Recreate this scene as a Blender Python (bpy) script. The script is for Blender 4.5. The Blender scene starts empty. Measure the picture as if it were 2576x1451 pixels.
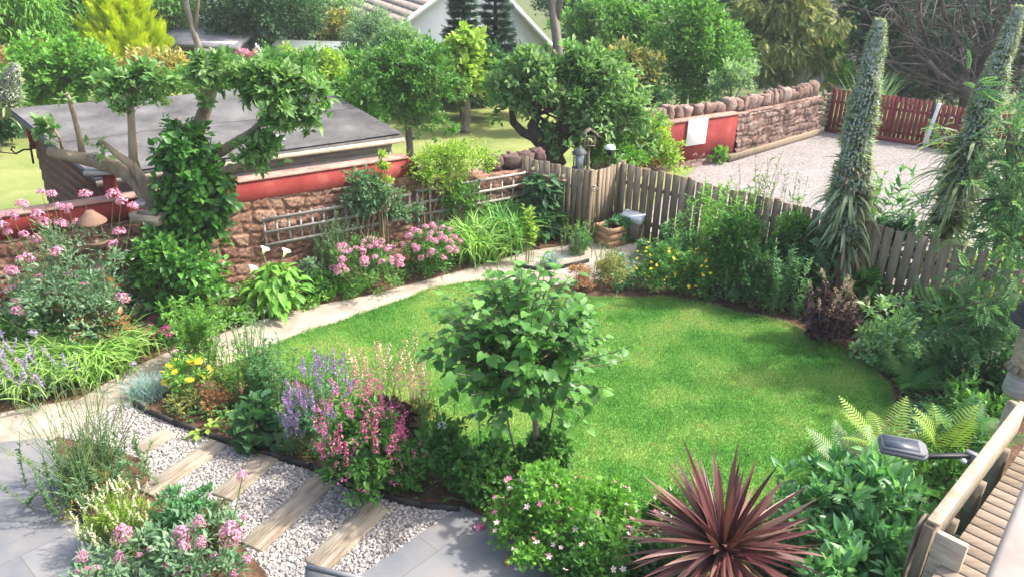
import bpy, math, random
import numpy as np
from mathutils import Vector, Matrix

rng = np.random.default_rng(11)
random.seed(11)
S = bpy.context.scene
COL = S.collection
R = math.radians

# ---------------------------------------------------------------- camera model
FPX, CX, CY, EYE = 1946.0, 1288.0, 725.5, 5.0
PITCH, ROLL = R(25), R(1.5)


def ray(px, py):
    u, v = (px - CX) / FPX, -(py - CY) / FPX
    c, s = math.cos(ROLL), math.sin(ROLL)
    u, v = u * c - v * s, u * s + v * c
    return (u, math.cos(PITCH) + v * math.sin(PITCH), -math.sin(PITCH) + v * math.cos(PITCH))


def gp(px, py, z=0.0):
    d = ray(px, py)
    t = (z - EYE) / d[2]
    return Vector((d[0] * t, d[1] * t, z))


def at(px, py, Y):
    d = ray(px, py)
    t = Y / d[1]
    return Vector((d[0] * t, Y, EYE + d[2] * t))


def mpp(p):
    """metres per photo pixel at world point p"""
    return (p[1] * math.cos(PITCH) - (p[2] - EYE) * math.sin(PITCH)) / FPX


def gz(y):
    t = min(max((y - 23.0) / 8.0, 0), 1)
    return -1.7 * t * t * (3 - 2 * t)


# ---------------------------------------------------------------- materials
def new_mat(name):
    m = bpy.data.materials.new(name)
    m.use_nodes = True
    nt = m.node_tree
    nt.nodes.clear()
    out = nt.nodes.new('ShaderNodeOutputMaterial')
    return m, nt, out


def ramp_node(nt, cols, interp='LINEAR'):
    r = nt.nodes.new('ShaderNodeValToRGB')
    r.color_ramp.interpolation = interp
    e = r.color_ramp.elements
    pts = cols if isinstance(cols[0][0], (tuple, list)) else [(c, i / max(1, len(cols) - 1)) for i, c in enumerate(cols)]
    while len(e) < len(pts):
        e.new(0.5)
    for i, (c, p) in enumerate(pts):
        e[i].position = p
        e[i].color = (c[0], c[1], c[2], 1)
    return r


def leaf_mat(name, cols, rough=0.5, trans=0.38, spec=0.35, big=0.0):
    m, nt, out = new_mat(name)
    L = nt.links.new
    a = nt.nodes.new('ShaderNodeAttribute')
    a.attribute_name = 'rnd'
    r = ramp_node(nt, [tuple(min(.86, c * (1.75 if max(q) < .32 else (1.3 if max(q) < .5 else 1.0)) * (.9 if (i_ == 0 and q[1] > q[0]) else 1.0)) for i_, c in enumerate(q)) for q in cols])
    L(a.outputs['Fac'], r.inputs[0])
    p = nt.nodes.new('ShaderNodeBsdfPrincipled')
    p.inputs['Roughness'].default_value = rough
    p.inputs['Specular IOR Level'].default_value = spec
    L(r.outputs[0], p.inputs['Base Color'])
    t = nt.nodes.new('ShaderNodeBsdfTranslucent')
    mul = nt.nodes.new('ShaderNodeMix')
    mul.data_type = 'RGBA'
    mul.blend_type = 'MULTIPLY'
    mul.inputs[0].default_value = 1
    mul.inputs[7].default_value = (1.25, 1.4, 0.75, 1)
    L(r.outputs[0], mul.inputs[6])
    L(mul.outputs[2], t.inputs['Color'])
    mx = nt.nodes.new('ShaderNodeMixShader')
    mx.inputs[0].default_value = trans
    L(p.outputs[0], mx.inputs[1])
    L(t.outputs[0], mx.inputs[2])
    L(mx.outputs[0], out.inputs[0])
    return m


def solid_mat(name, cols, scale=4.0, rough=0.8, bump=0.3, bscale=None, stretch=None, metal=0.0, spec=0.3, attr=None,
              detail=6.0, bdist=0.02):
    """noise-mottled surface; cols is a list of ramp colours; attr mixes in a per-vertex random"""
    m, nt, out = new_mat(name)
    L = nt.links.new
    tc = nt.nodes.new('ShaderNodeTexCoord')
    mp = nt.nodes.new('ShaderNodeMapping')
    if stretch:
        mp.inputs['Scale'].default_value = stretch
    L(tc.outputs['Object'], mp.inputs[0])
    n = nt.nodes.new('ShaderNodeTexNoise')
    n.inputs['Scale'].default_value = scale
    n.inputs['Detail'].default_value = detail
    n.inputs['Roughness'].default_value = 0.65
    L(mp.outputs[0], n.inputs['Vector'])
    fac = n.outputs['Fac']
    ctr = nt.nodes.new('ShaderNodeMapRange')
    ctr.inputs[1].default_value = 0.3
    ctr.inputs[2].default_value = 0.7
    L(fac, ctr.inputs[0])
    fac = ctr.outputs[0]
    if attr is not None:
        a = nt.nodes.new('ShaderNodeAttribute')
        a.attribute_name = 'rnd'
        mxv = nt.nodes.new('ShaderNodeMix')
        mxv.inputs[0].default_value = attr
        L(fac, mxv.inputs[2])
        L(a.outputs['Fac'], mxv.inputs[3])
        fac = mxv.outputs[0]
    r = ramp_node(nt, cols)
    L(fac, r.inputs[0])
    p = nt.nodes.new('ShaderNodeBsdfPrincipled')
    p.inputs['Roughness'].default_value = rough
    p.inputs['Metallic'].default_value = metal
    p.inputs['Specular IOR Level'].default_value = spec
    L(r.outputs[0], p.inputs['Base Color'])
    if bump:
        n2 = nt.nodes.new('ShaderNodeTexNoise')
        n2.inputs['Scale'].default_value = bscale or scale * 6
        n2.inputs['Detail'].default_value = 4
        L(mp.outputs[0], n2.inputs['Vector'])
        b = nt.nodes.new('ShaderNodeBump')
        b.inputs['Strength'].default_value = bump
        b.inputs['Distance'].default_value = bdist
        L(n2.outputs['Fac'], b.inputs['Height'])
        L(b.outputs[0], p.inputs['Normal'])
    L(p.outputs[0], out.inputs[0])
    return m


# ---------------------------------------------------------------- mesh building
class MB:
    def __init__(s):
        s.v, s.t, s.q, s.r, s.n = [], [], [], [], 0

    def add(s, v, t=None, q=None, r=0.5):
        v = np.asarray(v, dtype=np.float32).reshape(-1, 3)
        k = len(v)
        if k == 0:
            return
        s.v.append(v)
        rr = np.empty(k, np.float32)
        rr[:] = r
        s.r.append(rr)
        if t is not None and len(t):
            s.t.append(np.asarray(t, np.int32).reshape(-1, 3) + s.n)
        if q is not None and len(q):
            s.q.append(np.asarray(q, np.int32).reshape(-1, 4) + s.n)
        s.n += k

    def mesh(s, name, mat, smooth=False):
        me = bpy.data.meshes.new(name)
        v = np.concatenate(s.v) if s.v else np.zeros((0, 3), np.float32)
        t = np.concatenate(s.t) if s.t else np.zeros((0, 3), np.int32)
        q = np.concatenate(s.q) if s.q else np.zeros((0, 4), np.int32)
        me.vertices.add(len(v))
        me.vertices.foreach_set('co', v.ravel())
        li = np.concatenate([t.ravel(), q.ravel()]).astype(np.int32)
        me.loops.add(len(li))
        me.loops.foreach_set('vertex_index', li)
        npol = len(t) + len(q)
        me.polygons.add(npol)
        st = np.concatenate([np.arange(len(t)) * 3, len(t) * 3 + np.arange(len(q)) * 4]).astype(np.int32)
        me.polygons.foreach_set('loop_start', st)
        if smooth:
            me.polygons.foreach_set('use_smooth', np.ones(npol, bool))
        a = me.attributes.new('rnd', 'FLOAT', 'POINT')
        a.data.foreach_set('value', np.clip(np.concatenate(s.r), 0, 1) if s.r else np.zeros(0, np.float32))
        me.materials.append(mat)
        me.update(calc_edges=True)
        return me

    def build(s, name, mat, parent=None, smooth=False, label=None):
        o = bpy.data.objects.new(name, s.mesh(name, mat, smooth))
        COL.objects.link(o)
        if parent is not None:
            o.parent = parent
        if label:
            o['label'] = label
        return o

    # ---- solid shapes
    def box(s, c, size, rz=0.0, r=0.5, rot=None, bev=0.0):
        hx, hy, hz = size[0] / 2, size[1] / 2, size[2] / 2
        if bev > 0:
            b = min(bev, hx * .9, hy * .9, hz * .9)
            vs = []
            for ax in range(3):
                h = [hx, hy, hz]
                for sg in (-1, 1):
                    o = [i for i in range(3) if i != ax]
                    for (p, q_) in ((-1, -1), (1, -1), (1, 1), (-1, 1)):
                        w = [0, 0, 0]
                        w[ax] = sg * h[ax]
                        w[o[0]] = p * (h[o[0]] - b)
                        w[o[1]] = q_ * (h[o[1]] - b)
                        vs.append(w)
            vs = np.array(vs)
            q = []
            for f in range(6):
                ids = [f * 4 + i for i in range(4)]
                ax, sg = f // 2, (-1, 1)[f % 2]
                flip = (sg < 0) != (ax == 1)
                q.append(ids[::-1] if flip else ids)
            # edges & corners via nearest pairing
            t = []
            key = {}
            for i, w in enumerate(vs):
                sgn = tuple(1 if x > 0 else -1 for x in w)
                key.setdefault(sgn, []).append(i)
            cen = lambda ids: vs[list(ids)].mean(0)
            def orient(ids):
                p = vs[list(ids)]
                nrm = np.cross(p[1] - p[0], p[2] - p[0])
                return list(ids) if np.dot(nrm, cen(ids)) > 0 else list(ids)[::-1]
            for k_, ids in key.items():
                t.append(orient(ids))
            ks = list(key)
            for i in range(8):
                for j in range(i):
                    d = [a for a in range(3) if ks[i][a] != ks[j][a]]
                    if len(d) == 1:
                        # the two faces other than axis d
                        A = sorted(key[ks[i]], key=lambda x: x // 8)
                        B = sorted(key[ks[j]], key=lambda x: x // 8)
                        A = [x for x in A if x // 8 != d[0]]
                        B = [x for x in B if x // 8 != d[0]]
                        q.append(orient([A[0], A[1], B[1], B[0]]))
        else:
            vs = np.array([(x, y, z) for x in (-hx, hx) for y in (-hy, hy) for z in (-hz, hz)])
            q = [(0, 1, 3, 2), (4, 6, 7, 5), (0, 4, 5, 1), (2, 3, 7, 6), (0, 2, 6, 4), (1, 5, 7, 3)]
            t = None
        if rot is not None:
            vs = vs @ np.array(rot).T
        elif rz:
            c_, s_ = math.cos(rz), math.sin(rz)
            vs = np.stack([vs[:, 0] * c_ - vs[:, 1] * s_, vs[:, 0] * s_ + vs[:, 1] * c_, vs[:, 2]], 1)
        s.add(vs + np.array(c), t, q, r)

    def prism(s, poly, z0, z1, r=0.5):
        """vertical prism over a 2-D polygon (counter-clockwise)"""
        n = len(poly)
        p = np.array([(a[0], a[1]) for a in poly])
        if np.sum(p[:, 0] * np.roll(p[:, 1], -1) - p[:, 1] * np.roll(p[:, 0], -1)) < 0:
            p = p[::-1]
        v = np.concatenate([np.c_[p, np.full(n, z0)], np.c_[p, np.full(n, z1)]])
        q = [(i, (i + 1) % n, n + (i + 1) % n, n + i) for i in range(n)]
        from mathutils.geometry import tessellate_polygon
        tr = tessellate_polygon([[Vector((a[0], a[1], 0)) for a in p]])
        t = []
        for a in tr:
            nn = np.cross(p[a[1]] - p[a[0]], p[a[2]] - p[a[0]])
            a = a if nn > 0 else a[::-1]
            t.append([n + i for i in a])
            t.append([i for i in a[::-1]])
        s.add(v, t, q, r)

    def tube(s, pts, rad, sides=6, r=0.5, cap=True):
        pts = np.asarray(pts, float)
        n = len(pts)
        rad = np.broadcast_to(np.asarray(rad, float), (n,))
        T = np.gradient(pts, axis=0)
        T /= np.linalg.norm(T, axis=1)[:, None] + 1e-9
        ref = np.array([0.0, 0, 1]) if abs(T[0, 2]) < .9 else np.array([1.0, 0, 0])
        U = np.zeros_like(T)
        u = ref - T[0] * ref.dot(T[0])
        for i in range(n):
            u = u - T[i] * u.dot(T[i])
            u /= np.linalg.norm(u) + 1e-9
            U[i] = u
        V = np.cross(T, U)
        a = np.arange(sides) * 2 * math.pi / sides
        ring = pts[:, None] + rad[:, None, None] * (np.cos(a)[None, :, None] * U[:, None] + np.sin(a)[None, :, None] * V[:, None])
        q = []
        for i in range(n - 1):
            for j in range(sides):
                k = (j + 1) % sides
                q.append((i * sides + j, i * sides + k, (i + 1) * sides + k, (i + 1) * sides + j))
        v = ring.reshape(-1, 3)
        t = []
        if cap:
            v = np.concatenate([v, pts[:1], pts[-1:]])
            b, e = n * sides, n * sides + 1
            for j in range(sides):
                k = (j + 1) % sides
                t.append((b, k, j))
                t.append((e, (n - 1) * sides + j, (n - 1) * sides + k))
        s.add(v, t, q, r)

    def lathe(s, prof, c=(0, 0, 0), sides=14, r=0.5, squash=(1, 1)):
        prof = np.asarray(prof, float)
        a = np.arange(sides) * 2 * math.pi / sides
        v = np.stack([prof[:, 0:1] * np.cos(a) * squash[0], prof[:, 0:1] * np.sin(a) * squash[1],
                      np.repeat(prof[:, 1:2], sides, 1)], 2).reshape(-1, 3) + np.array(c)
        q = [(i * sides + j, i * sides + (j + 1) % sides, (i + 1) * sides + (j + 1) % sides, (i + 1) * sides + j)
             for i in range(len(prof) - 1) for j in range(sides)]
        s.add(v, None, q, r)

    def rock(s, c, size, rz=0.0, seed=0, r=0.5, n=14):
        g = np.random.default_rng(seed)
        th = np.linspace(0, math.pi, n // 2 + 2)
        ph = np.arange(n) * 2 * math.pi / n
        v = np.stack([np.outer(np.sin(th), np.cos(ph)), np.outer(np.sin(th), np.sin(ph)), np.outer(np.cos(th), np.ones(n))], 2)
        v = v.reshape(-1, 3)
        # squarish superellipsoid with lumps
        v = np.sign(v) * np.abs(v) ** 0.5
        for k in range(7):
            d = g.normal(size=3) * (1.5 + 1.1 * k)
            v = v * (1 + 0.075 * np.sin(v @ d + g.uniform(0, 6))[:, None])
        v = v * np.array(size) / 2
        c_, s_ = math.cos(rz), math.sin(rz)
        v = np.stack([v[:, 0] * c_ - v[:, 1] * s_, v[:, 0] * s_ + v[:, 1] * c_, v[:, 2]], 1)
        m = len(th)
        q = [(i * n + j, (i + 1) * n + j, (i + 1) * n + (j + 1) % n, i * n + (j + 1) % n) for i in range(m - 1) for j in range(n)]
        s.add(v + np.array(c), None, q, r)


def norm(a):
    return a / (np.linalg.norm(a, axis=-1, keepdims=True) + 1e-9)


# ---- leaf templates: (verts, tris, quads); x across, y along, z up
def T_diamond():
    return (np.array([(0, 0, 0), (.5, .45, .1), (0, 1, -.08), (-.5, .45, .1)]), [(0, 1, 2), (0, 2, 3)], None)


def T_leaf(curl=.18, wide=.42):
    v = [(0, 0, 0), (.40, .28, .10), (.46, wide + .12, .08), (0, 1, -curl), (-.46, wide + .12, .08), (-.40, .28, .10),
         (0, .32, 0), (0, .68, -curl * .35)]
    return (np.array(v), [(0, 1, 6), (0, 6, 5), (7, 2, 3), (7, 3, 4)], [(6, 1, 2, 7), (5, 6, 7, 4)])


def T_heart():
    v = [(0, 0, 0), (.34, -.10, .05), (.52, .18, .08), (.40, .56, .02), (0, 1.02, -.22), (-.40, .56, .02), (-.52, .18, .08),
         (-.34, -.10, .05), (0, .3, -.02), (0, .65, -.08)]
    return (np.array(v), [(0, 1, 8), (0, 8, 7), (9, 3, 4), (9, 4, 5), (1, 2, 8), (7, 8, 6)], [(8, 2, 3, 9), (6, 8, 9, 5)])


def T_pinnate(n=7, w=.38):
    v, t = [], []
    for i in range(n):
        y = .12 + .8 * i / (n - 1)
        l = w * (1 - .55 * abs(i / (n - 1) - .35))
        for sg in (-1, 1):
            b = len(v)
            dy = .16
            v += [(0, y, -.3 * y * y), (sg * l * .5, y + dy * .75, .03 - .3 * y * y), (sg * l, y + dy * .9, -.06 - .3 * y * y), (sg * l * .55, y - dy * .05, .03 - .3 * y * y)]
            t += [(b, b + 1, b + 2), (b, b + 2, b + 3)]
    b = len(v)
    v += [(0, .9, -.25), (.08, 1.02, -.3), (0, 1.2, -.42), (-.08, 1.02, -.3)]
    t += [(b, b + 1, b + 2), (b, b + 2, b + 3)]
    return (np.array(v), t, None)


def T_lobed():
    """small ivy / geranium leaf: five-lobed fan"""
    a = np.linspace(-2.2, 2.2, 11)
    rr = np.array([.35, .55, .33, .62, .38, .75, .38, .62, .33, .55, .35])
    v = [(0, 0.1, 0)] + [(rr[i] * math.sin(a[i]) * .9, .3 + rr[i] * math.cos(a[i]) * .8, .05 * (i % 2)) for i in range(11)]
    t = [(0, i + 2, i + 1) for i in range(10)]
    return (np.array(v), t, None)


def T_sprig(n=5):
    """a feathery sprig: thin blades fanned along an axis"""
    v, t = [], []
    for i in range(n):
        y = i / n * .7
        for sg in (-1, 1):
            b = len(v)
            v += [(0, y, 0), (sg * .42, y + .3, .06), (sg * .06, y + .16, 0)]
            t += [(b, b + 1, b + 2)]
    b = len(v)
    v += [(-.05, .6, 0), (.05, .6, 0), (0, 1.05, 0)]
    t += [(b, b + 1, b + 2)]
    return (np.array(v), t, None)


DIA, LEAF, HEART, PINN, LOBE, SPRIG = T_diamond(), T_leaf(), T_heart(), T_pinnate(), T_lobed(), T_sprig()
LANCE = T_leaf(.25, .30)


def scatter(mb, tpl, P, D, N, L, W, r):
    tv, tt, tq = tpl
    n = len(P)
    if n == 0:
        return
    Y = norm(D)
    X = norm(np.cross(Y, N))
    Z = np.cross(X, Y)
    L = np.broadcast_to(np.asarray(L, float), (n,))
    W = np.broadcast_to(np.asarray(W, float), (n,))
    v = (P[:, None] + tv[None, :, 0:1] * W[:, None, None] * X[:, None] + tv[None, :, 1:2] * L[:, None, None] * Y[:, None]
         + tv[None, :, 2:3] * L[:, None, None] * Z[:, None])
    k = len(tv)
    off = (np.arange(n) * k)[:, None, None]
    t = (np.asarray(tt)[None] + off).reshape(-1, 3) if tt is not None and len(tt) else None
    q = (np.asarray(tq)[None] + off).reshape(-1, 4) if tq is not None and len(tq) else None
    rr = np.repeat(np.broadcast_to(np.asarray(r, float), (n,)), k)
    mb.add(v.reshape(-1, 3), t, q, rr)


UP = np.array([0, 0, 1.0])


def rand_dir(n):
    return norm(rng.normal(size=(n, 3)))


def foliage(mb, blobs, n, L, wr=.5, tpl=LEAF, clumps=40, cs=.3, up=.35, droop=0.0, jit=.5, shell=(.5, 1.14), rv=.22, rb=.5, zmin=.02,
            lv=.25, cv=.18, flat=1.0, bottom=-.5):
    """leaf clumps over a set of ellipsoids (cx,cy,cz,rx,ry,rz)"""
    B = np.asarray(blobs, float).reshape(-1, 6)
    wgt = (B[:, 3] * B[:, 4] * B[:, 5]) ** (2 / 3)
    wgt /= wgt.sum()
    ci = rng.choice(len(B), size=clumps, p=wgt)
    d = rand_dir(clumps)
    lo = d[:, 2] < bottom
    d[lo, 2] *= -1
    rad = rng.uniform(shell[0], shell[1], clumps)
    cc = B[ci, :3] + d * B[ci, 3:] * rad[:, None]
    cr = cs * (B[ci, 3] * B[ci, 4] * B[ci, 5]) ** (1 / 3) * rng.uniform(.6, 1.35, clumps)
    stray = rng.random(clumps) < .16
    cc[stray] = (B[ci, :3] + d * B[ci, 3:] * (rng.uniform(1.05, 1.34, clumps))[:, None])[stray]
    cr = np.where(stray, cr * .55, cr)
    coff = rng.normal(0, cv, clumps)
    out = norm(d / B[ci, 3:])
    w2 = cr ** 2
    k = rng.choice(clumps, size=n, p=w2 / w2.sum())
    o = rng.normal(0, .5, (n, 3))
    o[:, 2] *= flat
    P = cc[k] + o * cr[k][:, None]
    D = out[k] * .6 + norm(o) * .7 + UP * up + rng.normal(0, jit, (n, 3)) - UP * droop
    N = UP * .8 + out[k] * .5 + rng.normal(0, .45, (n, 3))
    Ls = L * np.clip(rng.normal(1, lv, n), .45, 1.7)
    r = np.clip(rb + coff[k] + rng.normal(0, rv, n), 0, 1)
    keep = P[:, 2] > zmin
    scatter(mb, tpl, P[keep], D[keep], N[keep], Ls[keep], Ls[keep] * wr, r[keep])
    return cc


def blades(mb, P, az, L, W, a0, a1, seg=5, pw=1.3, rb=.5, rv=.2, twist=.25, base=.45, tipr=0.0):
    """arching strap leaves: angle from vertical goes a0 -> a1 along each blade"""
    n = len(P)
    L = np.broadcast_to(np.asarray(L, float), (n,))
    W = np.broadcast_to(np.asarray(W, float), (n,))
    a0 = np.broadcast_to(np.asarray(a0, float), (n,))
    a1 = np.broadcast_to(np.asarray(a1, float), (n,))
    t = np.linspace(0, 1, seg + 1)
    ang = a0[:, None] + (a1 - a0)[:, None] * t[None] ** pw
    st = L[:, None] / seg
    rr = np.concatenate([np.zeros((n, 1)), np.cumsum(np.sin(ang[:, :-1]) * st, 1)], 1)
    zz = np.concatenate([np.zeros((n, 1)), np.cumsum(np.cos(ang[:, :-1]) * st, 1)], 1)
    H = np.stack([np.cos(az), np.sin(az), np.zeros(n)], 1)
    side0 = np.stack([-np.sin(az), np.cos(az), np.zeros(n)], 1)
    tw = rng.normal(0, twist, n)
    side = norm(side0 + UP[None] * tw[:, None])
    C = P[:, None] + rr[..., None] * H[:, None] + zz[..., None] * UP
    prof = np.minimum(1, base + 2.2 * t) * np.clip((1 - t) * 2.4, 0, 1) ** .8
    w = W[:, None] * prof[None] * .5
    A = C + w[..., None] * side[:, None]
    Bv = C - w[..., None] * side[:, None]
    v = np.stack([A, Bv], 2).reshape(-1, 3)
    k = 2 * (seg + 1)
    q = np.array([(2 * i, 2 * i + 1, 2 * i + 3, 2 * i + 2) for i in range(seg)])
    q = (q[None] + (np.arange(n) * k)[:, None, None]).reshape(-1, 4)
    rv_ = np.clip(rb + rng.normal(0, rv, n), 0, 1)
    rr_ = np.clip(rv_[:, None] + tipr * t[None], 0, 1)
    mb.add(v, None, q, np.repeat(rr_.reshape(-1), 2))


def frond(mb, base, az, L, a0, a1, n=22, width=.28, r=.5, roll=0.0):
    """a fern frond: tapering pinnae in pairs along an arching midrib"""
    t = np.linspace(0, 1, n)
    ang = a0 + (a1 - a0) * t ** 1.2
    st = L / (n - 1)
    rr = np.concatenate([[0], np.cumsum(np.sin(ang[:-1]) * st)])
    zz = np.concatenate([[0], np.cumsum(np.cos(ang[:-1]) * st)])
    H = np.array([math.cos(az), math.sin(az), 0])
    sd = np.array([-math.sin(az), math.cos(az), 0])
    C = np.array(base)[None] + rr[:, None] * H + zz[:, None] * UP
    T = np.sin(ang)[:, None] * H + np.cos(ang)[:, None] * UP
    Nn = np.cross(T, sd)
    sd = sd[None] * math.cos(roll) + Nn * math.sin(roll)
    lw = width * L * np.clip(np.sin(np.pi * np.clip(t * .80 + .18, 0, 1)) ** .9, 0.03, 1)
    v, tr = [], []
    for i in range(2, n):
        for sg in (-1, 1):
            l = lw[i] * rng.uniform(.9, 1.1)
            d = norm(sg * sd[i] + T[i] * .35 + Nn[i] * (-.1))
            e = T[i] * st * .62
            b = len(v)
            m1 = C[i] + d * l * .45
            v += [C[i] - e * .5, C[i] + e * .5, m1 + e * .42, m1 - e * .42, C[i] + d * l - Nn[i] * 0 - UP * l * .12]
            tr += [(b, b + 1, b + 2), (b, b + 2, b + 3), (b + 3, b + 2, b + 4)]
    rvv = np.repeat(np.clip(r + rng.normal(0, .08, len(v) // 5), 0, 1), 5)
    mb.add(np.array(v), tr, None, rvv)
    mb.tube(C, np.linspace(.007, .002, n), 4, r)


def bez(p0, p1, p2, n=7):
    t = np.linspace(0, 1, n)[:, None]
    p0, p1, p2 = map(lambda a: np.array(a, float), (p0, p1, p2))
    return (1 - t) ** 2 * p0 + 2 * t * (1 - t) * p1 + t * t * p2


def wob(pts, a, seed=None):
    pts = np.array(pts, float)
    n = len(pts)
    w = rng.normal(0, a, (n, 3))
    w[0] = 0
    return pts + w


# ---------------------------------------------------------------- objects
def empty(name, loc, label, cat, group=None, rz=0.0):
    o = bpy.data.objects.new(name, None)
    o.empty_display_size = .2
    COL.objects.link(o)
    o.location = loc
    o.rotation_euler = (0, 0, rz)
    return tag(o, label, cat, group)


def tag(o, label, cat, group=None, kind=None):
    o['label'] = label
    o['category'] = cat
    if group:
        o['group'] = group
    if kind:
        o['kind'] = kind
    return o


def structure(o, label=None):
    o['kind'] = 'structure'
    if label:
        o['label'] = label
    return o


def child(name, me, parent, loc, sc=1.0, rot=(0, 0, 0)):
    o = bpy.data.objects.new(name, me)
    COL.objects.link(o)
    o.parent = parent
    o.location = loc
    o.rotation_euler = rot
    o.scale = (sc, sc, sc) if not isinstance(sc, tuple) else sc
    return o


def sheet(name, poly, z, mat, sub=None):
    mb = MB()
    from mathutils.geometry import tessellate_polygon
    p = np.array([(a[0], a[1]) for a in poly])
    tr = tessellate_polygon([[Vector((a[0], a[1], 0)) for a in p]])
    t = []
    for a in tr:
        nn = np.cross(p[a[1]] - p[a[0]], p[a[2]] - p[a[0]])
        t.append(a if nn > 0 else a[::-1])
    mb.add(np.c_[p, np.full(len(p), z)], t)
    return mb.build(name, mat)


def pxpoly(pts, z=0.0):
    return [gp(a, b, z) for a, b in pts]


def smooth_poly(pts, k=4):
    """Catmull-Rom closed curve through 2-D points"""
    p = np.array([(a[0], a[1]) for a in pts])
    n = len(p)
    out = []
    for i in range(n):
        a, b, c, d = p[(i - 1) % n], p[i], p[(i + 1) % n], p[(i + 2) % n]
        for j in range(k):
            t = j / k
            out.append(.5 * (2 * b + (c - a) * t + (2 * a - 5 * b + 4 * c - d) * t * t + (3 * b - a - 3 * c + d) * t ** 3))
    return np.array(out)


def inside(poly, P):
    poly = np.asarray(poly)
    x, y = P[:, 0], P[:, 1]
    c = np.zeros(len(P), bool)
    n = len(poly)
    j = n - 1
    for i in range(n):
        xi, yi, xj, yj = poly[i, 0], poly[i, 1], poly[j, 0], poly[j, 1]
        hit = ((yi > y) != (yj > y)) & (x < (xj - xi) * (y - yi) / (yj - yi + 1e-12) + xi)
        c ^= hit
        j = i
    return c


def fill(poly, n):
    poly = np.asarray([(a[0], a[1]) for a in poly])
    lo, hi = poly.min(0), poly.max(0)
    out = []
    tot = 0
    while tot < n:
        P = rng.uniform(lo, hi, (n, 2))
        P = P[inside(poly, P)]
        out.append(P)
        tot += len(P)
        if len(P) == 0:
            break
    return np.concatenate(out)[:n]


def bw(mb, name, mat, root, smooth=False, label=None):
    """build with vertices given in world space under an unrotated root"""
    l = np.array(root.location, np.float32)
    for i in range(len(mb.v)):
        mb.v[i] = mb.v[i] - l
    return mb.build(name, mat, root, smooth, label)


# ================================================================ MATERIALS
def mat_lawn():
    m, nt, out = new_mat('lawn_turf')
    L = nt.links.new
    tc = nt.nodes.new('ShaderNodeTexCoord')
    n1 = nt.nodes.new('ShaderNodeTexNoise')
    n1.inputs['Scale'].default_value = 1.3
    n1.inputs['Detail'].default_value = 5
    L(tc.outputs['Object'], n1.inputs['Vector'])
    r = ramp_node(nt, [((.055, .20, .022), .3), ((.10, .30, .035), .5), ((.22, .36, .06), .68), ((.40, .36, .13), .85)])
    L(n1.outputs['Fac'], r.inputs[0])
    p = nt.nodes.new('ShaderNodeBsdfPrincipled')
    p.inputs['Roughness'].default_value = .9
    L(r.outputs[0], p.inputs['Base Color'])
    L(p.outputs[0], out.inputs[0])
    return m


def mat_grass():
    """grass blades: patch colour from position, each blade varied"""
    m, nt, out = new_mat('grass_blades')
    L = nt.links.new
    tc = nt.nodes.new('ShaderNodeTexCoord')
    n1 = nt.nodes.new('ShaderNodeTexNoise')
    n1.inputs['Scale'].default_value = 1.3
    n1.inputs['Detail'].default_value = 5
    L(tc.outputs['Object'], n1.inputs['Vector'])
    a = nt.nodes.new('ShaderNodeAttribute')
    a.attribute_name = 'rnd'
    mx = nt.nodes.new('ShaderNodeMix')
    mx.inputs[0].default_value = .30
    L(n1.outputs['Fac'], mx.inputs[2])
    L(a.outputs['Fac'], mx.inputs[3])
    r = ramp_node(nt, [((.055, .21, .028), .35), ((.105, .315, .045), .44), ((.21, .42, .085), .53), ((.44, .47, .17), .65)])
    L(mx.outputs[0], r.inputs[0])
    p = nt.nodes.new('ShaderNodeBsdfPrincipled')
    p.inputs['Roughness'].default_value = .6
    p.inputs['Specular IOR Level'].default_value = .2
    t = nt.nodes.new('ShaderNodeBsdfTranslucent')
    s = nt.nodes.new('ShaderNodeMixShader')
    s.inputs[0].default_value = .35
    L(r.outputs[0], p.inputs['Base Color'])
    L(r.outputs[0], t.inputs['Color'])
    L(p.outputs[0], s.inputs[1])
    L(t.outputs[0], s.inputs[2])
    L(s.outputs[0], out.inputs[0])
    return m


def mat_chips(name, cols, scale, bump=.6, rough=.9, dist=.02):
    """loose stones: voronoi cells, each with its own grey"""
    m, nt, out = new_mat(name)
    L = nt.links.new
    tc = nt.nodes.new('ShaderNodeTexCoord')
    v = nt.nodes.new('ShaderNodeTexVoronoi')
    v.inputs['Scale'].default_value = scale
    L(tc.outputs['Object'], v.inputs['Vector'])
    sep = nt.nodes.new('ShaderNodeSeparateColor')
    L(v.outputs['Color'], sep.inputs[0])
    n1 = nt.nodes.new('ShaderNodeTexNoise')
    n1.inputs['Scale'].default_value = .9
    n1.inputs['Detail'].default_value = 5
    L(tc.outputs['Object'], n1.inputs['Vector'])
    mx = nt.nodes.new('ShaderNodeMix')
    mx.inputs[0].default_value = .45
    L(sep.outputs[0], mx.inputs[2])
    L(n1.outputs['Fac'], mx.inputs[3])
    r = ramp_node(nt, cols)
    L(mx.outputs[0], r.inputs[0])
    p = nt.nodes.new('ShaderNodeBsdfPrincipled')
    p.inputs['Roughness'].default_value = rough
    L(r.outputs[0], p.inputs['Base Color'])
    b = nt.nodes.new('ShaderNodeBump')
    b.invert = True
    b.inputs['Strength'].default_value = bump
    b.inputs['Distance'].default_value = dist
    L(v.outputs['Distance'], b.inputs['Height'])
    L(b.outputs[0], p.inputs['Normal'])
    L(p.outputs[0], out.inputs[0])
    return m


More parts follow.
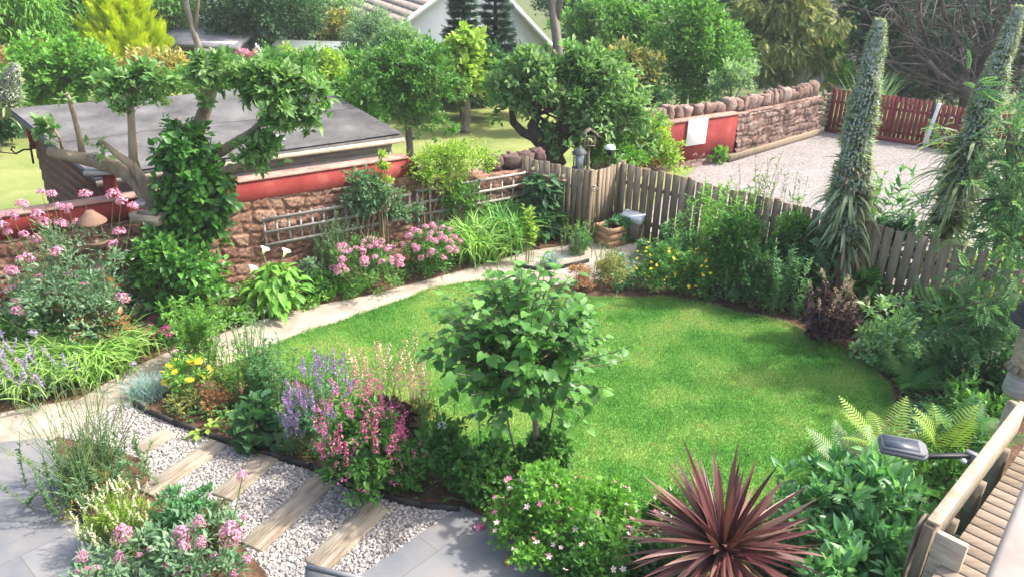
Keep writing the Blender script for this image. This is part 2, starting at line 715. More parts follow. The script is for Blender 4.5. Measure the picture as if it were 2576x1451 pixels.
def mat_slate():
    m, nt, out = new_mat('slate_paving')
    L = nt.links.new
    tc = nt.nodes.new('ShaderNodeTexCoord')
    mp = nt.nodes.new('ShaderNodeMapping')
    mp.inputs['Rotation'].default_value = (0, 0, R(-48.6))
    mp.inputs['Location'].default_value = (.25, .38, 0)
    L(tc.outputs['Object'], mp.inputs[0])
    br = nt.nodes.new('ShaderNodeTexBrick')
    br.inputs['Scale'].default_value = 1
    br.inputs['Brick Width'].default_value = 1.25
    br.inputs['Row Height'].default_value = .85
    br.inputs['Mortar Size'].default_value = .005
    br.inputs['Color1'].default_value = (.145, .154, .163, 1)
    br.inputs['Color2'].default_value = (.20, .207, .215, 1)
    br.inputs['Mortar'].default_value = (.13, .125, .12, 1)
    L(mp.outputs[0], br.inputs['Vector'])
    n = nt.nodes.new('ShaderNodeTexNoise')
    n.inputs['Scale'].default_value = 2.5
    n.inputs['Detail'].default_value = 8
    L(tc.outputs['Object'], n.inputs['Vector'])
    r = ramp_node(nt, [((.8, .82, .85), .35), ((1.05, 1.0, .98), .55), ((1.35, 1.15, 1.02), .8)])
    L(n.outputs['Fac'], r.inputs[0])
    mul = nt.nodes.new('ShaderNodeMix')
    mul.data_type = 'RGBA'
    mul.blend_type = 'MULTIPLY'
    mul.inputs[0].default_value = 1
    L(br.outputs['Color'], mul.inputs[6])
    L(r.outputs[0], mul.inputs[7])
    p = nt.nodes.new('ShaderNodeBsdfPrincipled')
    p.inputs['Roughness'].default_value = .6
    L(mul.outputs[2], p.inputs['Base Color'])
    b = nt.nodes.new('ShaderNodeBump')
    b.inputs['Strength'].default_value = .25
    b.inputs['Distance'].default_value = .01
    n3 = nt.nodes.new('ShaderNodeTexNoise')
    n3.inputs['Scale'].default_value = 14
    L(tc.outputs['Object'], n3.inputs['Vector'])
    L(n3.outputs['Fac'], b.inputs['Height'])
    L(b.outputs[0], p.inputs['Normal'])
    L(p.outputs[0], out.inputs[0])
    return m


M = {}
M['soil'] = solid_mat('soil_bark', [(.035, .02, .012), (.10, .055, .032), (.17, .10, .06)], 9, .95, .8, 40)
M['rough_grass'] = solid_mat('rough_ground', [(.04, .07, .02), (.09, .12, .04), (.14, .15, .06)], 1.2, .95, .5, 20)
M['lawn'] = mat_lawn()
M['grass'] = mat_grass()
M['dry_lawn'] = solid_mat('dry_lawn', [(.13, .18, .045), (.20, .235, .07), (.27, .28, .11)], .9, .95, .5, 30)
M['path'] = solid_mat('path_sand', [(.20, .168, .135), (.335, .285, .235), (.42, .37, .315)], 2.2, .95, .35, 70, bdist=.01)
M['slate'] = mat_slate()
M['gravel_base'] = mat_chips('gravel_bed', [(.09, .08, .08), (.26, .24, .235), (.48, .45, .44)], 45)
M['chip'] = solid_mat('stone_chip', [(.12, .105, .095), (.27, .245, .225), (.42, .39, .36), (.57, .535, .50)], 20, .85, .2, 60, attr=.8)
M['carpark'] = mat_chips('car_park_gravel', [(.10, .088, .083), (.24, .215, .205), (.36, .33, .315)], 26, 1.0)
M['sleeper'] = solid_mat('sleeper_wood', [(.11, .083, .058), (.235, .19, .138), (.33, .285, .222), (.40, .36, .295)], 2.2, .9, .6, 7, stretch=(1, 9, 6))
M['edging'] = solid_mat('black_edging', [(.015, .014, .013), (.04, .036, .034)], 6, .6, .2)
M['stone'] = solid_mat('red_sandstone', [(.09, .043, .032), (.205, .105, .072), (.30, .18, .128), (.38, .29, .235)], 7, .95, .9, 30, attr=.55)
M['stone_grey'] = solid_mat('weathered_stone', [(.08, .045, .034), (.165, .10, .077), (.25, .175, .145), (.35, .315, .28)], 6, .95, .9, 30, attr=.5)
M['stone_dark'] = solid_mat('dark_coping_stone', [(.06, .035, .03), (.12, .075, .065), (.19, .13, .11)], 8, .95, .8, 30, attr=.4)
M['red_paint'] = solid_mat('red_masonry_paint', [(.10, .014, .013), (.19, .022, .021), (.225, .034, .03), (.29, .085, .07)], 1.7, .85, .35, 40, detail=10)
M['red_top'] = solid_mat('worn_red_top', [(.27, .09, .07), (.31, .18, .145), (.34, .26, .22)], 6, .85, .4, 40)
M['red_fence'] = solid_mat('red_fence_paint', [(.12, .019, .02), (.17, .028, .028), (.225, .044, .04)], 4, .7, .2, 20, attr=.5)
M['fence'] = solid_mat('weathered_picket', [(.12, .09, .06), (.225, .175, .12), (.33, .265, .19)], 5, .9, .4, 12, stretch=(6, 6, .7), attr=.45)
M['fence_dark'] = solid_mat('old_wood', [(.10, .08, .06), (.20, .165, .12), (.30, .25, .19)], 5, .9, .4, 12, attr=.4)
M['pale_wood'] = solid_mat('bare_pale_wood', [(.28, .22, .15), (.40, .33, .24), (.48, .41, .32)], 3, .75, .3, 10, stretch=(2, 2, 9))
M['deck'] = solid_mat('deck_board', [(.14, .105, .075), (.24, .19, .14), (.32, .265, .21)], 3, .8, .4, 10, stretch=(1, 12, 4), attr=.5)
M['planter'] = solid_mat('planter_wood', [(.26, .14, .07), (.40, .24, .13), (.50, .33, .2)], 4, .8, .3, 10, stretch=(2, 2, 10))
M['shed'] = solid_mat('dark_stained_board', [(.085, .036, .030), (.13, .06, .05), (.17, .092, .08)], 4, .8, .3, 12, stretch=(1, 1, 8))
M['felt'] = solid_mat('roof_felt', [(.02, .02, .02), (.065, .063, .063), (.11, .107, .105), (.165, .162, .158), (.26, .253, .245)], 1.1, .9, .6, 50, attr=.35, detail=10)
M['grey_board'] = solid_mat('weathered_boards', [(.22, .20, .18), (.36, .33, .30), (.46, .43, .39)], 3, .9, .5, 14, stretch=(1, 1, 12))
M['render_white'] = solid_mat('white_render', [(.84, .84, .84), (.88, .88, .87)], 2, .8, .1)
M['grey_render'] = solid_mat('grey_render', [(.34, .34, .37), (.42, .42, .45)], 2, .8, .1)
M['tile'] = solid_mat('roof_tile', [(.19, .155, .135), (.28, .235, .205), (.35, .30, .27)], 3, .85, .5, 3, stretch=(1, 1, 6))
M['slate_roof'] = solid_mat('shed_roof_sheet', [(.11, .11, .115), (.17, .17, .18), (.22, .22, .23)], 3, .8, .4, 10)
M['green_roof'] = solid_mat('pale_green_roof', [(.14, .175, .165), (.20, .235, .225)], 3, .8, .3, 10)
M['rail_wood'] = solid_mat('bleached_rail', [(.25, .21, .18), (.33, .29, .255), (.39, .35, .315)], 3, .8, .2, 10)
M['glass'] = solid_mat('window_glass', [(.02, .024, .03), (.04, .045, .05)], 2, .08, 0, spec=.6)
M['pale_glass'] = solid_mat('pale_glass', [(.35, .42, .47), (.5, .56, .6)], 2, .15, 0, spec=.6)
M['white'] = solid_mat('white_paint', [(.74, .74, .73), (.82, .82, .81)], 3, .55, .05)
M['metal_grey'] = solid_mat('grey_metal', [(.12, .125, .135), (.17, .175, .185)], 5, .45, .1, spec=.5)
M['panel'] = solid_mat('solar_panel', [(.05, .06, .08), (.075, .085, .11)], 30, .25, 0, spec=.6)
M['black'] = solid_mat('black_metal', [(.012, .012, .013), (.03, .03, .03)], 6, .5, .1)
M['lantern'] = solid_mat('lantern_metal', [(.04, .05, .05), (.09, .10, .10)], 8, .6, .2)
M['terracotta'] = solid_mat('terracotta', [(.17, .10, .07), (.24, .15, .105)], 6, .85, .2)
M['bark'] = solid_mat('bark', [(.09, .07, .055), (.19, .155, .12), (.30, .26, .21)], 8, .95, .9, 22, stretch=(1, 1, .4))
M['bark_pale'] = solid_mat('pale_bark', [(.13, .10, .068), (.27, .21, .14), (.38, .305, .21)], 6, .9, .7, 22, stretch=(1, 1, .4))
M['bark_dark'] = solid_mat('dark_bark', [(.03, .024, .02), (.065, .05, .042), (.10, .085, .07)], 8, .95, .9, 22)
M['bark_grey'] = solid_mat('grey_bark', [(.11, .09, .08), (.20, .165, .145), (.29, .25, .23)], 6, .95, .8, 22, stretch=(1, 1, .4))
M['bark_dusk'] = solid_mat('dusky_bark', [(.06, .05, .046), (.105, .09, .082), (.16, .14, .13)], 6, .95, .8, 22)
M['stem'] = leaf_mat('green_stem', [(.07, .10, .03), (.13, .17, .06)], .6, .1)
M['stem_brown'] = leaf_mat('brown_stem', [(.12, .09, .05), (.2, .16, .09)], .7, .1)
M['slate_shingle'] = solid_mat('dark_shingle', [(.035, .033, .036), (.06, .056, .06), (.09, .085, .09)], 7, .8, .5, 20, stretch=(1, 1, 8))
M['wicker'] = solid_mat('wicker', [(.26, .19, .13), (.42, .33, .25), (.52, .44, .35)], 14, .85, .8, 40, stretch=(1, 1, 3))
M['fabric_pink'] = solid_mat('faded_parasol_cloth', [(.42, .30, .32), (.55, .45, .47)], 6, .9, .2)
M['chair'] = solid_mat('grey_chair', [(.20, .195, .19), (.27, .265, .26)], 20, .7, .2)


def lm(name, *cols, **k):
    M[name] = leaf_mat(name, list(cols), **k)


lm('lf_mid', (.03, .085, .016), (.065, .145, .03), (.12, .22, .05))
lm('lf_bright', (.055, .13, .02), (.11, .23, .035), (.19, .32, .06))
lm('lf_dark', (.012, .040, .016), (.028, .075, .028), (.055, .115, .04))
lm('lf_ivy', (.02, .07, .016), (.05, .125, .025), (.13, .25, .05), rough=.35)
lm('lf_apple', (.04, .09, .022), (.09, .165, .05), (.165, .24, .09), (.28, .33, .18), rough=.55, spec=.25)
lm('lf_grey', (.055, .105, .05), (.105, .165, .09), (.19, .245, .16), rough=.7)
lm('lf_blue', (.09, .14, .13), (.17, .23, .23), (.27, .33, .34), rough=.7)
lm('lf_yellow', (.12, .18, .025), (.22, .29, .045), (.33, .38, .08))
lm('lf_gold', (.24, .31, .012), (.44, .47, .012), (.62, .59, .02), rough=.7, trans=.25)
lm('lf_olive', (.05, .07, .025), (.11, .13, .04), (.21, .19, .06), (.30, .24, .08))
lm('lf_pale', (.10, .16, .07), (.18, .25, .12), (.27, .33, .2))
lm('lf_sedum', (.04, .10, .042), (.07, .155, .065), (.125, .22, .11), rough=.6, spec=.2)
lm('lf_conifer', (.008, .028, .016), (.018, .05, .028), (.035, .08, .04), trans=.1, rough=.7)
lm('lf_cypress', (.03, .05, .018), (.075, .10, .028), (.15, .165, .045), (.25, .24, .06), trans=.15, rough=.7)
lm('lf_photinia', (.035, .09, .03), (.07, .14, .045), (.16, .12, .05), (.34, .09, .05), (.30, .16, .07), rough=.3)
lm('lf_purple', (.022, .012, .018), (.05, .025, .035), (.10, .055, .07), rough=.4)
lm('lf_cordyline', (.036, .011, .014), (.066, .022, .023), (.115, .05, .044), (.24, .155, .115), rough=.4, trans=.2)
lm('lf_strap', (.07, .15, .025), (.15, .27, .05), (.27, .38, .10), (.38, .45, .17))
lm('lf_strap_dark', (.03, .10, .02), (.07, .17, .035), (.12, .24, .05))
lm('lf_fern', (.11, .16, .025), (.19, .25, .05), (.28, .31, .09), trans=.35)
lm('lf_fern_green', (.04, .11, .03), (.07, .17, .045), (.13, .22, .07))
lm('lf_fern_grey', (.11, .15, .07), (.19, .23, .12), (.27, .29, .17))
lm('lf_feather', (.04, .09, .04), (.075, .14, .065), (.14, .21, .095))
lm('lf_echium', (.10, .12, .062), (.185, .205, .115), (.29, .31, .20))
lm('lf_echium_dead', (.16, .10, .06), (.27, .17, .10), (.36, .27, .19))
lm('lf_shrub', (.045, .12, .045), (.065, .155, .06), (.11, .21, .09), (.18, .29, .12), rough=.35)
lm('lf_heart', (.024, .074, .016), (.052, .130, .026), (.11, .215, .042), rough=.42, spec=.4)
lm('lf_brown', (.16, .08, .04), (.26, .14, .07), (.36, .22, .12))
lm('lf_variegated', (.09, .17, .06), (.20, .29, .13), (.42, .48, .28))
lm('fl_pink', (.52, .16, .32), (.62, .28, .44), (.73, .47, .57), trans=.3, rough=.7)
lm('fl_magenta', (.52, .05, .28), (.68, .14, .38), (.78, .30, .50), trans=.3, rough=.7)
lm('fl_rose', (.52, .06, .20), (.62, .13, .30), (.74, .34, .46), trans=.3, rough=.7)
lm('fl_pale_pink', (.72, .42, .48), (.80, .56, .60), (.84, .70, .72), trans=.3, rough=.7)
lm('fl_purple', (.18, .10, .25), (.27, .18, .36), (.37, .28, .45), trans=.3, rough=.7)
lm('fl_lilac', (.28, .22, .38), (.38, .31, .46), (.48, .41, .54), trans=.3, rough=.7)
lm('fl_white', (.74, .74, .70), (.82, .82, .78), trans=.25, rough=.6)
lm('fl_cream', (.58, .56, .38), (.70, .68, .50), (.78, .76, .62), trans=.3, rough=.7)
lm('fl_yellow', (.75, .48, .01), (.82, .60, .02), (.85, .70, .06), trans=.25, rough=.6)
lm('fl_peach', (.56, .30, .26), (.64, .43, .34), (.70, .57, .46), trans=.3, rough=.7)
lm('fl_orange', (.62, .20, .03), (.70, .30, .05), trans=.3, rough=.7)
lm('fl_echium', (.52, .52, .58), (.66, .66, .70), (.76, .76, .78), trans=.3, rough=.7)

# ================================================================ SETTING
g = MB()
xs = np.concatenate([[-600, -300, -130], np.linspace(-70, -16, 10), np.linspace(-14, 16, 16), np.linspace(18, 70, 10), [130, 300, 600]])
ys = np.concatenate([[-40, -15], np.linspace(-6, 22, 15), np.linspace(23, 33, 11), np.linspace(36, 110, 10), [180, 320, 600, 1000]])
gx, gy = np.meshgrid(xs, ys, indexing='ij')
zz = np.vectorize(gz)(gy) - .012
nx, ny = len(xs), len(ys)
g.add(np.stack([gx, gy, zz], 2).reshape(-1, 3), None,
      [(i * ny + j, (i + 1) * ny + j, (i + 1) * ny + j + 1, i * ny + j + 1) for i in range(nx - 1) for j in range(ny - 1)])
structure(g.build('ground', M['rough_grass'], smooth=True), 'rough green ground under and behind the gardens')

soil_poly = pxpoly([(-300, 760), (1290, 560), (1500, 600), (2300, 770), (2800, 900), (2700, 1600), (-400, 1650)])
structure(sheet('soil', soil_poly, -.006, M['soil']), 'dark bark covered soil of the planting beds')

LAWN_PX = [(672, 878), (850, 812), (1000, 762), (1070, 735), (1180, 712), (1300, 712), (1430, 742), (1530, 752), (1660, 752), (1760, 762), (1830, 785), (1960, 808),
           (2050, 848), (2130, 888), (2200, 935), (2238, 990), (2215, 1060), (2130, 1140), (2075, 1205), (1990, 1255), (1880, 1310),
           (1740, 1330), (1580, 1290), (1440, 1230), (1300, 1170), (1150, 1110), (1000, 1060), (850, 1000), (730, 940)]
lawn_poly = smooth_poly(pxpoly(LAWN_PX), 3)
structure(sheet('lawn', lawn_poly, .012, M['lawn']), 'mown green lawn with yellowish worn patches')
N_BL = 420000
Pg = fill(lawn_poly, N_BL)
az = rng.uniform(0, 2 * math.pi, N_BL)
lean = rng.uniform(.1, .9, N_BL)
hh = rng.uniform(.012, .032, N_BL)
tip = np.c_[Pg[:, 0] + np.cos(az) * hh * lean, Pg[:, 1] + np.sin(az) * hh * lean, .012 + hh]
sx, sy = -np.sin(az) * .0035, np.cos(az) * .0035
gb = MB()
b0 = np.c_[Pg[:, 0] + sx, Pg[:, 1] + sy, np.full(N_BL, .010)]
b1 = np.c_[Pg[:, 0] - sx, Pg[:, 1] - sy, np.full(N_BL, .010)]
ne = 16000
lp_ = np.concatenate([lawn_poly, lawn_poly[:1]])
ie = rng.integers(0, len(lawn_poly), ne)
te = rng.uniform(0, 1, ne)[:, None]
pe = lp_[ie] * (1 - te) + lp_[ie + 1] * te
de = norm(lp_[ie + 1] - lp_[ie])
wv = .02 * np.sin(pe[:, 0] * 9) + .02 * np.sin(pe[:, 1] * 13 + 2)
pe = pe + np.stack([-de[:, 1], de[:, 0]], 1) * (wv + rng.normal(0, .025, ne))[:, None]
ae = rng.uniform(0, 2 * math.pi, ne)
he = rng.uniform(.02, .06, ne)
gb.add(np.stack([np.c_[pe[:, 0] - np.sin(ae) * .004, pe[:, 1] + np.cos(ae) * .004, np.full(ne, .004)], np.c_[pe[:, 0] + np.sin(ae) * .004, pe[:, 1] - np.cos(ae) * .004, np.full(ne, .004)],
                 np.c_[pe[:, 0] + np.cos(ae) * he * .8, pe[:, 1] + np.sin(ae) * he * .8, he]], 1).reshape(-1, 3), np.arange(ne * 3).reshape(-1, 3), None, np.repeat(rng.uniform(0, 1, ne), 3))
gb.add(np.stack([b0, b1, tip], 1).reshape(-1, 3), np.arange(N_BL * 3).reshape(-1, 3), None, np.repeat(rng.uniform(0, 1, N_BL), 3))
tag(gb.build('grass', M['grass']), 'short mown grass blades of the curved lawn', 'grass', None, 'stuff')

PATH_PX = [(-300, 1060), (0, 1037), (200, 1003), (330, 925), (440, 878), (560, 838), (700, 788), (930, 742), (1130, 690), (1250, 655), (1330, 632),
           (1480, 610), (1640, 618), (1660, 668), (1480, 712), (1300, 725), (1180, 724), (1070, 745), (1000, 772), (850, 822), (690, 880), (600, 905), (470, 950), (380, 1010), (300, 1070),
           (110, 1110), (0, 1122), (-300, 1160)]
structure(sheet('path', pxpoly(PATH_PX), .004, M['path']), 'pale sandy path curving between lawn and wall border')
PATIO_PX = [(-400, 1170), (0, 1115), (112, 1104), (150, 1190), (200, 1300), (300, 1390), (480, 1520), (700, 1600), (920, 1440), (1160, 1275), (1260, 1330), (1420, 1470), (1600, 1600), (1500, 1760), (200, 1760), (-500, 1640)]
structure(sheet('patio', pxpoly(PATIO_PX), .022, M['slate']), 'blue grey slate paving slabs of the patio')

GRAV_PX = [(310, 1015), (352, 1030), (500, 1092), (640, 1143), (780, 1185), (900, 1240), (1172, 1290), (1160, 1275), (920, 1440), (700, 1600), (560, 1545), (300, 1390), (190, 1280), (120, 1120)]
grav_poly = np.array([(p.x, p.y) for p in pxpoly(GRAV_PX)])
structure(sheet('gravel', grav_poly, .008, M['gravel_base']), 'pale grey gravel between the timber sleepers')
isl_px = [(140, 1100), (260, 1120), (360, 1160), (385, 1225), (470, 1290), (600, 1365), (668, 1440), (700, 1520), (600, 1560), (420, 1470), (300, 1385), (205, 1305), (160, 1230)]
isl = np.array([(p.x, p.y) for p in pxpoly(isl_px)])
structure(sheet('soil', isl, .016, M['soil']), 'island of bark mulch beside the slate patio')

# loose stones
NST = 17000
Ps = fill(grav_poly, NST)
Ps = Ps[~inside(isl, Ps)]
NST = len(Ps)
base = np.array([(1, 0, 0), (-1, 0, 0), (0, 1, 0), (0, -1, 0), (0, 0, 1), (0, 0, -.6), ], float)
octf = np.array([(0, 2, 4), (2, 1, 4), (1, 3, 4), (3, 0, 4), (2, 0, 5), (1, 2, 5), (3, 1, 5), (0, 3, 5)])
cube = np.array([(x, y, z) for x in (-1, 1) for y in (-1, 1) for z in (-1, 1)], float) * .8
cubf = np.array([(0, 1, 3, 2), (4, 6, 7, 5), (0, 4, 5, 1), (2, 3, 7, 6), (0, 2, 6, 4), (1, 5, 7, 3)])
sz = rng.uniform(.007, .0165, NST)
a = rng.uniform(0, 6.28, NST)
tl = rng.uniform(-.6, .6, NST)
jv = cube[None] * (1 + rng.uniform(-.35, .35, (NST, 8, 3))) * sz[:, None, None] * np.array([1.35, .8, .65])
x_ = jv[..., 0] * np.cos(a)[:, None] - jv[..., 1] * np.sin(a)[:, None]
y_ = jv[..., 0] * np.sin(a)[:, None] + jv[..., 1] * np.cos(a)[:, None]
z_ = jv[..., 2] + x_ * tl[:, None]
vv = np.stack([x_ + Ps[:, :1], y_ + Ps[:, 1:2], z_ + .008 + sz[:, None] * .5], 2)
st = MB()
st.add(vv.reshape(-1, 3), None, (cubf[None] + (np.arange(NST) * 8)[:, None, None]).reshape(-1, 4), np.repeat(rng.beta(2, 1.6, NST), 8))
tag(st.build('gravel_stones', M['chip']), 'loose angular grey and white stones between the sleepers', 'gravel', None, 'stuff')

structure(sheet('neighbour_lawn', [(-60, 12.2), (-11.5, 12.2), (-3, 14.2), (3.2, 14.6), (4.8, 17.5), (4.8, 25), (-14, 26), (-60, 26)], -.002, M['dry_lawn']),
          'sunlit yellow green lawn of the neighbouring garden')
structure(sheet('car_park', [(2.2, 13.6), (5.6, 10.4), (9.0, 7.5), (22, 9), (26, 16), (13.2, 19.2), (8.6, 22.4), (4.6, 18.4)], .001, M['carpark']),
          'white gravel parking area beyond the picket fence')

# ---- timber sleepers set in the gravel
SL = [('long pale grey timber sleeper laid in gravel behind the tall wispy flax', (348, 1132, 428, 1084), .21, .55),
      ('long light brown timber sleeper laid in gravel, second from the sandy path', (368, 1240, 552, 1112), .23, .6),
      ('shorter timber sleeper in gravel half hidden by the grey green sedum', (558, 1250, 676, 1147), .25, .7),
      ('long weathered timber sleeper in gravel reaching under the red penstemon', (632, 1376, 812, 1210), .25, .45),
      ('dark timber sleeper in gravel beside the slate paving edge', (795, 1424, 952, 1270), .25, .4)]
for i, (lab, (x0, y0, x1, y1), w, tone) in enumerate(SL):
    a0, b0 = gp(x0, y0, .03), gp(x1, y1, .03)
    d = b0 - a0
    mb = MB()
    mb.box((0, 0, 0), (d.length, w, .10), r=tone, bev=.008)
    # a few drying cracks as shallow grooves along the grain
    o = mb.build('timber_sleeper', M['sleeper'])
    mid = (a0 + b0) / 2
    o.location = (mid.x, mid.y, -.005)
    o.rotation_euler = (0, 0, math.atan2(d.y, d.x))
    tag(o, lab, 'sleeper', 'timber sleepers laid across the gravel')

# black edging strips
def edging(pts, lab, h=.09):
    P = [gp(a, b, 0) for a, b in pts]
    P = np.array([(p.x, p.y) for p in P])
    mb = MB()
    for i in range(len(P) - 1):
        m_ = (P[i] + P[i + 1]) / 2
        d = P[i + 1] - P[i]
        mb.box((m_[0], m_[1], h / 2 - .01), (np.linalg.norm(d) + .012, .03, h), math.atan2(d[1], d[0]))
    tag(mb.build('lawn_edging', M['edging']), lab, 'edging', 'black edging strips round the beds')


edging([(340, 1022), (380, 1045), (440, 1070), (500, 1092), (570, 1118), (640, 1142), (710, 1160), (780, 1180), (860, 1215), (960, 1255), (1060, 1280), (1155, 1288)],
       'black curved edging strip between gravel and flower bed')
edging([(160, 1235), (200, 1305), (250, 1350), (310, 1392), (380, 1430), (440, 1480)], 'black edging strip between island bed and left slate patio')
edging([(1900, 1302), (1990, 1258), (2075, 1207)], 'black edging strip between lawn and purple cordyline bed')


# ================================================================ WALLS
def sines(n, fmin, fmax):
    f = rng.uniform(fmin, fmax, (n, 2)) * rng.choice([-1, 1], (n, 2))
    ph = rng.uniform(0, 6.28, n)
    a = rng.uniform(.4, 1, n)
    return lambda u, v: sum(a[i] * np.sin(f[i, 0] * u + f[i, 1] * v + ph[i]) for i in range(n)) / math.sqrt(n)


def stone_field(U, V, h, rmin, rmax, wmin, wmax):
    """irregular coursed rubble: returns relief and per-stone tone"""
    w1, w2, w3 = sines(5, 1.5, 5), sines(6, 4, 16), sines(9, 22, 90)
    Vw = V + .05 * w1(U, V) + .022 * w2(U, V)
    Uw = U + .045 * w2(U + 5, V)
    ed = [-.3]
    while ed[-1] < h + .4:
        ed.append(ed[-1] + rng.uniform(rmin, rmax))
    ed = np.array(ed)
    ri = np.clip(np.searchsorted(ed, Vw) - 1, 0, len(ed) - 2)
    rel, tone = np.zeros_like(U), np.zeros_like(U)
    for k in range(len(ed) - 1):
        m_ = ri == k
        if not m_.any():
            continue
        cw = [U.min() - 1 - rng.uniform(0, .3)]
        while cw[-1] < U.max() + 1:
            cw.append(cw[-1] + rng.uniform(wmin, wmax))
        cw = np.array(cw)
        u = Uw[m_]
        ci = np.clip(np.searchsorted(cw, u) - 1, 0, len(cw) - 2)
        tn = rng.uniform(0, 1, len(cw))
        pr = rng.uniform(.35, 1, len(cw))
        du = np.minimum(u - cw[ci], cw[ci + 1] - u)
        dv = np.minimum(Vw[m_] - ed[k], ed[k + 1] - Vw[m_])
        e = np.clip(np.minimum(du, dv) / .026, 0, 1)
        e = e * e * (3 - 2 * e)
        rel[m_] = e * pr[ci]
        tone[m_] = tn[ci] * (.35 + .65 * e)
    return rel + .30 * w3(U, V), np.clip(tone + .16 * w3(U + 3, V + 1), 0, 1)


def stone_wall(root, A, B, h0, h1, th, mat, res=.022, rmin=.09, rmax=.2, wmin=.16, wmax=.42, relief=.055, topwave=.0):
    A, B = np.array(A[:2], float), np.array(B[:2], float)
    Lw = np.linalg.norm(B - A)
    u = (B - A) / Lw
    n = np.array([u[1], -u[0]])           # towards the garden (camera)
    nu, nv = int(Lw / res) + 1, int(max(h0, h1) / res) + 1
    nt_ = max(3, int(th / res / 1.5))
    us = np.linspace(0, Lw, nu)
    mb = MB()
    for side in (1, -1):
        if side == 1:
            nuu, nvv = nu, nv
            uu = us
        else:
            nuu, nvv = nu // 3, nv // 3
            uu = np.linspace(0, Lw, nuu)
        t = np.linspace(0, 1, nvv)
        Hh = h0 + (h1 - h0) * uu / Lw + topwave * np.sin(uu * 3.1) * np.sin(uu * 1.3 + 1)
        Ug, Tg = np.meshgrid(uu, t, indexing='ij')
        Vg = Tg * Hh[:, None]
        rel, tone = stone_field(Ug, Vg, max(h0, h1), rmin, rmax, wmin, wmax)
        batter = .10 * (1 - Tg)
        off = th / 2 + rel * relief + batter
        X = A[0] + Ug * u[0] + side * off * n[0]
        Y = A[1] + Ug * u[1] + side * off * n[1]
        idx = np.arange(nuu * nvv).reshape(nuu, nvv)
        q = np.stack([idx[:-1, :-1], idx[1:, :-1], idx[1:, 1:], idx[:-1, 1:]], 2).reshape(-1, 4)
        if side == -1:
            q = q[:, ::-1]
        mb.add(np.stack([X, Y, Vg - .02], 2).reshape(-1, 3), None, q, tone.ravel())
    # top and ends
    Ht = h0 + (h1 - h0) * us / Lw + topwave * np.sin(us * 3.1) * np.sin(us * 1.3 + 1)
    ts = np.linspace(-1, 1, nt_ * 2)
    Ug, Sg = np.meshgrid(us, ts, indexing='ij')
    rel, tone = stone_field(Ug, Sg * th / 2 + 3, 4, .12, .25, .16, .4)
    off = Sg * (th / 2 + relief * .8)
    X = A[0] + Ug * u[0] + off * n[0]
    Y = A[1] + Ug * u[1] + off * n[1]
    Z = Ht[:, None] - .02 + (rel - .3) * .035 - .06 * np.abs(Sg) ** 6
    idx = np.arange(nu * nt_ * 2).reshape(nu, nt_ * 2)
    q = np.stack([idx[:-1, :-1], idx[:-1, 1:], idx[1:, 1:], idx[1:, :-1]], 2).reshape(-1, 4)
    mb.add(np.stack([X, Y, Z], 2).reshape(-1, 3), None, q, tone.ravel())
    for e, (P, hh_) in enumerate(((A, h0), (B, h1))):
        w = th / 2 + .06
        c = [P - n * w, P + n * w]
        mb.add([(c[0][0], c[0][1], 0), (c[1][0], c[1][1], 0), (c[1][0], c[1][1], hh_ - .05), (c[0][0], c[0][1], hh_ - .05)], None, [(0, 1, 2, 3)], .4)
    return bw(mb, 'stone_face', mat, root, True), u, n, Lw


def slab(root, name, A, u, n, s0, s1, off0, off1, z0, z1, mat, cut=0.0, r=.5):
    """box along a wall direction; cut slants the far end"""
    P = lambda s, o, z: (A[0] + u[0] * s + n[0] * o, A[1] + u[1] * s + n[1] * o, z)
    v = [P(s0, off0, z0), P(s1, off0, z0), P(s1, off1, z0), P(s0, off1, z0), P(s0, off0, z1), P(s1 - cut, off0, z1), P(s1 - cut, off1, z1), P(s0, off1, z1)]
    mb = MB()
    mb.add(v, None, [(0, 1, 2, 3), (4, 7, 6, 5), (0, 4, 5, 1), (3, 2, 6, 7), (0, 3, 7, 4), (1, 5, 6, 2)], r)
    return bw(mb, name, mat, root)


WU = np.array((.824, .566))
WN = np.array((.566, -.824))
W0 = np.array((-1.62, 12.55))
WA = W0 - WU * 11.2
WE = W0 + WU * 2.3
wall = empty('garden_wall', (W0[0] - WU[0] * 4, W0[1] - WU[1] * 4, 0), 'long red sandstone rubble wall with red painted coping behind the flower border', 'wall')
stone_wall(wall, WA, W0, 1.34, 1.34, .42, M['stone'], .022, rmin=.08, rmax=.19, wmin=.14, wmax=.42, relief=.040)
stone_wall(wall, W0 + WU * .01, WE, 1.12, 1.05, .42, M['stone'], .03, rmin=.08, rmax=.19, relief=.055)
slab(wall, 'red_coping', WA, WU, WN, -.1, 11.15, .03, .25, 1.30, 1.585, M['red_paint'], cut=.22)
slab(wall, 'coping_top', WA, WU, WN, -.12, 10.90, .015, .262, 1.585, 1.612, M['red_top'])
for i, (s, w) in enumerate(((1.50, .27), (1.84, .34), (2.16, .24), (2.46, .22))):
    mb = MB()
    p = W0 + WU * s
    mb.rock((p[0], p[1], 1.12 + .08), (w, .28, .24), .6, 30 + i)
    bw(mb, 'coping_stone', M['stone_dark'], wall, False)

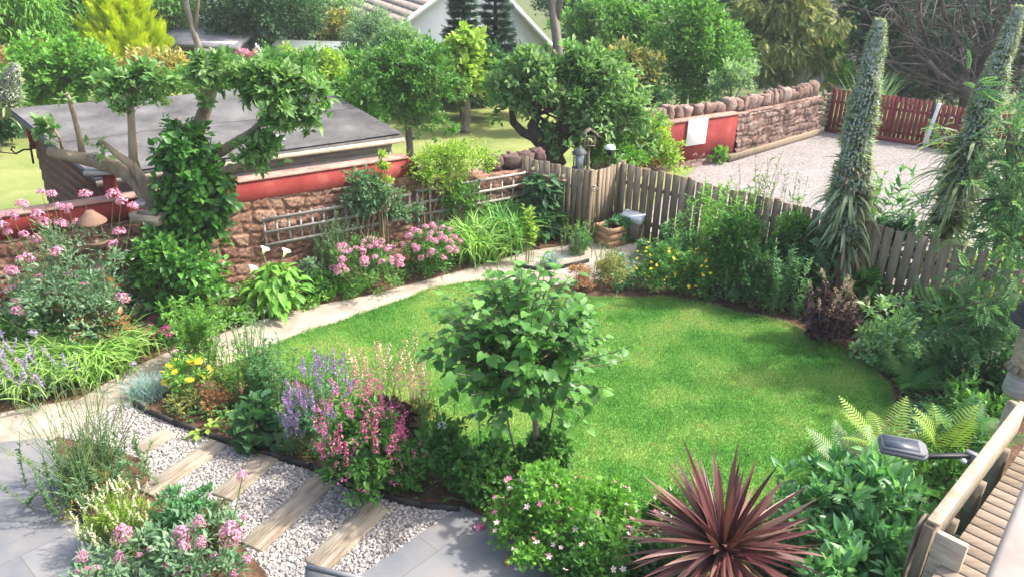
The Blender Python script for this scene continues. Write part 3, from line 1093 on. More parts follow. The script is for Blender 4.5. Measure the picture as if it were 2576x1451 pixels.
# ---- trellis on the wall
def trellis(root_px, A, B, zA, zB, hh_, lab, nx_, nz_):
    A, B = np.array(A), np.array(B)
    d = B - A
    L_ = np.linalg.norm(d)
    rz = math.atan2(d[1], d[0])
    root = empty('trellis', (A[0], A[1], 0), lab, 'trellis', 'wooden trellis panels along the stone wall')
    mb = MB()
    for k in range(nx_ + 1):
        s = k / nx_
        p = A + d * s
        z = zA + (zB - zA) * s
        mb.box((p[0], p[1], z + hh_ / 2), (.035, .02, hh_ + .06), rz, rng.uniform(0, 1))
    bw(mb, 'lattice_upright', M['grey_board'], root)
    mb = MB()
    for k in range(nz_ + 1):
        z0, z1 = zA + hh_ * k / nz_, zB + hh_ * k / nz_
        pm = (A + B) / 2 + WN * .025
        sl = math.atan2(z1 - z0, L_)
        Mx = Matrix.Rotation(rz, 3, 'Z') @ Matrix.Rotation(-sl, 3, 'Y')
        mb.box((pm[0], pm[1], (z0 + z1) / 2), (L_ + .04, .02, .045), rot=[list(r_) for r_ in Mx], r=.6 + .1 * k)
    bw(mb, 'lattice_rail', M['grey_board'], root)


o_ = .32
trellis(None, W0 - WU * 2.75 + WN * (o_ + .04), W0 - WU * .35 + WN * (o_ + .02), .62, .62, .40, 'low weathered trellis panel half covered by ivy and rosemary', 13, 2)
trellis(None, W0 - WU * .2 + WN * o_, W0 + WU * 1.95 + WN * o_, .42, .42, .62, 'square wooden trellis panel against dark wall beside the picket fence', 9, 3)
trellis(None, WA + WU * 1.6 + WN * (o_ + .04), WA + WU * 3.6 + WN * (o_ + .04), .25, .25, .75, 'old trellis panel on shaded wall behind the tall valerian', 8, 3)

# ================================================================ PICKET FENCES
def picket_fence(root, A, B, z0, h, pitch, w, mat, side, rails=(.3, .95), gapless=False, th=.018, ragged=.02, slope=0.0, posts=(0, 1), pmat=None):
    A, B = np.array(A[:2]), np.array(B[:2])
    d = B - A
    L_ = np.linalg.norm(d)
    u = d / L_
    n = np.array([u[1], -u[0]]) * side
    rz = math.atan2(d[1], d[0])
    k = int(L_ / pitch)
    mb = MB()
    for i in range(k):
        s = (i + .5) / k
        p = A + d * s
        hh_ = h + slope * s + rng.uniform(-ragged, ragged)
        t = rng.normal(0, .006)
        Mx = Matrix.Rotation(rz + rng.normal(0, .02), 3, 'Z') @ Matrix.Rotation(rng.normal(0, .008), 3, 'Y')
        mb.box((p[0] + n[0] * t, p[1] + n[1] * t, z0 + hh_ / 2), (w * rng.uniform(.93, 1.05), th, hh_), r=rng.uniform(0, 1), rot=[list(r_) for r_ in Mx])
    bw(mb, 'picket_panel', mat, root)
    for rz_ in rails:
        mb = MB()
        m_ = (A + B) / 2 - n * (th / 2 + .024)
        mb.box((m_[0], m_[1], z0 + rz_), (L_, .04, .075), rz, .3)
        bw(mb, 'rail', pmat or mat, root)
    for s in posts:
        p = A + d * s - n * .06
        mb = MB()
        mb.box((p[0], p[1], z0 + (h + slope * s) / 2 + .01), (.09, .085, h + slope * s + .02), rz, .3, bev=.006)
        bw(mb, 'post', pmat or mat, root)
    return u, n, L_


FA = gp(1277, 385, 1.28)
FB = gp(1482, 432, 1.28)
FC = gp(1562, 410, 1.28)
FD = gp(2330, 596, 1.28)
FD2 = FC + (FD - FC) * 1.9
f1 = empty('picket_fence', (FA.x, FA.y, 0), 'close boarded grey picket fence between stone wall and gate', 'fence', 'weathered picket fences')
picket_fence(f1, FA, FB, 0, 1.28, .112, .104, M['fence'], 1)
f2 = empty('garden_gate', (FB.x, FB.y, 0), 'sunlit pale picket gate standing open at the fence corner', 'gate')
u2, n2, _ = picket_fence(f2, FB + Vector((.03, .02, 0)), FC, .03, 1.25, .10, .092, M['fence'], 1, posts=())
mb = MB()
p = np.array(FB[:2]) + u2 * .06 + n2 * .03
mb.tube([(p[0], p[1], 1.0), (p[0] + .05, p[1] - .02, 1.03), (p[0] + .1, p[1], .98), (p[0] + .05, p[1] - .03, .93), (p[0] - .01, p[1] - .02, .97)], .016, 6, .8)
bw(mb, 'rope_latch', M['pale_wood'], f2)
f3 = empty('picket_fence', (FC.x, FC.y, 0), 'long spaced picket fence running to the right past the giant flower spikes', 'fence', 'weathered picket fences')
picket_fence(f3, FC, FD2, 0, 1.28, .150, .124, M['fence'], 1, posts=(0, .14, .3, .45, .6, .8, 1))
mb = MB()
for (px, py) in ((1912, 520), (1905, 680)):
    q = FC + (FD2 - FC) * .16
    pp = at(px, py, q.y - .02)
    mb.box((pp.x, pp.y - .02, pp.z), (.06, .02, .09), -.7, .2)
bw(mb, 'hinge', M['black'], f3)

# shelf hanging on the left fence
sh = empty('hanging_shelf', (FA.x + .6, FA.y - .5, 0), 'narrow wooden shelf fixed near the top of the close boarded fence', 'shelf')
da = (FB - FA).normalized()
a0 = FA + da * .62 + Vector((-.08, -.10, 0))
mb = MB()
m_ = a0 + da * .38
mb.box((m_.x, m_.y, 1.07), (.78, .11, .022), math.atan2(da.y, da.x), .8)
bw(mb, 'board', M['fence'], sh)
for s in (.05, .7):
    q = a0 + da * s
    mb = MB()
    mb.box((q.x, q.y, 1.12), (.02, .10, .09), math.atan2(da.y, da.x), .4)
    bw(mb, 'bracket', M['fence_dark'], sh)

# ---- red fence and gates of the car park
RA, RB = gp(2078, 332), gp(2412, 382)
RD = (RB - RA).normalized()
RM = RA + RD * (RB - RA).length * .74
RE = RB + RD * 3.2
rf = empty('red_fence', (RA.x, RA.y, 0), 'dark red painted slatted fence at the back of the gravel car park', 'fence')
picket_fence(rf, RA, RM, .0, 1.18, .112, .092, M['red_fence'], 1, rails=(.25, .85), posts=(0, .3, .62), ragged=.005)
mb = MB()
m_ = (RA + RM) / 2
mb.box((m_.x + .03, m_.y - .05, .06), ((RM - RA).length, .05, .12), math.atan2(RD.y, RD.x), .9)
bw(mb, 'kick_board', M['red_fence'], rf)
rg = empty('red_gate', (RM.x, RM.y, 0), 'dark red slatted gate with three pale fixings beyond the white post', 'gate')
picket_fence(rg, RM + RD * .12, RE, .0, 1.12, .112, .092, M['red_fence'], 1, rails=(.25, .85), posts=(.98,), ragged=.005)
mb = MB()
m_ = (RM + RE) / 2
mb.box((m_.x + .03, m_.y - .05, .06), ((RE - RM).length - .2, .05, .12), math.atan2(RD.y, RD.x), .9)
bw(mb, 'kick_board', M['red_fence'], rg)
for i in range(3):
    q = RM + RD * (.5 + .28 * i)
    mb = MB()
    mb.box((q.x - .01, q.y - .03, .83 - .02 * i), (.07, .03, .04), math.atan2(RD.y, RD.x), .8)
    bw(mb, 'fixing', M['white'], rg)
wp = MB()
wp.box((0, 0, .56), (.085, .085, 1.2), 0, .5, bev=.006)
o = wp.build('white_post', M['white'])
o.location = (RM.x + .02, RM.y - .07, 0)
o.rotation_euler = (0, R(5), math.atan2(RD.y, RD.x))
tag(o, 'slim white post leaning where red fence meets red gate', 'post')

# ---- wall at the far side of the car park
CA, CB = gp(1655, 312, 1.12), gp(1850, 285, 1.12)
cu = np.array((CB - CA)[:2])
cl = np.linalg.norm(cu)
cu /= cl
cn = np.array([cu[1], -cu[0]])
CE = gp(2062, 332)
cw = empty('boundary_wall', (CA.x, CA.y, 0), 'pinkish rubble boundary wall with upright coping stones beside the gravel car park', 'wall')
A_ = np.array(CA[:2]) - cu * 1.4
B_ = np.array(CB[:2])
stone_wall(cw, A_ - cn * .22, B_ - cn * .22, 1.06, 1.09, .40, M['stone_grey'], .04)
ext = np.array((CE.x, CE.y)) - B_
stone_wall(cw, B_ - cn * .20, B_ + ext * .93 - cn * .2, 1.10, 1.04, .40, M['stone_grey'], .035, relief=.09, rmin=.09, rmax=.2, wmin=.12, wmax=.42)
mb = MB()
slab(cw, 'red_panel', A_, cu, cn, 0, 1.4 + cl, -.05, .10, .18, 1.10, M['red_paint'])
slab(cw, 'red_panel_top', A_, cu, cn, 0, 1.4 + cl + .02, -.12, .115, 1.10, 1.15, M['red_top'])
s = 0.1
i = 0
eu = ext / np.linalg.norm(ext)
tot = 1.4 + cl + np.linalg.norm(ext) * .93
while s < tot - .3:
    w = rng.uniform(.18, .38)
    q = A_ + cu * s if s < 1.4 + cl else B_ + eu * (s - 1.4 - cl)
    zb = 1.12 if s < 1.4 + cl else 1.10 - .06 * (s - 1.4 - cl) / (np.linalg.norm(ext) * .93)
    hh_ = rng.uniform(.26, .36)
    mb = MB()
    q = q - cn * .26
    mb.rock((q[0] + cu[0] * w / 2, q[1] + cu[1] * w / 2, zb + hh_ / 2 - .03), (w * 1.0, .30, hh_ * rng.uniform(.9, 1.25)), math.atan2(cu[1], cu[0]) + rng.normal(0, .12), 60 + i, rng.uniform(.2, .9))
    bw(mb, 'coping_stone', M['stone_grey'], cw, False)
    s += w
    i += 1
# blank white board
sg = MB()
dr = ray(1753, 333)
Pq = A_ + cn * .125
tt_ = (Pq @ cn) / (dr[0] * cn[0] + dr[1] * cn[1])
cen = np.array((dr[0] * tt_, dr[1] * tt_))
bz = EYE + dr[2] * tt_
tpar = np.dot(cen - A_, cu)
cen = A_ + cu * tpar + cn * .125
sg.box((0, 0, 0), (.62, .025, .60), 0, .5, bev=.004)
o = sg.build('sign_board', M['white'])
o.location = (cen[0], cen[1], bz)
o.rotation_euler = (0, 0, math.atan2(cu[1], cu[0]))
tag(o, 'blank white rectangular board fixed to the red painted wall', 'sign')
# heap of stones at the wall end
for i, (px, py, sx_, sz_) in enumerate(((1745, 402, .42, .22), (1770, 388, .40, .2), (1755, 378, .44, .2), (1775, 408, .36, .18), (1760, 366, .36, .18), (1780, 372, .3, .2), (1735, 388, .36, .2), (1762, 352, .34, .18), (1790, 392, .28, .2), (1742, 368, .34, .2))):
    z = .10 + .13 * max(0, (408 - py) // 12)
    q = gp(1760, 408, 0)
    pp = at(px, py, q.y + .05 * i % .3)
    mb = MB()
    mb.rock((0, 0, 0), (sx_, .3, sz_), 0, 200 + i, rng.uniform(.1, .7))
    o = mb.build('loose_stone', M['stone'], None, False)
    o.location = (pp.x, pp.y, max(.08, pp.z))
    o.rotation_euler = (0, 0, rng.uniform(0, 3))
    tag(o, 'red sandstone lump in the small heap below the white board', 'stone', 'heap of loose red stones')
# timber kerb logs
for (lab, p0, p1, z, rr) in (('long grey timber log edging the bed under the boundary wall', (1828, 408), (2060, 338), .09, .085),
                             ('pale timber log lying on top of the longer edging log', (1840, 392), (1960, 352), .25, .08),
                             ('upper timber log near the red fence, on the edging log', (1950, 356), (2058, 326), .25, .08)):
    a0, b0 = gp(*p0), gp(*p1)
    mb = MB()
    d = b0 - a0
    m_ = (a0 + b0) / 2
    mb.box((0, 0, 0), (d.length, rr * 2, rr * 1.9), 0, .7, bev=.02)
    o = mb.build('timber_log', M['fence'])
    o.location = (m_.x, m_.y, z)
    o.rotation_euler = (0, 0, math.atan2(d.y, d.x))
    tag(o, lab, 'timber', 'timber logs edging the car park bed')
# small slatted screen at the far corner
ss = empty('slatted_screen', (CE.x, CE.y, 0), 'small weathered screen of horizontal slats between stone wall and red fence', 'fence')
a0, b0 = np.array((CE.x, CE.y)) - eu * .15, np.array((RA.x, RA.y)) + np.array((.0, .02))
d = b0 - a0
mb = MB()
for k in range(7):
    mb.box(((a0[0] + b0[0]) / 2, (a0[1] + b0[1]) / 2, .2 + k * .14), (np.linalg.norm(d), .025, .07), math.atan2(d[1], d[0]), rng.uniform(.3, .9))
bw(mb, 'slat_panel', M['fence'], ss)
for q in (a0, b0):
    mb = MB()
    mb.box((q[0], q[1] + .04, .58), (.07, .05, 1.16), math.atan2(d[1], d[0]), .3)
    bw(mb, 'post', M['fence_dark'], ss)


# ================================================================ GARDEN SHED (flat felt roof)
def quad_slab(mb, P, th, r=.5):
    """thick plate over four 3-D corners (counter-clockwise from above)"""
    P = [np.array(p, float) for p in P]
    v = P + [p - np.array((0, 0, th)) for p in P]
    mb.add(v, None, [(0, 1, 2, 3), (7, 6, 5, 4), (0, 4, 5, 1), (1, 5, 6, 2), (2, 6, 7, 3), (3, 7, 4, 0)], r)


FR = np.array(gp(1012, 335, 1.62))
su = np.array((.812, .583))
sb = np.array((-.583, .812))
FLn = FR[:2] - su * 5.0
BLp = np.array(gp(25, 275, 2.0))
depth_s = float(np.dot(BLp[:2] - FLn, sb))
BLn = FLn + sb * depth_s
shift = float(np.dot(BLp[:2] - BLn, su))
BL = BLp
BR = FR[:2] + sb * depth_s + su * shift * .5
shed = empty('garden_shed', (FR[0] - su[0] * 2.5 + sb[0], FR[1] - su[1] * 2.5 + sb[1], 0), 'low brown timber garden shed with flat grey felt roof behind the stone wall', 'shed')
mb = MB()
nxs, nys = 60, 46
g0 = np.array((FLn[0], FLn[1], 1.60)); g1 = np.array((FR[0], FR[1], 1.62)); g2 = np.array((BR[0], BR[1], 2.0)); g3 = np.array((BL[0], BL[1], 2.0))
uu, vv_ = np.meshgrid(np.linspace(0, 1, nxs), np.linspace(0, 1, nys), indexing='ij')
Pg_ = (g0 * ((1 - uu) * (1 - vv_))[..., None] + g1 * (uu * (1 - vv_))[..., None] + g2 * (uu * vv_)[..., None] + g3 * ((1 - uu) * vv_)[..., None])
# felt laps: small steps across the slope, gentle sag
lap = ((vv_ * 4.3 + .02 * np.sin(uu * 11)) % 1.0)
Pg_[..., 2] += .005 * lap - .02 * np.sin(uu * 9 + 1) * np.sin(vv_ * 5) - .01
idx = np.arange(nxs * nys).reshape(nxs, nys)
mb.add(Pg_.reshape(-1, 3), None, np.stack([idx[:-1, :-1], idx[1:, :-1], idx[1:, 1:], idx[:-1, 1:]], 2).reshape(-1, 4))
quad_slab(mb, [g0 - (0, 0, .04), g1 - (0, 0, .04), g2 - (0, 0, .04), g3 - (0, 0, .04)], .10)
nn_ = sines(7, 2, 9)
mb.r[0] = np.clip(.5 + .13 * nn_(uu * 5, vv_ * 4) + rng.normal(0, .05, uu.shape), 0, 1).reshape(-1).astype(np.float32)
roof = bw(mb, 'felt_roof', M['felt'], shed)
for vs_ in (.45,):
    mb = MB()
    pts = []
    for i in range(40):
        a = i / 39
        P_ = (g0 * (1 - a) * (1 - vs_) + g1 * a * (1 - vs_) + g2 * a * vs_ + g3 * (1 - a) * vs_)
        pts.append(P_ + np.array((0, 0, .012 - .02 * math.sin(a * 9 + 1) * math.sin(vs_ * 5) + rng.normal(0, .002))))
    mb.tube(pts, .004, 4, 0.2)
    _o = bw(mb, 'felt_seam', M['felt'], shed); _o.parent = roof
# side walls as boards
def board_wall(P, Q, z0, zp, zq, mat, name, root, nb=9, th=.03, tone=None):
    P, Q = np.array(P), np.array(Q)
    d = Q - P
    L_ = np.linalg.norm(d)
    rz = math.atan2(d[1], d[0])
    n = np.array([d[1], -d[0]]) / L_
    mb = MB()
    for k in range(nb):
        a, b = k / nb, (k + 1) / nb - .004
        A0, A1 = z0 + (zp - z0) * a, z0 + (zp - z0) * b
        B0, B1 = z0 + (zq - z0) * a, z0 + (zq - z0) * b
        o1, o0 = th * .3, th
        v = []
        for (p_, z_, o_) in ((P, A0, o0), (Q, B0, o0), (Q, B1, o1), (P, A1, o1)):
            v.append((p_[0] + n[0] * o_, p_[1] + n[1] * o_, z_))
        for (p_, z_) in ((P, A0), (Q, B0), (Q, B1), (P, A1)):
            v.append((p_[0] - n[0] * th, p_[1] - n[1] * th, z_))
        mb.add(v, None, [(0, 1, 2, 3), (5, 4, 7, 6), (0, 4, 5, 1), (2, 6, 7, 3), (1, 5, 6, 2), (4, 0, 3, 7)], rng.uniform(0, 1))
    return bw(mb, name, mat, root)


iw = .16
wFL, wFR = FLn + su * iw + sb * iw, FR[:2] - su * iw + sb * iw
wBL, wBR = BL[:2] + su * iw * 1.5 - sb * iw, BR[:2] - su * iw - sb * iw
board_wall(wBL, wFL, 0, 1.93, 1.49, M['shed'], 'side_wall', shed, 10)
board_wall(wFL, wFR, 0, 1.49, 1.50, M['grey_board'], 'front_wall', shed, 7)
board_wall(wFR, wBR, 0, 1.50, 1.88, M['shed'], 'side_wall', shed, 10)
board_wall(wBR, wBL, 0, 1.88, 1.93, M['shed'], 'back_wall', shed, 10)
mb = MB()
gq = FR[:2] - sb * .05
gl_ = FLn - sb * .05
mb.tube([(gl_[0], gl_[1], 1.48), ((gl_[0] + gq[0]) / 2, (gl_[1] + gq[1]) / 2, 1.505), (gq[0], gq[1], 1.50)], .045, 8)
bw(mb, 'gutter', M['pale_wood'], shed)
mb = MB()
mb.box((wBL[0] - .02, wBL[1] + .0, 1.58), (.14, .14, .5), math.atan2(su[1], su[0]), .6)
bw(mb, 'corner_board', M['red_paint'], shed)
mb = MB()
q = g0 * .30 * .78 + g1 * .70 * .78 + (g2 * .5 + g3 * .5) * .22
for k in range(1):
    a = g0 + (g1 - g0) * .50 + (g3 - g0) * .10 + np.array((0, 0, .035))
    e1, e2 = (g1 - g0) * .11, (g3 - g0) * .10
    quad_slab(mb, [a, a + e1, a + e1 + e2, a + e2], .012)
bw(mb, 'roof_patch', M['pale_glass'], shed)
# clothes line hook by the shed corner
lp = empty('line_hook', (wBL[0], wBL[1], 1.3), 'black iron hook with a washing line at the shed corner', 'hook')
mb = MB()
e = np.array((wBL[0] - .06, wBL[1] - .06, 1.32))
mb.tube([e, e + (-.12, -.02, .0), e + (-.26, -.04, -.07), e + (-.32, -.05, 0), e + (-.28, -.05, .06), e + (-.24, -.05, .03)], .016, 6)
mb.tube([e + (0, 0, .08), e + (-.02, 0, -.25)], .02, 6)
bw(mb, 'iron_hook', M['black'], lp)
mb = MB()
mb.tube(bez(e + (-.26, -.04, -.07), e + (-1.6, .1, -.05), e + (-3.4, .3, .35), 9), .009, 5)
bw(mb, 'line', M['black'], lp)


# ================================================================ BUNGALOW and other buildings
def gable_house(root, Lp, Rp, apex, y0, y1, zb, wall_mat, roof_mat, over=.35):
    (xl, zl), (xr, zr), (xa, za) = Lp, Rp, apex
    mb = MB()
    v = [(xl, y0, zb), (xr, y0, zb), (xr, y0, zr), (xa, y0, za), (xl, y0, zl), (xl, y1, zb), (xr, y1, zb), (xr, y1, zr), (xa, y1, za), (xl, y1, zl)]
    mb.add(v, [(2, 3, 4), (9, 8, 7)], [(0, 1, 2, 4), (6, 5, 9, 7), (1, 6, 7, 2), (5, 0, 4, 9)])
    bw(mb, 'wall', wall_mat, root)
    for (x, z, sg) in ((xl, zl, -1), (xr, zr, 1)):
        mb = MB()
        dx, dz = (x - xa), (z - za)
        ex = xa + dx * 1.14
        ez = za + dz * 1.14
        n_ = 16
        for k in range(n_):
            a, b = k / n_, (k + 1) / n_
            pa = (xa + (ex - xa) * a, za + (ez - za) * a + .14)
            pb = (xa + (ex - xa) * b, za + (ez - za) * b + .17)
            P = [(pa[0], y0 - over, pa[1]), (pb[0], y0 - over, pb[1]), (pb[0], y1 + over, pb[1]), (pa[0], y1 + over, pa[1])]
            if sg < 0:
                P = [P[1], P[0], P[3], P[2]]
            quad_slab(mb, P, .07, rng.uniform(.2, .8))
        bw(mb, 'roof', roof_mat, root)
        mb = MB()
        P = [(xa, y0 - over - .02, za + .12), (ex, y0 - over - .02, ez + .12)]
        v = [(P[0][0], P[0][1], P[0][2]), (P[1][0], P[1][1], P[1][2]), (P[1][0], P[1][1], P[1][2] - .22), (P[0][0], P[0][1], P[0][2] - .22)]
        v += [(a, b + .03, c) for a, b, c in v]
        mb.add(v, None, [(0, 1, 2, 3), (7, 6, 5, 4), (0, 4, 5, 1), (3, 2, 6, 7)])
        bw(mb, 'barge_board', M['render_white'], root)


HY = 31.0
pl, pr, pa_ = at(975, 68, HY), at(1392, 118, HY), at(1196, -84, HY)
dl = pl - pa_
pl = pa_ + dl * 1.3
pr = pa_ + (pr - pa_) * 1.14
house = empty('bungalow', (pa_.x, HY, gz(HY)), 'white rendered bungalow with broad gable end and brown tiled roof', 'house')
gable_house(house, (pl.x, pl.z), (pr.x, pr.z), (pa_.x, pa_.z), HY, HY + 11, gz(HY), M['render_white'], M['tile'])
wq = at(1146, 0, HY)
mb = MB(); mb.box((wq.x, HY - .03, wq.z + .15), (.62, .08, .9)); wfr = bw(mb, 'window', M['fence_dark'], house)
mb = MB(); mb.box((wq.x - .0, HY - .075, wq.z + .17), (.5, .02, .7)); o = bw(mb, 'pane', M['glass'], house); 
o.parent = wfr; 
mb = MB(); mb.tube([(wq.x + .5, HY - .08, wq.z + 1.2), (wq.x + .5, HY - .08, wq.z - 2.4)], .045, 8); bw(mb, 'downpipe', M['white'], house)
# dormer on the left roof slope
dq = at(905, 20, HY + 5)
mb = MB(); mb.box((dq.x + .45, HY + 5.2, dq.z + .3), (1.3, 1.5, 1.1)); dm = bw(mb, 'dormer', M['fence_dark'], house)
house.rotation_euler = (0, 0, R(24))
mb = MB(); mb.box((dq.x + .1, HY + 4.4, dq.z - .1), (.7, .5, .35)); o = bw(mb, 'vent', M['white'], house); o.parent = dm

h2 = empty('house', (-9, 42, gz(42)), 'pale house with a wide window and brown roof behind the left trees', 'house', None)
c = at(885, 5, 40)
mb = MB(); mb.box((c.x - 1.2, 43, c.z - 1.5), (9, 6, 6.0)); bw(mb, 'wall', M['render_white'], h2)
mb = MB(); mb.box((c.x - .1, 39.97, c.z + .2), (1.9, .08, 1.1)); w2 = bw(mb, 'window', M['white'], h2)
mb = MB(); mb.box((c.x - .1, 39.92, c.z + .2), (1.7, .03, .95)); o = bw(mb, 'pane', M['pale_glass'], h2); o.parent = w2
mb = MB(); quad_slab(mb, [(c.x - 6.5, 38.6, c.z - .55), (c.x + 4, 38.6, c.z - .55), (c.x + 4, 40.2, c.z - .25), (c.x - 6.5, 40.2, c.z - .25)], .15); bw(mb, 'roof', M['tile'], h2)
h3 = empty('house', (-13, 46, gz(46)), 'grey roofed house glimpsed between the golden conifer and dark tree', 'house', None)
c = at(500, 20, 44)
mb = MB(); mb.box((c.x, 47, c.z - 3), (7, 5, 5)); bw(mb, 'wall', M['grey_render'], h3)
mb = MB(); quad_slab(mb, [(c.x - 4, 43.5, c.z - .6), (c.x + 4, 43.5, c.z - .6), (c.x + 4, 47, c.z + 1.6), (c.x - 4, 47, c.z + 1.6)], .2); bw(mb, 'roof', M['tile'], h3)
h4 = empty('house', (16, 40, gz(40)), 'stone coloured house with tiled roof seen between the right conifers', 'house', None)
c = at(2128, 60, 38)
mb = MB(); mb.box((c.x + .4, 41, c.z - 2.4), (3.6, 5, 4.4)); bw(mb, 'wall', M['grey_board'], h4)
mb = MB(); quad_slab(mb, [(c.x - 2.2, 37.6, c.z - .4), (c.x + 3, 37.6, c.z - .4), (c.x + 3, 41, c.z + 2.4), (c.x - 2.2, 41, c.z + 2.4)], .2); bw(mb, 'roof', M['tile'], h4)


def small_shed(px0, px1, pyb, pyt, Y, lab, wall_mat, roof_mat, ridge=False, dpt=3.0, slope=.45):
    a, b = at(px0, pyb, Y), at(px1, pyt, Y)
    x0, x1, zt = a.x, b.x, b.z
    zb = gz(Y) - .1
    root = empty('shed', ((x0 + x1) / 2, Y, gz(Y)), lab, 'shed')
    mb = MB(); mb.box(((x0 + x1) / 2, Y + dpt / 2, (zb + zt) / 2), (x1 - x0, dpt, zt - zb)); bw(mb, 'wall', wall_mat, root)
    mb = MB()
    if ridge:
        xm = (x0 + x1) / 2
        zr = zt + slope
        quad_slab(mb, [(x0 - .2, Y - .25, zt), (x1 + .2, Y - .25, zt), (x1 + .2, Y + dpt / 2, zr), (x0 - .2, Y + dpt / 2, zr)], .08)
        quad_slab(mb, [(x0 - .2, Y + dpt / 2, zr), (x1 + .2, Y + dpt / 2, zr), (x1 + .2, Y + dpt + .25, zt), (x0 - .2, Y + dpt + .25, zt)], .08)
    else:
        quad_slab(mb, [(x0 - .2, Y - .25, zt), (x1 + .2, Y - .25, zt - .1), (x1 + .2, Y + dpt + .2, zt + slope - .1), (x0 - .2, Y + dpt + .2, zt + slope)], .12)
    bw(mb, 'roof', roof_mat, root)
    mb = MB(); mb.box((x0 + (x1 - x0) * .3, Y - .03, zb + (zt - zb) * .5), ((x1 - x0) * .22, .05, (zt - zb) * .86)); d = bw(mb, 'door', M['fence_dark'], root)
    return root


small_shed(428, 590, 190, 108, 27, 'long grey shed with dark sloping roof beside the golden conifer', M['grey_render'], M['slate_roof'], False, 4.0, .6)
small_shed(690, 850, 172, 150, 26.5, 'small garden hut with pale green ridged roof under the trees', M['shed'], M['green_roof'], True, 2.4, .42)

# closed parasol
pq = at(652, 172, 24.5)
pz = at(648, 114, 24.5).z
par = empty('parasol', (pq.x, 24.5, gz(24.5)), 'closed faded pink and grey parasol beyond the apple tree', 'parasol')
mb = MB(); mb.tube([(pq.x, 24.5, gz(24.5)), (pq.x - .02, 24.5, pz + .05)], .025, 8); bw(mb, 'pole', M['white'], par)
mb = MB()
a_ = np.arange(16) * math.pi / 8
rp = 1 + .28 * np.cos(a_ * 4 + .4)
zs = np.linspace(0, 1, 7)
rads = .04 + .30 * (1 - zs) ** .9
ring = np.stack([rads[:, None] * rp * np.cos(a_) + pq.x, rads[:, None] * rp * np.sin(a_) + 24.5, np.repeat((pq.z - .25 + zs * (pz - pq.z + .25))[:, None], 16, 1)], 2)
mb.add(ring.reshape(-1, 3), None, [(i * 16 + j, i * 16 + (j + 1) % 16, (i + 1) * 16 + (j + 1) % 16, (i + 1) * 16 + j) for i in range(6) for j in range(16)])
bw(mb, 'canopy', M['fabric_pink'], par)

# ================================================================ THINGS BY THE FENCE
pp = gp(1536, 622)
plr = empty('planter_box', (pp.x, pp.y + .16, 0), 'square brown wooden planter box with trailing plant beside the gate', 'planter')
rzp = R(38)
mb = MB()
def rot2(x, y, a):
    return x * math.cos(a) - y * math.sin(a), x * math.sin(a) + y * math.cos(a)
bwid, bh = .37, .36
for k in range(4):
    an = rzp + k * math.pi / 2
    for j in range(3):
        ox, oy = rot2(0, -bwid / 2, an)
        mb.box((plr.location.x + ox, plr.location.y + oy, .065 + j * .118), (bwid + .02, .022, .112), an, rng.uniform(.2, .9))
bw(mb, 'side_panel', M['planter'], plr)
mb = MB(); mb.box((plr.location.x, plr.location.y, .27), (bwid - .03, bwid - .03, .06), rzp); bw(mb, 'compost', M['soil'], plr)
mb = MB()
for k in range(4):
    an = rzp + k * math.pi / 2 + math.pi / 4
    ox, oy = rot2(bwid * .67, 0, an)
    mb.box((plr.location.x + ox, plr.location.y + oy, .183), (.04, .04, bh + .01), rzp, .8)
bw(mb, 'corner_post', M['planter'], plr)
q = gp(1575, 590, .25)
o = MB(); o.box((0, 0, 0), (.40, .24, .13), 0, .5, bev=.02)
o = o.build('white_tub', M['white'])
o.location = (plr.location.x + .42, plr.location.y + .30, .40)
o.rotation_euler = (R(12), R(3), R(-32))
tag(o, 'white rectangular tub lying tilted behind the wooden planter', 'tub')
o = MB(); o.box((0, 0, 0), (.34, .26, .33), 0, .5, bev=.02)
o = o.build('wooden_crate', M['fence_dark'])
o.location = (plr.location.x + .42, plr.location.y + .30, .16)
o.rotation_euler = (0, 0, R(-32))
tag(o, 'weathered crate under the white tub by the picket fence', 'crate')

# lantern, insect house, feeder on poles behind the gate
LY = 13.9
def pole_thing(px, py, Y, name, lab, cat):
    p = at(px, py, Y)
    r = empty(name, (p.x, Y, 0), lab, cat)
    return r, p
lr, p = pole_thing(1457, 402, LY - .3, 'garden_lantern', 'dark grey glazed garden lantern on a post behind the gate', 'lantern')
sc = mpp(p)
mb = MB(); mb.tube([(p.x, p.y, 0), (p.x, p.y, p.z - .17)], .03, 6); bw(mb, 'post', M['fence_dark'], lr)
mb = MB(); mb.box((p.x, p.y, p.z - .17), (.20, .20, .04), .3, bev=.008); bw(mb, 'base', M['lantern'], lr)
mb = MB()
for k in range(4):
    ox, oy = rot2(.075, .075, .3 + k * math.pi / 2)
    mb.box((p.x + ox, p.y + oy, p.z - .02), (.016, .016, .27), .3)
bw(mb, 'frame', M['lantern'], lr)
mb = MB(); mb.box((p.x, p.y, p.z - .02), (.12, .12, .25), .3); bw(mb, 'glass', M['pale_glass'], lr)
mb = MB(); mb.lathe([(.14, p.z + .115), (.13, p.z + .14), (.06, p.z + .21), (.03, p.z + .215), (.025, p.z + .25), (.001, p.z + .26)], (p.x, p.y, 0), 4); bw(mb, 'lantern_roof', M['lantern'], lr)
ir, p = pole_thing(1483, 352, LY + .5, 'bird_house', 'small brown bird house with white framed front hanging in the tree', 'bird house')
mb = MB(); mb.tube([(p.x, p.y, 0), (p.x, p.y, p.z - .1)], .03, 6); bw(mb, 'post', M['fence_dark'], ir)
mb = MB(); mb.box((p.x, p.y, p.z), (.22, .16, .22), .1); bw(mb, 'box', M['terracotta'], ir)
mb = MB()
quad_slab(mb, [(p.x - .17, p.y - .13, p.z + .10), (p.x, p.y - .13, p.z + .22), (p.x, p.y + .13, p.z + .22), (p.x - .17, p.y + .13, p.z + .10)], .02)
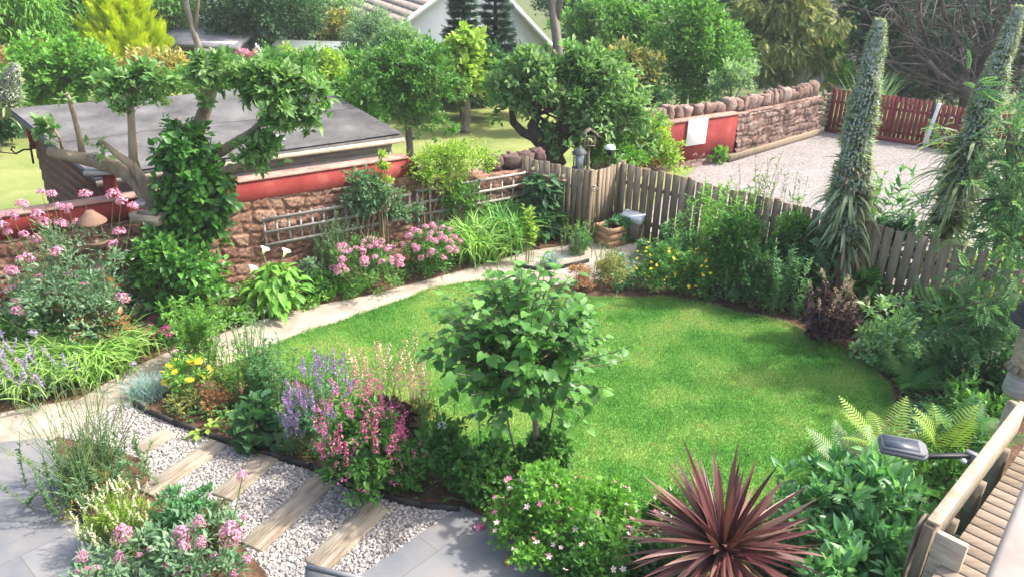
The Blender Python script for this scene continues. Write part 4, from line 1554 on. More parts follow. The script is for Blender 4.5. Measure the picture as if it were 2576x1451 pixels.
quad_slab(mb, [(p.x, p.y - .13, p.z + .22), (p.x + .17, p.y - .13, p.z + .10), (p.x + .17, p.y + .13, p.z + .10), (p.x, p.y + .13, p.z + .22)], .02)
bw(mb, 'roof', M['bark'], ir)
mb = MB()
for k in (-.09, -.03, .03, .09):
    mb.box((p.x + k, p.y - .095, p.z), (.016, .02, .2), .0)
for k in (-.09, .0, .09):
    mb.box((p.x, p.y - .099, p.z + k), (.2, .02, .016), .0)
bw(mb, 'lattice_front', M['pale_wood'], ir)
br_, p = pole_thing(1535, 372, LY - .4, 'bird_feeder', 'black tube bird feeder with white cap on a thin pole', 'bird feeder')
mb = MB(); mb.tube([(p.x - .0, p.y, 0), (p.x, p.y, p.z - .1)], .012, 6); bw(mb, 'pole', M['black'], br_)
mb = MB(); mb.lathe([(.001, p.z - .13), (.055, p.z - .12), (.06, p.z - .02), (.05, p.z - .015)], (p.x, p.y, 0), 10); bw(mb, 'tube', M['black'], br_)
mb = MB(); mb.lathe([(.095, p.z - .02), (.085, p.z + .025), (.05, p.z + .05), (.001, p.z + .06)], (p.x, p.y, 0), 12); bw(mb, 'cap', M['white'], br_)

# terracotta-roofed bird table in the left border, wooden trough, hanging cup
q = np.array(W0 - WU * 6.1 + WN * .55)
p = at(228, 545, q[1])
bt = empty('bird_table', (p.x, q[1], 0), 'bird table with conical terracotta roof in front of the shaded wall', 'bird table')
mb = MB(); mb.tube([(p.x, q[1], 0), (p.x, q[1], p.z - .3)], .025, 8); bw(mb, 'pole', M['fence_dark'], bt)
mb = MB(); mb.lathe([(.001, p.z - .34), (.15, p.z - .33), (.16, p.z - .29), (.14, p.z - .3)], (p.x, q[1], 0), 14); bw(mb, 'tray', M['terracotta'], bt)
mb = MB()
for k in range(3):
    ox, oy = rot2(.09, 0, k * 2.1 + .3)
    mb = MB(); mb.tube([(p.x + ox, q[1] + oy, p.z - .3), (p.x + ox, q[1] + oy, p.z - .05)], .010, 5); bw(mb, 'strut', M['fence_dark'], bt)
mb = MB(); mb.lathe([(.17, p.z - .07), (.165, p.z - .05), (.06, p.z + .05), (.045, p.z + .07), (.001, p.z + .075)], (p.x, q[1], 0), 16); bw(mb, 'roof', M['terracotta'], bt)

tr = np.array(W0 - WU * 5.25 + WN * .42)
p = at(372, 548, tr[1])
tro = empty('wooden_trough', (p.x, tr[1], p.z), 'short pale wooden trough fixed where the pruned branches meet the wall', 'trough')
mb = MB()
mb.box((p.x, tr[1], p.z - .06), (.40, .16, .02), R(-16), .5)
for s in (-1, 1):
    ox, oy = rot2(0, s * .075, R(-16)); mb.box((p.x + ox, tr[1] + oy, p.z), (.42, .018, .12), R(-16), .7)
    ox, oy = rot2(s * .20, 0, R(-16)); mb.box((p.x + ox, tr[1] + oy, p.z), (.018, .145, .118), R(-16), .9)
bw(mb, 'box', M['pale_wood'], tro)
mb = MB()
for s in (-.13, .13):
    ox, oy = rot2(s, .12, R(-16)); mb.box((p.x + ox, tr[1] + oy + .05, p.z - .03), (.03, .22, .03), R(-16), .2)
bw(mb, 'bracket', M['fence_dark'], tro)
hc = at(353, 512, tr[1] - .1)
hcr = empty('hanging_cup', (hc.x, tr[1] - .1, hc.z), 'small blue grey cup hanging on a wire before the red coping', 'cup')
mb = MB(); mb.lathe([(.001, -.05), (.06, -.05), (.075, .03), (.066, .03), (.055, -.03), (.001, -.03)], (0, 0, 0), 12); mb.build('cup', M['metal_grey'], hcr)
mb = MB(); mb.tube([(-.07, 0, .03), (0, 0, .2), (.07, 0, .03)], .004, 4); mb.tube([(0, 0, .2), (0, 0.02, .75)], .004, 4); mb.build('wire', M['black'], hcr)
# old roofed post by the shed
rp_ = at(262, 445, WA[1] + 4.8)
ry = float((W0 - WU * 5.8)[1] + .55)
rp_ = at(268, 436, ry)
rt = empty('roofed_post', (rp_.x, ry, 0), 'weathered post with little board roof behind the red coping', 'post')
mb = MB(); mb.box((rp_.x + .02, ry, rp_.z / 2), (.12, .12, rp_.z)); bw(mb, 'post', M['red_paint'], rt)
mb = MB(); mb.box((rp_.x, ry, rp_.z + .03), (.50, .24, .05), .25, .7); bw(mb, 'cap_board', M['grey_board'], rt)

# ================================================================ GARDEN CHAIR (bottom edge)
cq = gp(815, 1472, .92)
ch = empty('garden_chair', (cq.x, cq.y - .25, .022), 'grey mesh garden chair whose back rises at the bottom edge', 'chair', rz=R(-14))
mb = MB()
ba = R(12)
def chp(x, s, o=0):
    return (x, .25 - math.sin(ba) * (.92 - .42) * 0 + math.sin(ba) * (s - .42) + o, s)
mb.box((0, .25 + math.sin(ba) * .25 - .02, .66), (.46, .012, .50), rot=[list(r_) for r_ in Matrix.Rotation(-ba, 3, 'X')])
mb.build('backrest', M['chair'], ch)
mb = MB(); mb.box((0, 0, .42), (.46, .46, .014)); mb.build('seat', M['chair'], ch)
for s in (-1, 1):
    mb = MB(); mb.tube([(s * .245, -.25, 0), (s * .245, -.22, .42), (s * .245, .22, .43), (s * .245, .25 + math.sin(ba) * .5, .915)], .016, 8); mb.build('side_frame', M['metal_grey'], ch)
    mb = MB(); mb.tube([(s * .245, .33, 0), (s * .245, .20, .42)], .016, 8); mb.build('leg', M['metal_grey'], ch)
    mb = MB(); mb.box((s * .26, 0, .63), (.05, .42, .025), bev=.006); mb.build('armrest', M['metal_grey'], ch)
mb = MB(); mb.tube([(-.245, .25 + math.sin(ba) * .5, .915), (.245, .25 + math.sin(ba) * .5, .915)], .02, 8); mb.build('top_rail', M['metal_grey'], ch)

# ================================================================ TIMBER DECK (right)
DZ = 1.35
KA, KB = gp(2332, 1302, DZ), gp(2560, 1012, DZ)
kd = (KB - KA); kd.z = 0
kl = kd.length
kd.normalize()
kn = Vector((kd.y, -kd.x, 0))
krz = math.atan2(kd.y, kd.x)
dk = empty('timber_deck', (KA.x, KA.y, 0), 'raised timber deck of worn boards at the right edge', 'deck')
nb = int((kl + 2.2) / .118)
for k in range(nb):
    s = -1.6 + (k + .5) * .118
    c = KA + kd * s + kn * 1.55
    mb = MB()
    mb.box((c.x, c.y, DZ - .26), (2.75, .105, .03), krz - math.pi / 2, rng.uniform(0, 1), bev=.004)
    bw(mb, 'deck_board', M['deck'], dk)
mb = MB()
c = KA + kd * (kl / 2 - .7) + kn * 1.5
mb.box((c.x, c.y, DZ - .36), (kl + 2.0, 2.6, .10), krz, .2)
bw(mb, 'joist_frame', M['fence_dark'], dk)
mb = MB()
c = KA + kd * (kl / 2) + kn * .05
mb.box((c.x, c.y, DZ - .14), (kl + .02, .045, .26), krz, .6, bev=.004)
bw(mb, 'side_board', M['pale_wood'], dk)
mb = MB()
c = KA + kd * (kl / 2) + kn * .05
mb.box((c.x, c.y, DZ + .005), (kl + .06, .085, .022), krz, .7, bev=.004)
bw(mb, 'cap_rail', M['pale_wood'], dk)
for off, w, hh_, t in ((.19, .20, 1.33, .6), ):
    mb = MB(); c = KA - kd * .05 + kn * off
    mb.box((c.x, c.y, hh_ / 2), (.05, w, hh_), krz, t, bev=.005); bw(mb, 'corner_board', M['pale_wood'], dk)
mb = MB(); c = KA - kd * .02 + kn * .035
mb.box((c.x, c.y, (DZ - .02) / 2), (.075, .07, DZ - .02), krz, .3, bev=.005); bw(mb, 'post', M['fence'], dk)
mb = MB(); c = KA + kd * .05 - kn * .035
mb.box((c.x, c.y, (DZ - .06) / 2), (.16, .02, DZ - .06), krz, .2); bw(mb, 'skirt_board', M['fence_dark'], dk)
for s in (.25, .55, .85):
    mb = MB(); c = KA + kd * (kl * s) + kn * .06
    mb.box((c.x, c.y, (DZ - .3) / 2), (.09, .09, DZ - .3), krz, .3); bw(mb, 'post', M['fence_dark'], dk)

# close handrail of the balcony the picture is taken from
ha, hb = gp(2592, 1170, 3.98), gp(2475, 1460, 3.98)
hd = (ha - hb); hd.normalize()
hn = Vector((hd.y, -hd.x, 0))
hr = empty('balcony_rail', (hb.x, hb.y, 3.9), 'pale bare wood balcony handrail cutting the bottom right corner', 'rail')
mb = MB()
c = (ha + hb) / 2 + hn * .07
mb.box((c.x, c.y, 3.945), (2.6, .14, .07), math.atan2(hd.y, hd.x), .9, bev=.012)
bw(mb, 'handrail', M['rail_wood'], hr)
for s in (.9, -.9):
    mb = MB(); c2 = c + hd * s
    mb.box((c2.x, c2.y, 3.41), (.07, .07, 1.0), math.atan2(hd.y, hd.x), .7); bw(mb, 'post', M['rail_wood'], hr)

# solar floodlight on an arm
LD = DZ - .02
fa = gp(2440, 1150, LD)
fz = fa.z
fl = empty('solar_floodlight', (fa.x, fa.y, fz), 'grey solar floodlight head on a black arm fixed to the deck rail', 'floodlight')
h0_, h1_ = gp(2216, 1112, LD + .08), gp(2330, 1133, LD + .08)
hd_ = Vector((h1_.x - h0_.x, h1_.y - h0_.y, 0)); hl = hd_.length; hd_.normalize()
ar = math.atan2(hd_.y, hd_.x)
mb = MB()
c = (h0_ + h1_) / 2
n_ = 12
for (z0_, z1_, gr) in ((-.035, .0, 1.0), (.0, .022, .96)):
    pts = []
    for (x, y) in ((-.5, -.22), (-.47, -.28), (.40, -.30), (.5, -.16), (.5, .16), (.40, .30), (-.47, .28), (-.5, .22)):
        ox, oy = rot2(x * hl * 1.05 * gr, y * .36 * gr, ar)
        pts.append((c.x + ox, c.y + oy))
    mb.prism(pts, c.z + z0_, c.z + z1_)
bw(mb, 'lamp_head', M['metal_grey'], fl)
mb = MB(); ox, oy = rot2(-.06 * hl, 0, ar); mb.box((c.x + ox, c.y + oy, c.z + .025), (hl * .78, .15, .008), ar); bw(mb, 'solar_panel', M['panel'], fl)
mb = MB(); ox, oy = rot2(-.06 * hl, 0, ar); mb.box((c.x + ox, c.y + oy, c.z - .04), (hl * .7, .13, .012), ar); bw(mb, 'lens', M['white'], fl)
mb = MB()
e0, e1 = h1_ - hd_ * .03, fa
d = e1 - e0
m_ = (e0 + e1) / 2
mb.box((m_.x, m_.y, (e0.z + e1.z) / 2 - .02), (Vector((d.x, d.y)).length + .02, .045, .035), math.atan2(d.y, d.x), bev=.006)
bw(mb, 'arm', M['black'], fl)
mb = MB(); mb.box((fa.x + .0, fa.y, fz), (.05, .085, .11), krz, bev=.006); bw(mb, 'bracket', M['metal_grey'], fl)
mb = MB(); mb.box((fa.x - .07, fa.y - .02, fz - .005), (.03, .07, .03), math.atan2(d.y, d.x)); bw(mb, 'hinge_bolt', M['white'], fl)

# rustic round bird house on the deck post (right edge)
by = 6.1
bp = at(2562, 930, by)
rb = empty('rustic_bird_house', (bp.x + .12, by, 0), 'rustic bird house with dark shingled roof and wicker body on a log post', 'bird house')
x0 = bp.x + .05
mb = MB(); z_ = at(2540, 985, by).z
mb.tube([(x0, by, 0), (x0 + .01, by, z_ - .12)], .055, 10); bw(mb, 'post', M['pale_wood'], rb)
zs0, zs1 = at(2540, 985, by).z, at(2560, 925, by).z
mb = MB(); mb.lathe([(.001, zs0 - .03), (.10, zs0 - .03), (.125, zs0 + .02), (.115, zs1 - .02), (.001, zs1)], (x0, by, 0), 14); bw(mb, 'log_base', M['grey_board'], rb)
mb = MB(); zt_ = at(2560, 895, by).z
a_ = np.arange(14) * 2 * math.pi / 14
for k in a_:
    ox, oy = math.cos(k), math.sin(k)
    rot = Matrix.Rotation(k, 3, 'Z') @ Matrix.Rotation(R(52), 3, 'Y')
    mb.box((x0 + ox * .125, by + oy * .125, zs1 + .02), (.10, .052, .012), rot=[list(r_) for r_ in rot], r=rng.uniform(0, 1))
bw(mb, 'shingle_skirt', M['fence'], rb)
zb_, zt2 = at(2555, 915, by).z, at(2555, 818, by).z
mb = MB()
prof = []
for i in range(13):
    t = i / 12
    prof.append((.118 + .012 * math.sin(t * 3.1) + .004 * (i % 2), zb_ + (zt2 - zb_) * t))
mb.lathe(prof, (x0, by, 0), 18); bw(mb, 'wicker_body', M['wicker'], rb)
zr0, zr1 = at(2520, 812, by).z, at(2575, 660, by).z
mb = MB()
for lv_ in range(6):
    t = lv_ / 6
    r0 = .225 * (1 - t) + .03
    zl = zr0 + (zr1 - zr0) * t
    mb.lathe([(r0, zl), (r0 + .004, zl + .012), (r0 * .72, zl + (zr1 - zr0) / 6 + .025)], (x0 + .02, by, 0), 16, .3 + .1 * (lv_ % 3))
mb.lathe([(.235, zr0 + .005), (.001, zr0 + .02)], (x0 + .02, by, 0), 16, .1)
bw(mb, 'shingle_roof', M['slate_shingle'], rb)


# ================================================================ PLANT HELPERS
def bb(x0, x1, yt, yb, k=.62):
    xc = (x0 + x1) / 2
    f = gp(xc, yb, 0)
    r = (x1 - x0) / 2 * mpp(f)
    Y = f.y + r * k
    c = at(xc, (yt + yb) / 2, Y)
    h = at(xc, yt, Y + r * .15).z
    return Vector((c.x, Y, 0)), r, max(h, .12)


def dome(r, h, k=6, low=.0):
    bl = [(0, 0, h * .52, r * .62, r * .62, h * .46)]
    for i in range(5):
        a = 1.257 * i + rng.uniform(-.3, .3)
        d = r * rng.uniform(.42, .62)
        bl.append((math.cos(a) * d, math.sin(a) * d, h * .24, r * .42, r * .42, h * .26))
    for i in range(k):
        a = 2.4 * i + rng.uniform(-.4, .4)
        d = r * rng.uniform(.3, .62)
        rr = r * rng.uniform(.36, .52)
        hz = h * rng.uniform(.26, .36)
        bl.append((math.cos(a) * d, math.sin(a) * d, rng.uniform(hz * .9, h * .66), rr, rr, hz))
    return bl


def stems_to(mb, cc, n, r0=.012, r1=.004, base=(0, 0, 0), spread=.05, rr=.5):
    for p in cc[rng.choice(len(cc), min(n, len(cc)), replace=False)]:
        b = np.array(base) + np.r_[rng.normal(0, spread, 2), 0]
        m = (b + p) / 2 + rng.normal(0, .03, 3) + np.array((0, 0, .12 * p[2]))
        mb.tube(bez(b, m, p, 6), np.linspace(r0, r1, 6), 5, rr, cap=False)


def bush(name, label, cat, box, mat, n, L, wr=.5, tpl=LEAF, k=6, group=None, stem='stem_brown', nst=8, clumps=60, part='foliage', explicit=None, **fo):
    base, r, h = explicit if explicit else bb(*box)
    root = empty(name, base, label, cat, group)
    f = MB()
    bl = dome(r, h, k)
    cc = foliage(f, bl, n, L, wr, tpl, clumps, **fo)
    f.build(part, M[mat], root)
    if nst:
        s = MB()
        stems_to(s, cc, nst, max(.006, r * .022), .003, spread=r * .1)
        s.build('stem', M[stem], root)
    return root, r, h, cc


def pxb(lst, Y, base, k=1.0):
    """ellipsoids given where they appear, at depth Y (+ optional offset), relative to base"""
    out = []
    for e in lst:
        px, py, rp = e[:3]
        dy = e[3] if len(e) > 3 else 0
        asp = e[4] if len(e) > 4 else 1.0
        p = at(px, py, Y + dy)
        s = mpp(p)
        out.append((p.x - base[0], p.y - base[1], p.z - base[2], rp * s * k, rp * s * k, rp * s * asp * k))
    return out


def tree(name, label, blobs, Y, mat, n, L, trunk=None, wr=.5, tpl=LEAF, clumps=120, bark='bark', cat='tree', group=None, tr=.12, limbs=8,
         basepx=None, part='crown', zbase=None, grow=1.0, **fo):
    x = sum(b[0] for b in blobs) / len(blobs)
    yb = max(b[1] + b[2] for b in blobs)
    if basepx is None:
        bx = at(x, yb, Y).x
    else:
        bx = at(basepx, yb, Y).x
    z0 = gz(Y) if zbase is None else zbase
    base = Vector((bx, Y, z0))
    root = empty(name, base, label, cat, group)
    bl = pxb(blobs, Y, base, grow)
    f = MB()
    fo.setdefault('zmin', 0.05)
    cc = foliage(f, bl, n, L, wr, tpl, clumps, **fo)
    f.build(part, M[mat], root)
    t = MB()
    B = np.array(bl)
    top = B[:, :3].mean(0)
    if trunk:
        P = [np.array(at(a, b, Y)) - np.array(base) for a, b in trunk]
        P = [np.array((P[0][0], 0, 0))] + P if P[0][2] > .15 else P
        t.tube(wob(P, tr * .12), np.linspace(tr, tr * .45, len(P)), 8)
        fork = P[-1]
    else:
        fork = np.array((top[0] * .5, 0, max(.3, top[2] * .55)))
        t.tube(wob(bez((0, 0, -.1), (top[0] * .15, 0, fork[2] * .5), fork, 6), tr * .15), np.linspace(tr, tr * .6, 6), 8)
    for p in cc[rng.choice(len(cc), min(limbs, len(cc)), replace=False)]:
        m = (fork + p) / 2 + np.array((0, 0, -.05)) + rng.normal(0, .08, 3)
        t.tube(bez(fork, m, p, 6), np.linspace(tr * .45, tr * .1, 6), 5)
    t.build('trunk', M[bark], root)
    return root, bl, cc, base


# ---- flower meshes (unit size, shared by every head)
def florets(mb, P, N, s, r):
    n = len(P)
    N = norm(N)
    a = norm(np.cross(N, rand_dir(n)))
    b = np.cross(N, a)
    s = np.broadcast_to(np.asarray(s, float), (n,))[:, None]
    v = np.stack([P + a * s, P + b * s, P - a * s, P - b * s], 1)
    mb.add(v.reshape(-1, 3), None, np.arange(n * 4).reshape(-1, 4), np.repeat(np.broadcast_to(np.asarray(r, float), (n,)), 4))


def head_dome(n=90, zs=.8, s=.17, cone=0.0):
    mb = MB()
    d = rand_dir(n)
    d[:, 2] = np.abs(d[:, 2]) * 1.1 - .25
    d = norm(d)
    sub = norm(rng.normal(size=(9, 3)) + (0, 0, .6))
    P = d * rng.uniform(.72, 1.05, n)[:, None]
    P *= (1 + .16 * np.sin(d @ sub.T * 5).max(1))[:, None] * .9
    P[:, 2] *= zs
    if cone:
        sh = np.clip(1 - cone * np.clip(P[:, 2] / zs, 0, 1), .2, 1)
        P[:, :2] *= sh[:, None]
    florets(mb, P, d + rng.normal(0, .3, (n, 3)), s * rng.uniform(.7, 1.25, n), rng.uniform(0, 1, n))
    return mb


def head_spike(n=70, w=.10, s=.045, taper=.6):
    mb = MB()
    t = rng.uniform(0, 1, n) ** .9
    t = np.round(t * 11) / 11 + rng.normal(0, .02, n)
    ph = rng.uniform(0, 6.28, n)
    rr = w * (1 - taper * np.clip(t, 0, 1))
    d = np.stack([np.cos(ph), np.sin(ph), .3 + 0 * ph], 1)
    P = np.stack([np.cos(ph) * rr, np.sin(ph) * rr, t], 1)
    florets(mb, P, d + rng.normal(0, .4, (n, 3)), s * rng.uniform(.7, 1.3, n), rng.uniform(0, 1, n))
    return mb


def head_open(pet=5, wid=.75, cup=.25):
    mb = MB()
    for i in range(pet):
        a = i * 2 * math.pi / pet
        d = np.array((math.cos(a), math.sin(a), cup))
        sd = np.array((-math.sin(a), math.cos(a), 0)) * wid * 1.9 / pet
        c0 = np.zeros(3)
        mb.add([c0, d * .55 + sd, d * 1.0 + sd * .6, d * 1.0 - sd * .6, d * .55 - sd], [(0, 1, 4)], [(1, 2, 3, 4)], rng.uniform(.2, .9))
    return mb


def head_calla():
    mb = MB()
    n = 16
    a = np.arange(n) * 2 * math.pi / n
    rows = []
    for (r, z, tipk) in ((.10, 0, 0), (.16, .45, 0), (.34, .85, .1), (.55, 1.0, .35)):
        k = 1 + tipk * np.cos(a)
        rows.append(np.stack([r * np.cos(a) * k, r * np.sin(a), z + .25 * (np.cos(a) > 0) * tipk * np.cos(a) + 0 * a], 1))
    mb.add(np.concatenate(rows), None, [(i * n + j, i * n + (j + 1) % n, (i + 1) * n + (j + 1) % n, (i + 1) * n + j) for i in range(3) for j in range(n)], .7)
    return mb


HM = {}
for i in range(3):
    HM['val%d' % i] = head_dome(110).mesh('flower_head', M['fl_pink'])
    HM['valc%d' % i] = head_dome(260, 1.5, .12, .55).mesh('flower_head', M['fl_pink'])
    HM['mag%d' % i] = head_dome(70).mesh('flower_head', M['fl_magenta'])
    HM['sal%d' % i] = head_spike().mesh('flower_spike', M['fl_purple'])
    HM['lav%d' % i] = head_spike(40, .09, .05, .3).mesh('flower_spike', M['fl_cream'])
    HM['pen%d' % i] = head_spike(34, .17, .05, .45).mesh('flower_spike', M['fl_rose'])
    HM['penm%d' % i] = head_spike(30, .18, .055, .45).mesh('flower_spike', M['fl_magenta'])
    HM['peach%d' % i] = head_spike(80, .13, .024, .6).mesh('flower_spike', M['fl_peach'])
    HM['lil%d' % i] = head_dome(40, .7, .2).mesh('flower_head', M['fl_lilac'])
    HM['lils%d' % i] = head_spike(60, .09, .045, .5).mesh('flower_spike', M['fl_lilac'])
HM['pg'] = head_open().mesh('flower', M['fl_pale_pink'])
HM['rg'] = head_open().mesh('flower', M['fl_rose'])
HM['yd'] = head_open(9, 1.1, .15).mesh('flower', M['fl_yellow'])
HM['yb'] = head_open(5, .9, .5).mesh('flower', M['fl_yellow'])
HM['wd'] = head_dome(60, .8, .24).mesh('flower', M['fl_white'])
HM['wo'] = head_open(5, .9, .2).mesh('flower', M['fl_white'])
HM['cal'] = head_calla().mesh('flower', M['fl_white'], True)
HM['lc'] = head_open(5, .8, .1).mesh('flower', M['fl_lilac'])
HM['or'] = head_open(6, .6, .8).mesh('flower', M['fl_orange'])


def domepts(n, r, h, zlo=.1, rr=(.9, 1.05), front=.35):
    d = rand_dir(n * 6)
    d = d[(d[:, 2] > zlo) & (d[:, 1] < rng.uniform(-1, 1, len(d)) + 1 - front)][:n]
    k = rng.uniform(rr[0], rr[1], len(d))[:, None]
    return np.c_[d[:, :2] * r * k, h * .45 + d[:, 2:] * h * .56 * k]


def heads(root, kinds, P, size, tilt=.35, var=.25, name=None, stem=None):
    for p in P:
        k = kinds[rng.integers(len(kinds))]
        s = size * rng.uniform(1 - var, 1 + var)
        child(HM[k].name.split('.')[0], HM[k], root, tuple(p), s, (rng.normal(0, tilt), rng.normal(0, tilt), rng.uniform(0, 6.28)))
    if stem:
        mb = MB()
        for p in P:
            b = np.array((p[0] * .55, p[1] * .55, max(0.02, p[2] * .35)))
            mb.tube(bez(b, (b + p) / 2 + (0, 0, .02), p, 4), (.005, .0045, .004, .003), 4, .5, cap=False)
        mb.build('flower_stem', M[stem], root)


def strap_clump(name, label, cat, base, n, L, W, a0, a1, mat, spread=.15, group=None, seg=6, rb=.5, azr=None, tipr=.15, az0=None, pw=1.3):
    root = empty(name, base, label, cat, group)
    mb = MB()
    P = np.c_[rng.normal(0, spread, (n, 2)), np.zeros(n)]
    az_ = rng.uniform(0, 2 * math.pi, n) if az0 is None else rng.normal(az0, azr, n)
    blades(mb, P, az_, L * rng.uniform(.65, 1.15, n), W * rng.uniform(.7, 1.2, n), rng.uniform(a0[0], a0[1], n), rng.uniform(a1[0], a1[1], n), seg, rb=rb, tipr=tipr, pw=pw)
    mb.build('leaves' if False else 'foliage', M[mat], root)
    return root


